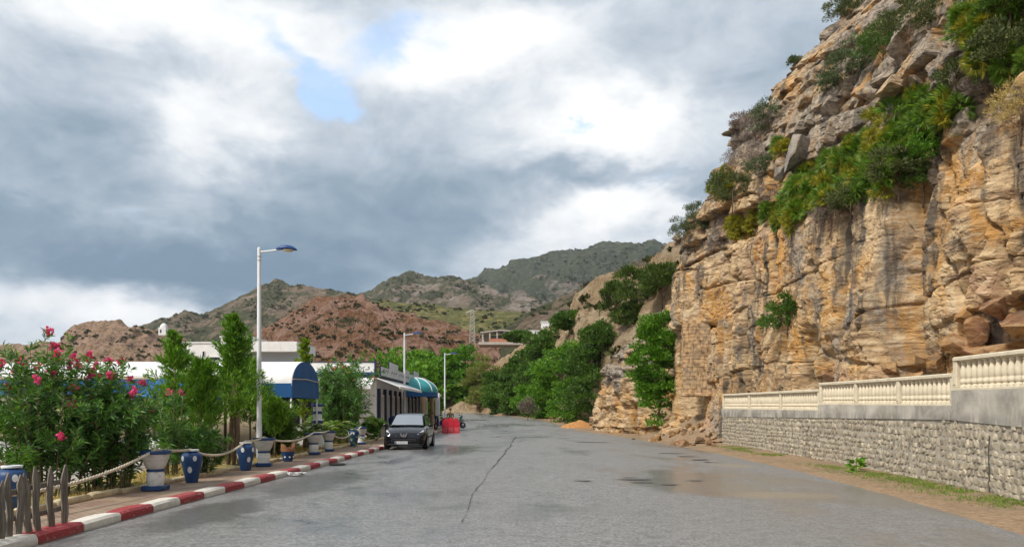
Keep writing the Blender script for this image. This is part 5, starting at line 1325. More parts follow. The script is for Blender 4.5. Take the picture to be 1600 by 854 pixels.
scooter('scooter', (-4.55, 62.0, .17), R(75), simple('teal_scooter_paint', (.02, .12, .13), .3, .1, 5, coat=.8), 'dark teal scooter seen over the top of the red barrier')
o = tag(empty('blue_bin', (-7.1, 46.0, .12)), 'small blue waste bin behind the car roof', 'bin')
MB().lathe([(.22, 0), (.28, .9), (.30, .92), (.30, .98)], 14).build('body', m_bluep, o, True, 40); MB().lathe([(.30, .98), (.26, 1.1), (.1, 1.18)], 14).build('lid', m_bluep, o, True, 40)

# ------------------------------------------------------------------ person behind the barrier
m_skin = simple('skin', (.42, .25, .17), .6, .05); m_olive = simple('olive_shirt', (.20, .17, .09), .9, .15, 8); m_hair = simple('dark_hair', (.015, .012, .01), .6, .2, 20); m_trous = simple('dark_trousers', (.03, .035, .05), .9, .15, 8)
def person(loc, rz):
    t = tag(empty('person', loc, rz), 'person with dark hair in an olive top standing behind the red barrier', 'person')
    J = {'pel': (0, 0, .92), 'wai': (0, 0, 1.08), 'che': (0, .0, 1.28), 'nec': (0, .0, 1.44), 'hea': (0, -.01, 1.52), 'hd2': (0, -.015, 1.66)}
    ed = [('pel', 'wai'), ('wai', 'che'), ('che', 'nec'), ('nec', 'hea'), ('hea', 'hd2')]; rad = {'pel': (.15, .11), 'wai': (.13, .10), 'che': (.16, .11), 'nec': (.05, .055), 'hea': (.075, .085), 'hd2': (.078, .095)}
    for s_, q in ((-1, 'l'), (1, 'r')):
        J.update({'sh' + q: (s_ * .19, 0, 1.38), 'el' + q: (s_ * .25, .03, 1.10), 'wr' + q: (s_ * .24, -.08, .88), 'ha' + q: (s_ * .235, -.12, .79), 'hi' + q: (s_ * .09, 0, .86), 'kn' + q: (s_ * .10, -.02, .48), 'an' + q: (s_ * .11, .02, .08), 'to' + q: (s_ * .12, -.16, .03)})
        ed += [('che', 'sh' + q), ('sh' + q, 'el' + q), ('el' + q, 'wr' + q), ('wr' + q, 'ha' + q), ('pel', 'hi' + q), ('hi' + q, 'kn' + q), ('kn' + q, 'an' + q), ('an' + q, 'to' + q)]
        rad.update({'sh' + q: (.065, .065), 'el' + q: (.045, .045), 'wr' + q: (.032, .032), 'ha' + q: (.038, .022), 'hi' + q: (.09, .09), 'kn' + q: (.06, .06), 'an' + q: (.042, .042), 'to' + q: (.045, .03)})
    ks = list(J); me = bpy.data.meshes.new('body'); me.from_pydata([J[k_] for k_ in ks], [(ks.index(a), ks.index(b_)) for a, b_ in ed], [])
    o = link('body', me, t); sk = o.modifiers.new('skin', 'SKIN'); o.modifiers.new('sub', 'SUBSURF').levels = 2
    for i, k_ in enumerate(ks): me.skin_vertices[0].data[i].radius = rad[k_]; me.skin_vertices[0].data[i].use_root = (k_ == 'pel')
    bpy.context.view_layer.update(); m2 = bpy.data.meshes.new_from_object(o.evaluated_get(bpy.context.evaluated_depsgraph_get())); o.modifiers.clear(); o.data = m2
    m2.materials.clear()
    for mm in (m_skin, m_olive, m_trous): m2.materials.append(mm)
    for p_ in m2.polygons:
        z = p_.center.z; x = abs(p_.center.x); p_.use_smooth = True
        p_.material_index = 0 if z > 1.44 or (x > .18 and z < 1.12) else (1 if z > .92 else 2)
    mb = MB(); n = 12; prof = [(.085, 1.60), (.098, 1.66), (.095, 1.72), (.06, 1.765), (.005, 1.775)]
    mb.lathe(prof, n, (0, .012, 0), sy=1.15); mb.build('hair', m_hair, t, True)
    MB().add([(-.015, -.09, 1.60), (.015, -.09, 1.60), (0, -.118, 1.602), (0, -.092, 1.645)], [(0, 2, 3), (2, 1, 3), (0, 1, 2)]).build('nose', m_skin, t)
    return t
person((-4.62, 57.6, .03), R(15))

# ------------------------------------------------------------------ distant buildings
def far_block(name, lab, px0, px1, pyt, pyb, d, depth, wins=(), mat=None, parapet=True):
    a, b_ = P(px0, pyt, d), P(px1, pyb, d); t = tag(empty(name, ((a.x + b_.x) / 2, d, b_.z - 6)), lab, 'building')
    w_, h = b_.x - a.x, a.z - b_.z
    MB().box((0, depth / 2, 6 + h / 2 - 3), (w_, depth, h + 6)).build('wall', mat or m_wplaster, t)
    if parapet: MB().box((0, depth / 2, 6 + h + .12), (w_ + .3, depth + .3, .22)).build('parapet', m_wplaster, t)
    for (u, v_, ww, hh) in wins:
        f_ = MB().box((-w_ / 2 + u * w_, -.04, 6 + v_ * h), (ww, .1, hh)).build('window', m_wplaster, t)
        MB().box((-w_ / 2 + u * w_, -.10, 6 + v_ * h), (ww - .2, .05, hh - .2)).build('pane', m_glass, f_)
    return t
far_block('house', 'white flat-roofed house on the slope left of the tall pine', 286, 345, 536, 566, 125, 8, ((.55, .45, .5, 1.0), (.85, .2, 1.8, .7), (.25, .3, .8, .9)))
far_block('house', 'white stepped house block behind the tall pine', 345, 390, 527, 566, 122, 8, ((.5, .3, 1.0, .8), (.2, .65, .8, .9)))
t = far_block('house', 'long white building with a shaded overhang left of the street lamp', 388, 466, 546, 572, 118, 9, (), simple('white_render_painted_shade', (.42, .47, .52), .85, .06), False)  # white wall; the shade under its overhang is painted in as blue-grey
MB().box((0, 3.0, 6 + 2.56 + .3), (8.6, 11, 1.5)).build('overhang', m_wplaster, t)
# small domed shrine on the headland
d = 430; a = P(256, 521, d); t = tag(empty('domed_shrine', a), 'tiny white domed shrine on the skyline of the headland', 'shrine')
MB().box((0, 0, 1.2), (4.2, 4.2, 4.4)).build('wall', m_wplaster, t); MB().lathe([(2.0, 3.4), (1.9, 4.2), (1.4, 5.1), (.6, 5.7), (0, 5.9)], 14, cap=False).build('dome', m_wplaster, t, True); MB().box((-.8, -2.12, 1.2), (.9, .1, 1.8)).build('door', m_navy, t)
# unfinished concrete frame
d = 200.0; t = tag(empty('unfinished_building', P(788, 533, d)), 'roofless-looking unfinished concrete frame building on the terrace above the trees', 'building')
sc_ = d / FPX; W_ = 68 * sc_
mb = MB(); mb.prism([(-W_ / 2 - .6, 2.45), (-W_ * .1, 3.05), (W_ / 2 + .4, 2.55), (W_ / 2 + .4, 2.25), (-W_ * .1, 2.75), (-W_ / 2 - .6, 2.15)], -.4, 7.5); mb.build('roof_slab', m_concrete, t)
for i, x in enumerate(np.linspace(-W_ / 2, W_ / 2, 7)):
    for y_ in (0, 3.4, 7.0): MB().box((x, y_, .95), (.34, .34, 2.9)).build('column', m_concrete, t)
MB().box((0, 7.4, 1.0), (W_ - .4, .2, 2.6)).build('back_wall', m_concrete, t)
MB().box((-.5, -.15, .25), (W_ * .62, .2, .9)).build('brick_infill', m_brickred, t); MB().box((0, 3.6, -.55), (W_ + 2, 9, .7)).build('floor_slab', m_concrete, t)
far_block('house', 'small white outbuilding beside the unfinished concrete frame', 821, 843, 517, 533, 196, 5)
far_block('house', 'white square turret house on the ridge above the bushes', 846, 862, 503, 522, 190, 3, ((.5, .6, .8, .6),))
far_block('water_tank', 'pale narrow tank on the ridge right of the turret house', 869, 876, 487, 502, 185, 1.2, (), m_metal, False)
# lattice pylon
d = 190.0; p0 = P(738, 535, d); t = tag(empty('lattice_pylon', p0), 'grey lattice pylon standing left of the unfinished building', 'pylon')
H_ = 50 * d / FPX
for sx_ in (-1, 1):
    for sy_ in (-1, 1): MB().tube([(sx_ * .7, sy_ * .7, -1), (sx_ * .4, sy_ * .4, H_)], .05, 4).build('leg', m_metal, t)
mb = MB(); nb = 8
for i in range(nb):
    z0, z1 = H_ * i / nb, H_ * (i + 1) / nb; w0, w1 = .7 - .3 * i / nb, .7 - .3 * (i + 1) / nb
    for sy_ in (-1, 1):
        mb.tube([(-w0, sy_ * w0, z0), (w1, sy_ * w1, z1)], .03, 4); mb.tube([(w0, sy_ * w0, z0), (-w1, sy_ * w1, z1)], .03, 4)
    for sx_ in (-1, 1): mb.tube([(sx_ * w0, -w0, z0), (sx_ * w1, w1, z1)], .03, 4)
mb.build('bracing', m_metal, t); MB().tube([(-1.6, 0, H_ * .93), (0, 0, H_ + .1), (1.0, 0, H_ * .98)], .1, 5).build('crossarm', m_metal, t)

# ------------------------------------------------------------------ foliage generators
m_lbroad = leaf_mat('broad_leaf', [(.022, .06, .008), (.05, .125, .012), (.095, .20, .016), (.16, .27, .025)])
m_ldark = leaf_mat('dark_leaf', [(.018, .042, .010), (.036, .08, .013), (.065, .125, .018), (.11, .165, .03)])
m_lole = leaf_mat('oleander_leaf', [(.018, .05, .012), (.038, .10, .02), (.075, .165, .03), (.15, .25, .05)], .38, .35, .5)
m_lcon = leaf_mat('conifer_needle', [(.022, .065, .007), (.055, .135, .012), (.11, .215, .018), (.20, .30, .03)])
m_lyel = leaf_mat('yellow_conifer_needle', [(.06, .10, .01), (.13, .19, .015), (.22, .28, .03)])
m_lpalm = leaf_mat('palm_blade', [(.02, .05, .008), (.05, .115, .012), (.11, .19, .02), (.24, .25, .03)], .42, .3, .45)
m_lpalmy = leaf_mat('yellow_palm_blade', [(.05, .07, .008), (.13, .14, .012), (.26, .23, .02), (.34, .25, .04)], .45, .3, .4)
m_lgrey = leaf_mat('grey_twigs', [(.07, .05, .045), (.12, .09, .08), (.18, .145, .125), (.13, .125, .08)], .8, .1, .2)
m_lsage = leaf_mat('sage_leaf', [(.02, .035, .018), (.045, .065, .03), (.085, .11, .05), (.13, .15, .075)], .7, .15, .2)
m_lolive = leaf_mat('olive_feather_leaf', [(.06, .075, .02), (.11, .13, .03), (.18, .19, .055), (.22, .2, .09)])
m_ldry = leaf_mat('dry_grass', [(.20, .13, .04), (.33, .24, .09), (.42, .32, .13), (.16, .17, .04)], .8, .2, .2)
m_lgrass = leaf_mat('green_grass', [(.04, .075, .012), (.08, .14, .02), (.14, .19, .035), (.22, .19, .07)], .7, .25, .2)
m_lhill = leaf_mat('hill_scrub_leaf', [(.030, .034, .014), (.05, .055, .022), (.08, .085, .032), (.11, .105, .045)], .8, .1, .1, 1.0)
m_lscrub = leaf_mat('dusty_scrub_leaf', [(.022, .035, .012), (.045, .06, .02), (.08, .095, .035), (.13, .125, .05)], .7, .15, .15)
m_lpine = leaf_mat('pine_needle', [(.016, .034, .008), (.034, .062, .012), (.065, .10, .018), (.10, .13, .03)], .6, .2, .2)
m_petal = leaf_mat('pink_petal', [(.42, .02, .10), (.60, .045, .17), (.70, .11, .26), (.55, .03, .12)], .55, .25, .2)
m_petalc = leaf_mat('coral_petal', [(.55, .09, .07), (.65, .16, .12), (.72, .38, .28)], .55, .25, .2)
def unit(v): return v / np.maximum(np.linalg.norm(v, axis=-1, keepdims=True), 1e-9)
def blades(base, dirs, L_, W_, rg, bend=0.0):
    """one diamond-shaped leaf each (4 vertices)"""
    n = len(base); L_ = np.broadcast_to(L_, n)[:, None]; W_ = np.broadcast_to(W_, n)[:, None]
    dirs = unit(dirs); side = unit(np.cross(dirs, rg.normal(size=(n, 3))))
    midp = base + dirs * L_ * .45; tip = base + dirs * L_; tip[:, 2] -= (bend * L_)[:, 0]
    v = np.stack([base, midp + side * W_ * .5, tip, midp - side * W_ * .5], 1).reshape(-1, 3)
    return v, np.arange(n * 4, dtype=np.int32).reshape(-1, 4)
def rdir(rg, n): return unit(rg.normal(size=(n, 3)))
def crown_np(rg, R3, nclump, nleaf, L_, W_, low=-.4, clump=.30, up=.35, shell=.55, spiky=0.0):
    R3 = np.array(R3); d = rdir(rg, nclump * 3); d = d[d[:, 2] > low][:nclump]; nclump = len(d)
    rr = shell + (1 - shell) * rg.random(nclump) ** .7; lump = 1 + .22 * fbm(d[:, 0] * 1.7 + 9, d[:, 1] * 1.7, d[:, 2] * 1.7, seed=int(rg.integers(999)), o=3) * 2
    cc = d * (rr * lump)[:, None] * R3
    cs = (clump * (.6 + .8 * rg.random(nclump)))
    k = rg.choice(nclump, nleaf, p=cs ** 2 / np.sum(cs ** 2)); e = rdir(rg, nleaf); e[:, 2] = np.abs(e[:, 2]) * .9 - .25 + 0 * e[:, 2]
    rad = rg.random(nleaf) ** .45
    pos = cc[k] + unit(e) * (rad * cs[k])[:, None] * R3.mean() * np.array([1, 1, .8])
    dr = unit(e) * .7 + unit(cc[k] / R3) * .45 + np.array([0, 0, up]) + rg.normal(size=(nleaf, 3)) * .45
    return pos, dr, cc
def limbs(mb, cc, base, top, r0, rg, n=7):
    mb.tube([base, Vector(base).lerp(Vector(top), .5) + Vector((rg.normal() * .04, rg.normal() * .04, 0)) * (Vector(top) - Vector(base)).length, top], [r0, r0 * .75, r0 * .5], 7)
    for i in rg.choice(len(cc), min(n, len(cc)), replace=False):
        q = Vector(cc[i]); s_ = Vector(base).lerp(Vector(top), float(rg.uniform(.35, 1.0))); m_ = s_.lerp(q, .5); m_.z += .08 * (q - s_).length
        mb.tube([s_, m_, q], [r0 * .42, r0 * .28, r0 * .10], 5)
def bush(name, loc, R3, nleaf, L_, W_, mat, seed, lab, cat='bush', group=None, nclump=60, low=-.35, zc=.45, trunk=.06, clump=.28, up=.35, shell=.5, rz=0, wood=None):
    rg = np.random.default_rng(seed); pos, dr, cc = crown_np(rg, R3, nclump, nleaf, L_, W_, low, clump, up, shell)
    off = np.array([0, 0, R3[2] * zc * 2]); pos = pos + off; cc = cc + off
    t = tag(empty(name, loc, rz), lab, cat, group)
    v, f = blades(pos, dr, L_ * rg.uniform(.6, 1.3, nleaf), W_ * rg.uniform(.7, 1.2, nleaf), rg)
    link('crown', npmesh('crown', v, f, mat), t)
    mb = MB(); limbs(mb, cc, (0, 0, -.3), (0, 0, R3[2] * zc * 2), trunk, rg, 8); mb.build('trunk', wood or m_bark, t, True)
    return t

# ------------------------------------------------------------------ oleanders
def oleander(loc, h, spread, nst, seed, lab, flowers=0, mat=None, pet=None, L_=.17, W_=.034, group='oleander shrubs', dens=1.0, low=.0):
    rg = np.random.default_rng(seed); t = tag(empty('oleander', loc), lab, 'shrub', group); mb = MB(); B_, D_ = [], []; tips = []
    for i in range(nst):
        a = rg.uniform(0, 2 * math.pi); out = spread * rg.random() ** .6; hh = h * rg.uniform(.55, 1.0) * (1 - .25 * (out / spread) ** 2)
        rb = min(out * .55, spread * .45); b0 = np.array([math.cos(a) * rb, math.sin(a) * rb, 0]); tp = np.array([math.cos(a) * out, math.sin(a) * out, hh])
        pts = [b0 + (tp - b0) * np.array([q ** 1.35, q ** 1.35, q ** .9]) for q in np.linspace(0, 1, 7)]
        mb.tube(pts, list(np.linspace(.017, .005, 7)), 4, False); branches = [pts]
        for _ in range(5):
            s_ = rg.integers(1, 6); p0 = pts[s_]; dv = unit(np.array([rg.normal(), rg.normal(), 1.1])) * h * rg.uniform(.14, .30); p1 = p0 + dv
            branches.append([p0 + (p1 - p0) * q for q in np.linspace(0, 1, 4)])
        for br_ in branches:
            br_ = np.array(br_); n = int((62 if len(br_) > 5 else 38) * dens); q = rg.uniform(low if len(br_) > 5 else .15, 1, n) ** .8 * (len(br_) - 1); ii = np.clip(q.astype(int), 0, len(br_) - 2)
            p = br_[ii] + (br_[ii + 1] - br_[ii]) * (q - ii)[:, None]; ax = unit(br_[ii + 1] - br_[ii])
            dr = unit(np.cross(ax, rdir(rg, n))) * .9 + ax * rg.uniform(.35, .95, n)[:, None]
            B_.append(p); D_.append(dr); tips.append(br_[-1])
    pos = np.concatenate(B_); dr = np.concatenate(D_); n = len(pos)
    v, f = blades(pos, dr, L_ * rg.uniform(.65, 1.2, n), W_ * rg.uniform(.8, 1.2, n), rg, .12)
    link('crown', npmesh('crown', v, f, mat or m_lole), t); mb.build('stems', m_bark, t, True)
    if flowers:
        tips = np.array(tips); order = np.argsort(-tips[:, 2] + rg.normal(size=len(tips)) * h * .35 + (tips[:, 1] > .3) * .5)[:flowers]
        for i in order:
            c_ = tips[i]; m_ = int(rg.integers(9, 17)); fc = c_ + rdir(rg, m_) * rg.uniform(.02, .085, m_)[:, None]; base = np.repeat(fc, 5, 0); fd = np.repeat(rdir(rg, m_) * .5 + np.array([0, -.25, .45]), 5, 0) + rg.normal(size=(m_ * 5, 3)) * .75
            v, f = blades(base, fd, .052, .046, rg); link('flower_cluster', npmesh('flower_cluster', v, f, pet or m_petal), t)
    return t
oleander((-8.5, 14.0, .13), 2.8, 1.15, 44, 1, 'tall oleander with pink flowers at the left picture edge behind the fence', 34)
oleander((-7.85, 14.9, .13), 2.6, .85, 44, 2, 'dense oleander with pink flowers beside the nearest urn', 24)
oleander((-7.85, 17.6, .13), 2.1, .6, 13, 4, 'loose pale oleander with one pink bloom behind the front spotted jar', 3, None, None, .19, .03, dens=.7)
oleander((-7.45, 18.4, .13), 1.25, .55, 18, 5, 'low leafy oleander just behind the front spotted jar', 0, None, None, .18, .03)
oleander((-7.9, 35.2, .13), 3.9, 1.25, 40, 6, 'tall oleander with coral flowers beside the parked car', 7, None, m_petalc, .24, .05)
oleander((-8.4, 38.6, .13), 4.4, 1.2, 30, 7, 'tallest oleander in front of the restaurant sign', 5, None, m_petalc, .24, .05)
oleander((-7.0, 38.4, .13), 1.35, .5, 16, 8, 'small oleander with coral flowers beside the car bonnet', 5, None, m_petalc, .2, .045)
oleander((-7.75, 25.6, .13), 1.9, .7, 24, 9, 'flowerless dark oleander left of the canopy post', 0, m_ldark, None, .17, .04)
oleander((-8.3, 27.2, .13), 2.2, .75, 20, 10, 'flowerless oleander under the blue canopy front', 0, m_ldark, None, .17, .04)

# ------------------------------------------------------------------ feathery conifers
def conifer(loc, h, r, z0, nleaf, seed, lab, mat=None, trunk=.05, lean=0.0, stems=1, L_=.13, W_=.032, expo=.62):
    rg = np.random.default_rng(seed); t = tag(empty('conifer', loc), lab, 'tree', 'young conifers'); mb = MB()
    ns = 90; nleaf = int(nleaf * .8); u = rg.random(ns) ** .75; zz = z0 + (h - z0) * u; rr = 1.35 * r * (1 - u) ** expo * (.25 + .95 * rg.random(ns) ** 1.3) * (.7 + .6 * vn(u * 6, u * 0, seed=seed)) + .04; a = rg.uniform(0, 6.283, ns)
    tipp = np.stack([np.cos(a) * rr, np.sin(a) * rr, zz + rr * .55], -1); root = np.stack([0 * rr, 0 * rr, np.maximum(z0 * .8, zz - rr * .25)], -1)
    k = rg.integers(0, ns, nleaf); q = rg.uniform(.15, 1.05, nleaf); ln = np.linalg.norm(tipp - root, axis=1)
    pos = root[k] + (tipp - root)[k] * q[:, None] + rg.normal(size=(nleaf, 3)) * (.03 + .085 * ln[k] * (1.15 - q))[:, None] * np.array([1, 1, .8])
    dr = unit((tipp - root)[k]) * .9 + np.array([0, 0, .55]) + rg.normal(size=(nleaf, 3)) * .5
    pos[:, 0] += lean * pos[:, 2]
    v, f = blades(pos, dr, L_ * rg.uniform(.6, 1.4, nleaf), W_ * rg.uniform(.7, 1.3, nleaf), rg)
    link('crown', npmesh('crown', v, f, mat or m_lcon), t)
    for s_ in range(stems):
        o_ = (s_ - (stems - 1) / 2) * .16; mb.tube([(o_, 0, -.1), (o_ * .5 + lean * .5, .02, h * .3), (lean * h * .8, 0, h * .85)], [trunk, trunk * .75, trunk * .2], 7)
    mb.build('trunk', m_bark, t, True); return t
conifer((-8.3, 18.9, .13), 3.4, .48, .95, 8500, 21, 'narrow bright green conifer with pointed top between the oleander and the pines')
conifer((-7.75, 21.4, .13), 4.1, .78, 1.25, 13000, 22, 'tall dark green conifer left of the nearest street lamp', None, .06, 0, 3)
conifer((-8.35, 20.7, .13), 2.5, .62, 1.1, 7000, 23, 'lower light green conifer leaning towards the blue parasol', m_lcon, .05, -.03)
conifer((-8.3, 23.3, .13), 3.7, .5, 1.4, 7000, 24, 'conifer partly hidden behind the nearest street lamp', None, .05)
conifer((-7.6, 24.6, .13), 1.9, .5, .8, 4500, 25, 'short conifer just right of the nearest street lamp', None, .04)
conifer((-8.15, 20.0, .13), 2.75, .55, .9, 6500, 27, 'feathery light green conifer in front of the blue parasol', m_lcon, .03, .02, 2, .18, .028, .45)
conifer((-8.6, 25.2, .13), 3.1, .6, 1.0, 6500, 29, 'feathery conifer between the nearest lamp and the blue canopy', m_lcon, .04, 0, 1, .18, .03, .5)
conifer((-10.4, 38.5, .13), 5.0, .62, .8, 7000, 26, 'yellow-green conifer rising above the blue canopy', m_lyel, .06, 0, 1, .16, .06)

# ------------------------------------------------------------------ feather palms near the canopy
def feather_palm(loc, nf, fl, stemh, seed, lab, mat=None, lw=.035, ll=.32):
    rg = np.random.default_rng(seed); t = tag(empty('feather_palm', loc), lab, 'palm', 'small feather palms'); mb = MB()
    MB().lathe([(.15, -.1), (.17, stemh * .5), (.13, stemh)], 10).build('trunk', m_bark, t, True); B_, D_, LL = [], [], []
    for i in range(nf):
        a = 2 * math.pi * (i / nf) + rg.normal() * .3; el_ = rg.uniform(.35, 1.35); L_ = fl * rg.uniform(.75, 1.1); pts = []
        for q in np.linspace(0, 1, 9):
            x = L_ * q * math.cos(el_) * (1 + .1 * q); z = stemh + L_ * q * math.sin(el_) - L_ * .55 * q ** 2.2; pts.append(np.array([math.cos(a) * x, math.sin(a) * x, z]))
        mb.tube(pts, list(np.linspace(.018, .004, 9)), 4, False); pts = np.array(pts); n = 46; q = np.linspace(.15, 1, n) * 8; ii = np.clip(q.astype(int), 0, 7)
        p = pts[ii] + (pts[ii + 1] - pts[ii]) * (q - ii)[:, None]; ax = unit(pts[ii + 1] - pts[ii]); sd_ = unit(np.cross(ax, [0, 0, 1.0])); sg = np.where(np.arange(n) % 2, 1, -1)[:, None]
        B_.append(p); D_.append(sd_ * sg + ax * .7 + np.array([0, 0, .15]) + rg.normal(size=(n, 3)) * .12); LL.append(ll * np.sin(np.clip(np.linspace(.2, 1, n) * math.pi * .88, 0, 3)) + .06)
    v, f = blades(np.concatenate(B_), np.concatenate(D_), np.concatenate(LL), lw, rg, .15); link('fronds', npmesh('fronds', v, f, mat or m_lpalm), t); mb.build('ribs', m_bark, t, True); return t
feather_palm((-8.0, 33.0, .13), 22, 2.0, .35, 31, 'bright green feather palm between the blue canopy and the car')
feather_palm((-7.8, 36.8, .13), 16, 1.9, .9, 32, 'arching yellow-green palm beside the parked car', m_lyel)
feather_palm((-7.9, 29.6, .13), 18, 1.2, .5, 33, 'small feather palm below the blue canopy front')

# ------------------------------------------------------------------ trees beyond the restaurant
for i, (px, d, zt, rx, n_, mt, lab) in enumerate([
    (622, 80, 7.2, 3.8, 5200, m_lbroad, 'broad green tree behind the restaurant roof boards'), (650, 84, 8.0, 3.2, 5200, m_lbroad, 'green tree between the second street lamp and the teal dome'), (672, 134, 11.0, 4.6, 5600, m_lbroad, 'tallest broad tree between the second and third street lamps'),
    (706, 132, 11.6, 4.4, 6000, m_lbroad, 'broad green tree behind the farthest street lamp'), (738, 130, 9.0, 3.8, 5000, m_lbroad, 'rounded green tree across the road bend'), (668, 80, 5.2, 1.8, 3000, m_lbroad, 'low green tree right behind the teal dome')]):
    g0 = float(g(d)); bush('broadleaf_tree', ((px - 800) / FPX * d, d, g0), (rx, rx, (zt - g0) * .52), n_, .0050 * d, .0032 * d, mt, 40 + i, lab, 'tree', 'trees beyond the restaurant', 90, -.9, .50, .2, .23)
bush('feathery_tree', ((752 - 800) / FPX * 126, 126, 1.3), (2.6, 2.6, 4.2), 5200, .55, .12, m_lolive, 51, 'pale olive feathery tree at the road bend', 'tree', None, 60, -.6, .62, .15, .26, .6)
bush('feathery_tree', ((775 - 800) / FPX * 126, 126, 1.4), (2.8, 2.8, 3.4), 4200, .55, .12, m_lolive, 52, 'shorter olive feathery tree right of the pale one', 'tree', None, 60, -.6, .6, .15, .26, .6)
bush('feathery_tree', ((750 - 800) / FPX * 122, 122, 1.15), (2.4, 2.0, 1.6), 2800, .5, .14, m_lolive, 53, 'low olive bush at the foot of the bend', 'bush', None, 40, -.4, .5, .1, .3, .5)

# ------------------------------------------------------------------ plants placed on rock and slopes
bpy.context.view_layer.update()
EYE_V = Vector((0, 0, EYE))
from mathutils.bvhtree import BVHTree
_bvh = {}
def bvh(o):
    if o.name not in _bvh:
        me = o.data; nv = len(me.vertices); co = np.empty(nv * 3, np.float32); me.vertices.foreach_get('co', co)
        k = len(me.polygons); ix = np.empty(k * 4, np.int32); me.loops.foreach_get('vertex_index', ix)
        _bvh[o.name] = BVHTree.FromPolygons((co.reshape(-1, 3) + np.array(o.location, np.float32)).tolist(), ix.reshape(-1, 4).tolist())
    return _bvh[o.name]
def hit(objs, px, py):
    d = Vector(((px - 800) / FPX, 1.0, (HZ - py) / FPX)).normalized(); best = None
    for o in objs:
        loc, nr, _, dist = bvh(o).ray_cast(EYE_V, d, 3000)
        if loc is not None and (best is None or dist < best[2]): best = (loc.copy(), nr.copy() if nr.dot(d) < 0 else -nr, dist)
    return best[:2] if best else None
SL = [ridge_o, outc_o, cliff_o, ground]
# hillside shrubs along the right of the road
hb = [(800, 640, 100, 3.0, 2.6, m_ldark), (795, 610, 112, 3.2, 2.4, m_ldark), (820, 636, 90, 2.6, 3.0, m_ldark), (845, 628, 84, 3.2, 3.4, m_lbroad), (868, 615, 78, 3.0, 4.0, m_lbroad), (900, 625, 70, 2.5, 3.6, m_lbroad), (925, 610, 66, 2.6, 4.4, m_ldark), (850, 585, 92, 3.0, 3.0, m_ldark), (880, 570, 84, 3.2, 3.4, m_lbroad), (905, 555, 78, 3.0, 3.6, m_lbroad),
      (930, 565, 72, 2.6, 3.2, m_ldark), (825, 580, 108, 3.4, 2.2, m_ldark), (862, 535, 112, 3.2, 3.2, m_ldark), (838, 560, 118, 3.0, 2.0, m_ldark), (945, 525, 72, 2.0, 2.6, m_ldark), (790, 590, 125, 3.0, 1.8, m_ldark), (815, 525, 140, 2.4, 1.3, m_ldark), (895, 500, 100, 2.2, 1.4, m_ldark)]
hlab = 'dense evergreen shrub on the slope right of the road'
hnames = ['dark shrub nearest the far road bend', 'rounded dark shrub above the far bend', 'dark shrub low beside the road edge', 'bright green shrub in the middle of the roadside thicket', 'tall bright green shrub in the roadside thicket', 'bright green shrub left of the rock outcrop foot', 'dark shrub pressed against the rock outcrop', 'dark shrub halfway up the slope', 'bright shrub halfway up the slope', 'bright leafy shrub high in the thicket', 'dark shrub above the rock outcrop shoulder', 'low dark shrub on the tan scree', 'dark shrub below the white turret house', 'dark mat of shrub below the concrete frame', 'dark shrub left of the rounded pine bush', 'flat dark shrub at the left end of the slope', 'small dark shrub beside the concrete frame', 'small dark shrub under the tan ridge']
for i, (px, py, d, rx, rz, mt) in enumerate(hb):
    h_ = hit([ridge_o, ground], px, py); p_ = h_[0] if h_ else P(px, py, d)
    if p_.y > 170: p_ = P(px, py, d)
    L_ = .24 * max(1.0, p_.y / 75); n_ = 9000
    bush('shrub', (p_.x - .3, p_.y - .6, max(p_.z - rz * .75, float(g(p_.y)) - .1)), (rx * 1.1, rx * 1.05, rz * .66), n_, L_, L_ * .62, mt, 60 + i, hnames[i] + ', evergreen', 'bush', 'hillside shrubs', 90, -.95, .42, .10, .25)
for i, (px, py, rx, rz, mt, lab) in enumerate([(1000, 468, 2.3, 2.0, m_lpine, 'large rounded dark pine bush high beside the cliff'), (965, 480, 1.7, 1.7, m_lpine, 'rounded dark pine bush left of the largest one'), (1035, 455, 1.5, 1.6, m_lpine, 'dark pine bush touching the cliff corner'), (985, 505, 1.6, 1.3, m_lpine, 'dark bush on top of the rock outcrop')]):
    h_ = hit([ridge_o, ground], px, py); p_ = h_[0]
    bush('pine_bush', (p_.x - .2, p_.y - .8, p_.z - rz * .8), (rx, rx, rz), 5200, .34, .10, mt, 90 + i, lab, 'bush', 'pine bushes', 60, -.6, .55, .1, .26, .5, .6)
bush('shrub', (8.55, 45.2, 1.0), (1.45, 1.2, 3.3), 18000, .16, .11, m_lbroad, 101, 'tall bright green bush wedged between the outcrop and the cliff', 'bush', None, 110, -1, .5, .06, .22, .3, .45)
bush('dry_shrub', ((825 - 800) / FPX * 84, 84, .4), (1.0, .9, 1.2), 1500, .3, .06, m_lgrey, 102, 'brown dry shrub at the road edge in front of the green thicket', 'bush', None, 30, -.5, .5, .05, .3, .6)

# fan palms: three rosette meshes shared by all
def fan_palm_mesh(seed, mat, nf=32, fl=.62):
    rg = np.random.default_rng(seed); B_, D_, LL = [], [], []
    for i in range(nf):
        a = rg.uniform(0, 6.283); el_ = rg.uniform(-.1, 1.35); ax = np.array([math.cos(a) * math.cos(el_), math.sin(a) * math.cos(el_), math.sin(el_)]); st_ = ax * fl * rg.uniform(.4, .8); sd_ = unit(np.cross(ax, rdir(rg, 1)[0])); nb = 17
        an = np.linspace(-1.25, 1.25, nb); B_.append(np.repeat(st_[None], nb, 0)); D_.append(np.cos(an)[:, None] * ax + np.sin(an)[:, None] * sd_ + np.array([0, 0, -.12])); LL.append(fl * (.62 + .38 * np.cos(an)) * .8)
        B_.append(np.zeros((1, 3))); D_.append(ax[None]); LL.append(np.array([np.linalg.norm(st_)]))
    v, f = blades(np.concatenate(B_), np.concatenate(D_), np.concatenate(LL), .036, rg, .12); return npmesh('rosette', v, f, mat)
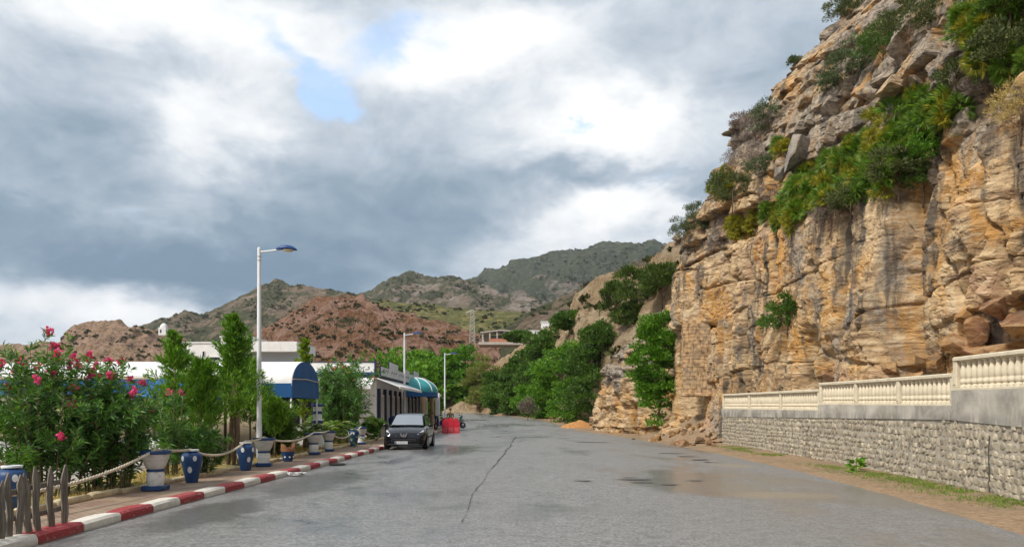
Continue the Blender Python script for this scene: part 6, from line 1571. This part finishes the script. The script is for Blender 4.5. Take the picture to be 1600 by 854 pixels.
fp = [fan_palm_mesh(110, m_lpalm), fan_palm_mesh(111, m_lpalm, 36), fan_palm_mesh(112, m_lpalmy, 30), fan_palm_mesh(113, m_lpalmy, 26)]
rp = random.Random(5)
def palms(pts, n, sc0, sc1, yel, lab, grp, jit=12):
    for i in range(n):
        q = rp.random() * (len(pts) - 1); k_ = min(int(q), len(pts) - 2); fr = q - k_
        px = pts[k_][0] * (1 - fr) + pts[k_ + 1][0] * fr; py = pts[k_][1] * (1 - fr) + pts[k_ + 1][1] * fr; wd = pts[k_][2] * (1 - fr) + pts[k_ + 1][2] * fr
        h_ = hit([cliff_o], px + rp.gauss(0, jit), py + rp.uniform(-wd, wd))
        if not h_ or h_[0].y > 60: continue
        p_, nr = h_; yy = rp.random() < yel
        o = link('fan_palm', fp[(2 if yy else 0) + rp.randrange(2)]); s_ = rp.uniform(sc0, sc1); o.scale = (s_, s_, s_)
        o.location = p_ + nr * .12; q_ = (nr * .7 + Vector((0, -.15, .8))).to_track_quat('Z', 'Y').to_euler(); o.rotation_euler = (q_.x, q_.y, rp.uniform(0, 6))
        zone = ' in the lower left third of' if px < 1300 else (' in the middle third of' if px < 1400 else ' in the upper right third of')
        l2 = ('yellowish ' if yy else 'deep green ') + lab + (zone + ' the long ledge band' if 'ledge' in grp and 'yellow' not in grp else '')
        tag(o, l2, 'palm', grp)
palms([(1215, 345, 12), (1275, 305, 28), (1330, 275, 42), (1390, 235, 55), (1440, 190, 45), (1485, 175, 22)], 170, .5, .8, .28, 'dwarf fan palm', 'dwarf palms on the cliff ledge')
palms([(1225, 345, 10), (1260, 325, 14), (1300, 300, 16)], 42, .45, .7, .9, 'dwarf fan palm at the lower left tip of the ledge band', 'yellow dwarf palms on the ledge', 8)
palms([(1525, 60, 38), (1560, 50, 55), (1600, 60, 60)], 60, .45, .7, .4, 'dwarf fan palm in the top right corner of the cliff', 'dwarf palms at the top right')
palms([(1145, 360, 10), (1185, 345, 14)], 20, .45, .65, .95, 'dwarf fan palm below the tilted boulder', 'yellow dwarf palms by the boulder', 6)
palms([(1118, 300, 14), (1140, 280, 20)], 14, .45, .65, .6, 'small dwarf fan palm at the cliff skyline', 'dwarf palms at the skyline', 7)
palms([(1215, 235, 5), (1228, 240, 6)], 4, .5, .7, .8, 'tiny dwarf palm left of the tilted boulder', 'dwarf palms touching the boulder', 4)

def cliff_bush(px, py, R3, n_, L_, W_, mat, seed, lab, up=.5, name='cliff_bush', lift=.35, tw=None):
    h_ = hit([cliff_o], px, py)
    if not h_ or h_[0].y > 62: return
    p_, nr = h_
    bush(name, p_ - Vector((0, 0, R3[2] * lift)) + nr * R3[0] * .25, R3, n_, L_, W_, mat, seed, lab, 'bush', 'cliff shrubs', 40, -.6, .5, .03, .3, up, .45)
CB = [(1185, 225, (1.25, 1.1, .95), 3000, .20, .03, m_lgrey, 'grey twiggy bush left of the tilted boulder'), (1205, 205, (1.0, .9, .8), 2600, .16, .05, m_lsage, 'sage green bush above the tilted boulder left side'), (1160, 205, (.6, .6, .5), 1200, .16, .04, m_lgrey, 'small grey bush on the cliff skyline'), (1130, 300, (.7, .7, .6), 1600, .16, .06, m_lpalm, 'bright green tuft on the cliff edge'),
      (1165, 275, (1.0, .9, .8), 2400, .18, .03, m_lgrey, 'grey brushwood below the skyline bush'), (1150, 320, (1.0, .9, .9), 3200, .16, .06, m_ldark, 'dark green bush halfway down the cliff edge'), (1195, 270, (.7, .6, .5), 1500, .16, .05, m_lsage, 'sage tuft under the tilted boulder'), (1088, 385, (1.25, 1.1, 1.1), 4200, .18, .05, m_lsage, 'large grey-green bush at the left cliff corner'),
      (1125, 390, (.6, .6, .9), 1800, .18, .025, m_lgrey, 'mauve grey dead bush right of the corner bush'), (1205, 320, (.6, .6, .5), 1300, .16, .025, m_lgrey, 'small mauve dry bush beside the yellow palms'), (1300, 345, (.6, .6, .5), 1500, .16, .025, m_lgrey, 'grey dry bush under the palm band'), (1400, 290, (.75, .7, .7), 2600, .16, .07, m_ldark, 'dark bush hanging below the palm band'), (1440, 260, (.7, .7, .6), 2200, .14, .06, m_lbroad, 'green rounded bush at the right end of the palm band'),
      (1335, 330, (.8, .7, .5), 2200, .16, .06, m_ldark, 'dark leafy shrub in the shade under the palms'), (1440, 300, (.6, .6, .6), 1800, .16, .06, m_ldark, 'dark trailing bush under the right palms'),
      (1330, 130, (1.1, .9, .8), 3000, .18, .05, m_lsage, 'grey-green bush across the upper ledge'), (1375, 95, (1.2, .9, .7), 3000, .18, .05, m_ldark, 'dark scrub on the top ledge'), (1430, 55, (1.1, .9, .6), 2800, .18, .05, m_ldark, 'dark scrub beside the grey slab'), (1295, 145, (.6, .5, .4), 1200, .16, .05, m_lsage, 'small blue-green bush on the upper ledge'),
      (1330, 25, (1.2, .9, .7), 2400, .2, .06, m_ldark, 'scrub near the cliff top'), (1275, 60, (.6, .5, .4), 1000, .2, .06, m_ldark, 'small bush on the upper skyline'), (1590, 100, (.9, .8, .9), 2800, .14, .07, m_ldark, 'dark ivy-like bush at the right picture edge'), (1585, 30, (1.0, .8, .9), 2600, .15, .07, m_ldark, 'dark leafy bush in the top right corner'), (1545, 140, (.6, .5, .4), 1600, .16, .02, m_lgrey, 'dry grey undergrowth below the corner palms'),
      (1590, 195, (.7, .6, .6), 2600, .16, .02, m_ldry, 'brown dry bush at the right edge of the cliff'), (1500, 125, (.5, .5, .4), 1200, .14, .05, m_ldark, 'small dark bush beside the grey slab foot'), (1245, 100, (.5, .4, .3), 800, .2, .06, m_lsage, 'tiny bush on the steep skyline')]
for i, (px, py, R3, n_, L_, W_, mt, lab) in enumerate(CB): cliff_bush(px, py, R3, int(n_ * 1.7), L_ * .68, W_ * .62, m_lscrub if mt is m_ldark and i % 2 else mt, 130 + i, lab)
cliff_bush(1232, 520, (.95, .9, .95), 5200, .15, .06, m_ldark, 170, 'dark green bush growing low on the cliff face above the balustrade', .2)
cliff_bush(1075, 335, (.35, .35, .45), 420, .14, .05, m_ldark, 171, 'sparse little tree leaning out from the cliff corner', .3)

# ------------------------------------------------------------------ boulders
bmA = [boulder_mesh(200 + i) for i in range(6)]
m_ochre = rock_mat('ochre_block', [(.15, .08, .04), (.27, .15, .065), (.37, .24, .12), (.22, .11, .06), (.38, .20, .06), (.25, .12, .09), (.48, .35, .21), (.06, .035, .02)], 30, 40, .3, .5)
bmO = [boulder_mesh(230 + i, 4, 13, .08, m_ochre) for i in range(5)]
m_gbould = rock_mat('grey_boulder', [(.22, .2, .18), (.33, .30, .27), (.42, .39, .35), (.28, .25, .22), (.36, .28, .2), (.34, .29, .26), (.5, .47, .43), (.12, .11, .1)], -5, -2, .5, .4, .2)
bmG = [boulder_mesh(250 + i, 4, 10, .05, m_gbould) for i in range(3)]
def boulder(px, py, me, s, rot, lab, grp='boulders', sink=.2, objs=None):
    h_ = hit(objs or [cliff_o], px, py)
    if not h_: return
    o = link('boulder', me, None, h_[0] + h_[1] * s[0] * .35 - Vector((0, 0, s[2] * sink)), rot, s); tag(o, lab, 'boulder', grp); return o
boulder(1254, 236, bmG[0], (.80, .75, 1.15), (.25, .5, .3), 'large pale grey tilted boulder perched on the cliff ledge')
boulder(1219, 266, bmG[1], (.42, .4, .48), (.2, -.3, 1), 'small grey boulder at the foot of the tilted one')
boulder(1062, 374, bmA[0], (.6, .6, .5), (0, .2, 1), 'brown knob of rock on the ridge beside the cliff', sink=0, objs=[ridge_o])
for i, (px, py, s, rot) in enumerate([(1400, 128, .75, 0), (1365, 140, .6, 1), (1425, 120, .5, 2), (1305, 165, .8, 3), (1260, 160, .6, 4), (1230, 190, .5, 5), (1345, 160, .45, 6)]):
    boulder(px, py, bmA[i % 6], (s * .8, s, s * .6), (.1 * i, .2, rot), ['square-edged', 'flat', 'blocky', 'broad', 'angular', 'small angular', 'little'][i] + ' sandstone block on the upper ledge of the cliff')
HB = [(1495, 528, .62, (.3, .4, .2), 'yellow-faced angular block behind the highest balustrade'), (1535, 512, .55, (.6, .2, 1.2), 'brown wedge block right of the yellow-faced one'), (1588, 505, .75, (.5, .9, .4), 'long ochre slab leaning at the right picture edge'), (1475, 560, .62, (.1, .3, 2.2), 'reddish block at the step of the balustrade'), (1555, 470, .45, (.9, .2, .5), 'tan slab wedged under the overhang'), (1450, 560, .45, (.2, .1, 3.0), 'dark red block above the middle balustrade'), (1530, 548, .6, (.2, .1, .3), 'low brown block just over the highest balustrade'), (1580, 545, .6, (.1, .0, 1.3), 'striped low block at the right balustrade'), (1420, 565, .4, (.3, .5, 1), 'small ochre block above the middle balustrade'), (1510, 488, .4, (.3, .9, 1), 'purple-brown block under the overhang'), (1390, 570, .38, (.3, .2, .1), 'small tan block behind the middle balustrade'), (1300, 588, .4, (.2, .4, 1.7), 'ochre block behind the lower balustrade step')]
for i, (px, py, s, rot, lab) in enumerate(HB):
    o = boulder(px, py, bmO[i % 5], (s * .75, s, s * .8), rot, lab, 'fallen blocks behind the wall', .1)
# loose stones on the talus and verge
bs0 = [boulder_mesh(270 + i, 2, 7, .05, m_ochre) for i in range(4)]
rr_ = random.Random(9); tal = [o for o in bpy.data.objects if o.name.startswith('talus')]
for i in range(70):
    px, py = rr_.uniform(985, 1125), rr_.uniform(648, 698)
    h_ = hit(tal + [verge, outc_o, cliff_o], px, py)
    if not h_ or h_[0].z > 2.2: continue
    s = rr_.uniform(.06, .26) * (1.3 if py > 680 else 1); o = link('loose_stone', bs0[i % 4], None, h_[0] + Vector((0, 0, s * .2)), (rr_.random() * 3, rr_.random() * 3, 0), (s, s * rr_.uniform(.7, 1.2), s * .7)); tag(o, ('large' if s > .18 else ('fist-sized' if s > .11 else 'tiny')) + ' loose tan stone on the scree ' + ('right under the masonry pillar' if px > 1060 else 'between the outcrop and the pillar'), 'stone', 'loose stones below the cliff')
for (px, py, s, lab) in ((1095, 690, .28, 'rounded tan stone at the foot of the cliff corner'), (1108, 695, .2, 'small stone beside the wall end'), (862, 654, .45, 'pale stone at the road edge by the thicket'), (1335, 731, .05, 'small white litter-like stone on the grass verge')):
    h_ = hit([verge] + tal, px, py)
    if h_: o = link('loose_stone', bs0[1], None, h_[0] + Vector((0, 0, s * .3)), (.3, .2, 1), (s, s, s * .7)); tag(o, lab, 'stone')
# earth mounds
def mound(px, py, w_, h, mat, lab, d=None):
    d = d or 2040 / (py - 639); x = (px - 800) / FPX * d; nu = 40; u = np.linspace(-1, 1, nu); X, Y = np.meshgrid(u, u, indexing='ij'); r_ = np.sqrt(X ** 2 + Y ** 2)
    Z = np.clip(1 - r_ * (1 + .25 * fbm(X * 2, Y * 2, seed=int(px))), 0, 1) ** .8 * h + .10 * h * fbm(X * 7, Y * 7, seed=int(px) + 1) * (r_ < .95) - .08
    o = link('earth_mound', npmesh('earth_mound', np.stack([X * w_, Y * w_ * .8, Z], -1), gridfaces(nu, nu), mat, True), None, (x, d, float(g(d)))); tag(o, lab, 'mound')
m_osand = simple('orange_sand', (.40, .19, .06), .95, .3, 6, bmp=.6, bscale=14)
mound(906, 662, 1.9, .75, m_osand, 'heap of orange sand at the foot of the thicket', 66)
mound(722, 640, 3.0, 1.9, m_tan, 'pale earth heap beyond the road bend', 119)
mound(797, 646, 2.4, .7, m_tan, 'low tan earth heap at the outer edge of the bend', 104)

# masonry pillar under the overhang, block by block
pt_ = tag(empty('masonry_pillar', (9.75, 40.35, 2.55), R(-9)), 'tan masonry pillar built of small blocks under the cliff overhang', 'pillar')
m_block = stone_mat('tan_masonry_block', (.47, .31, .17), 1.3)
MB().box((0, .58, 1.9), (1.42, 1.0, 3.8)).build('core', m_block, pt_)
blk = []
for q in range(5):
    mb = MB(); mb.bbox((0, 0, 0), (1, 1, 1), .05); mb.v = [(x + random.uniform(-.015, .015), y_ + random.uniform(-.02, .02), z + random.uniform(-.02, .02)) for x, y_, z in mb.v]; blk.append(mb.mesh('block', m_block))
z = 0.0; row = 0
while z < 3.65:
    h = random.uniform(.15, .23); x = -.74
    while x < .70:
        w_ = random.uniform(.2, .42); w_ = min(w_, .74 - x) if .74 - x > .12 else .0
        if w_ <= 0: break
        if x + w_ / 2 < .25 + .5 * random.random(): link('block', blk[random.randrange(5)], pt_, (x + w_ / 2, .06 + random.uniform(-.015, .02), z + h / 2), None, (w_ - .008, .16, h - .008)); x += w_
    y_ = .14
    while y_ < 1.0:
        w_ = random.uniform(.22, .4); link('block', blk[random.randrange(5)], pt_, (-.70 + random.uniform(-.015, .015), y_ + w_ / 2, z + h / 2), (0, 0, 0), (.12, w_ - .018, h - .018)); y_ += w_
    z += h; row += 1
MB().bbox((0, .45, -.08), (1.6, 1.2, .18), .03).build('footing', m_block, pt_)

# ------------------------------------------------------------------ ground cover
def scatter_grass(name, pts, n_per, hmin, hmax, mat, lab, seed, wd=.012):
    rg = np.random.default_rng(seed); pts = np.array(pts); base = np.repeat(pts, n_per, 0) + rg.normal(size=(len(pts) * n_per, 3)) * np.array([.05, .05, 0]); n = len(base)
    dr = np.stack([rg.normal(size=n) * .45, rg.normal(size=n) * .45, np.ones(n)], -1); v, f = blades(base, dr, rg.uniform(hmin, hmax, n), wd, rg, .2)
    return tag(link(name, npmesh(name, v, f, mat)), lab, 'grass', None, 'stuff')
rg = np.random.default_rng(12); pts = []
yy_ = rg.uniform(8, 40, 2600); xx_ = xl(yy_) - rg.uniform(1.62, 3.4, 2600); kk_ = fbm(xx_ * .9, yy_ * .6, seed=3) > -.12
pts = np.stack([xx_, yy_, np.full(2600, .14)], -1)[kk_]
scatter_grass('dry_grass', pts, 7, .05, .20, m_ldry, 'dry yellow grass in the planting bed behind the pots', 13, .013)
pts = []
for _ in range(4200):
    y_ = rg.uniform(9.5, 34); s_ = s_of_y(y_); p, t, nn = wall_frame(s_); q = p + nn * abs(rg.normal()) * .5; pts.append((q.x, q.y, .05))
pts = np.array(pts); pts = pts[fbm(pts[:, 0] * .8, pts[:, 1] * .5, seed=8) > .0 - .2 * (pts[:, 1] < 20)]
scatter_grass('verge_grass', pts, 6, .03, .10, m_lgrass, 'short green grass along the foot of the rubble wall', 14, .012)
# broad-leaved weed at the wall foot
wt = tag(empty('weed', (9.05, 20.2, .05)), 'broad-leaved green weed at the foot of the rubble wall', 'plant'); rg = np.random.default_rng(15)
n = 26; a = rg.uniform(0, 6.283, n); base = np.stack([np.cos(a) * .06, np.sin(a) * .06, rg.uniform(0, .35, n)], -1); dr = np.stack([np.cos(a), np.sin(a), rg.uniform(.0, 1.0, n)], -1)
v, f = blades(base, dr, rg.uniform(.16, .30, n), .15, rg, .1); link('leaves', npmesh('leaves', v, f, m_lbroad), wt)
MB().tube([(0, 0, -.05), (.02, 0, .4)], .012, 5).build('stem', m_lbroad, wt)
# scrub dotted over the hills
def scrub(hill_o, region, n, size, mat, lab, seed, q=18):
    r_ = random.Random(seed); rg = np.random.default_rng(seed); B_, D_, LL = [], [], []
    for _ in range(n):
        px, py = r_.uniform(region[0], region[2]), r_.uniform(region[1], region[3]); h_ = hit([hill_o], px, py)
        if not h_ or vn(px * .045, py * .11, seed=seed) < .54: continue
        s = size * r_.uniform(.4, 1.6) ** 1.3; c_ = np.array(h_[0]); e = rdir(rg, q); e[:, 2] = np.abs(e[:, 2]) * .7
        B_.append(c_ + e * s * .55 * rg.random((q, 1))); D_.append(e + np.array([0, 0, .35])); LL.append(np.full(q, s * .7))
    v, f = blades(np.concatenate(B_), np.concatenate(D_), np.concatenate(LL), np.concatenate(LL) * .8, rg); tag(link('hill_scrub', npmesh('hill_scrub', v, f, mat)), lab, 'scrub', None, 'stuff')
hl = {o.name: o for o in bpy.data.objects if o.name.startswith(('hill', 'mountain', 'headland'))}
scrub(hl['hill.001'], (410, 470, 830, 575), 1300, .8, m_lhill, 'dark scrub dotted over the red-brown hill', 31)
scrub(hl['hill'], (560, 468, 900, 530), 1000, 1.2, m_lhill, 'olive scrub covering the green slope', 32)
scrub(hl['headland'], (95, 505, 300, 565), 420, 1.2, m_lhill, 'grey-green scrub on the rocky headland', 33)
scrub(ridge_o, (760, 390, 1060, 600), 330, .55, m_lhill, 'low scrub scattered over the tan slope', 34)
scrub(hl['hill.002'], (830, 420, 1000, 500), 260, 1.4, m_lhill, 'dark scrub on the slope behind the turret house', 35)
scrub(hl['mountain.001'], (540, 425, 860, 480), 1100, 2.2, m_lhill, 'dark scrub over the middle mountain', 36, 10)
scrub(hl['mountain.002'], (240, 445, 560, 520), 1000, 2.0, m_lhill, 'dark scrub over the left mountain ridge', 37, 10)
scrub(hl['mountain'], (740, 380, 1050, 470), 1200, 3.2, m_lhill, 'dark scrub over the farthest mountain', 38, 10)
# litter
mb = MB(); rg = np.random.default_rng(77)
for i in range(26):
    a = rg.uniform(0, 6.28, 3); r_ = rg.uniform(.05, .22, 3); mb.add([(r_[k] * math.cos(a[k]) * 1.4, r_[k] * math.sin(a[k]), rg.uniform(.005, .09)) for k in range(3)], [(0, 1, 2)])
o = mb.build('plastic_bag', m_plast, None, False, None, (-5.5, 19.6, .02)); tag(o, 'crumpled white plastic bag lying against the kerb', 'litter')
mb = MB(); mb.lathe([(.0, .03), (.2, .035), (.24, .02), (.26, 0)], 14, cap=False); o = mb.build('drain_disc', m_tyre, None, True, None, (-5.30, 23.3, .025)); tag(o, 'flat black disc standing for a drain against the kerb', 'litter')  # plain dark disc standing in for the drain by the kerb

# ------------------------------------------------------------------ air
HZ_ON = True
if HZ_ON:
    m = bpy.data.materials.new('haze_air'); m.use_nodes = True; nt = NT(m.node_tree); nt.n.remove(nt.n['Principled BSDF'])
    pv = nt.add('ShaderNodeVolumePrincipled'); pv.inputs['Color'].default_value = (.80, .88, 1.0, 1); pv.inputs['Density'].default_value = .00009; pv.inputs['Anisotropy'].default_value = .2
    nt.l.new(pv.outputs[0], nt.n['Material Output'].inputs['Volume'])
    hz = MB().box((0, 940, 239), (3400, 2480, 480.2)).build('haze', m); tag(hz, 'thin blue-grey haze in the air over the far mountains', 'haze', None, 'stuff')
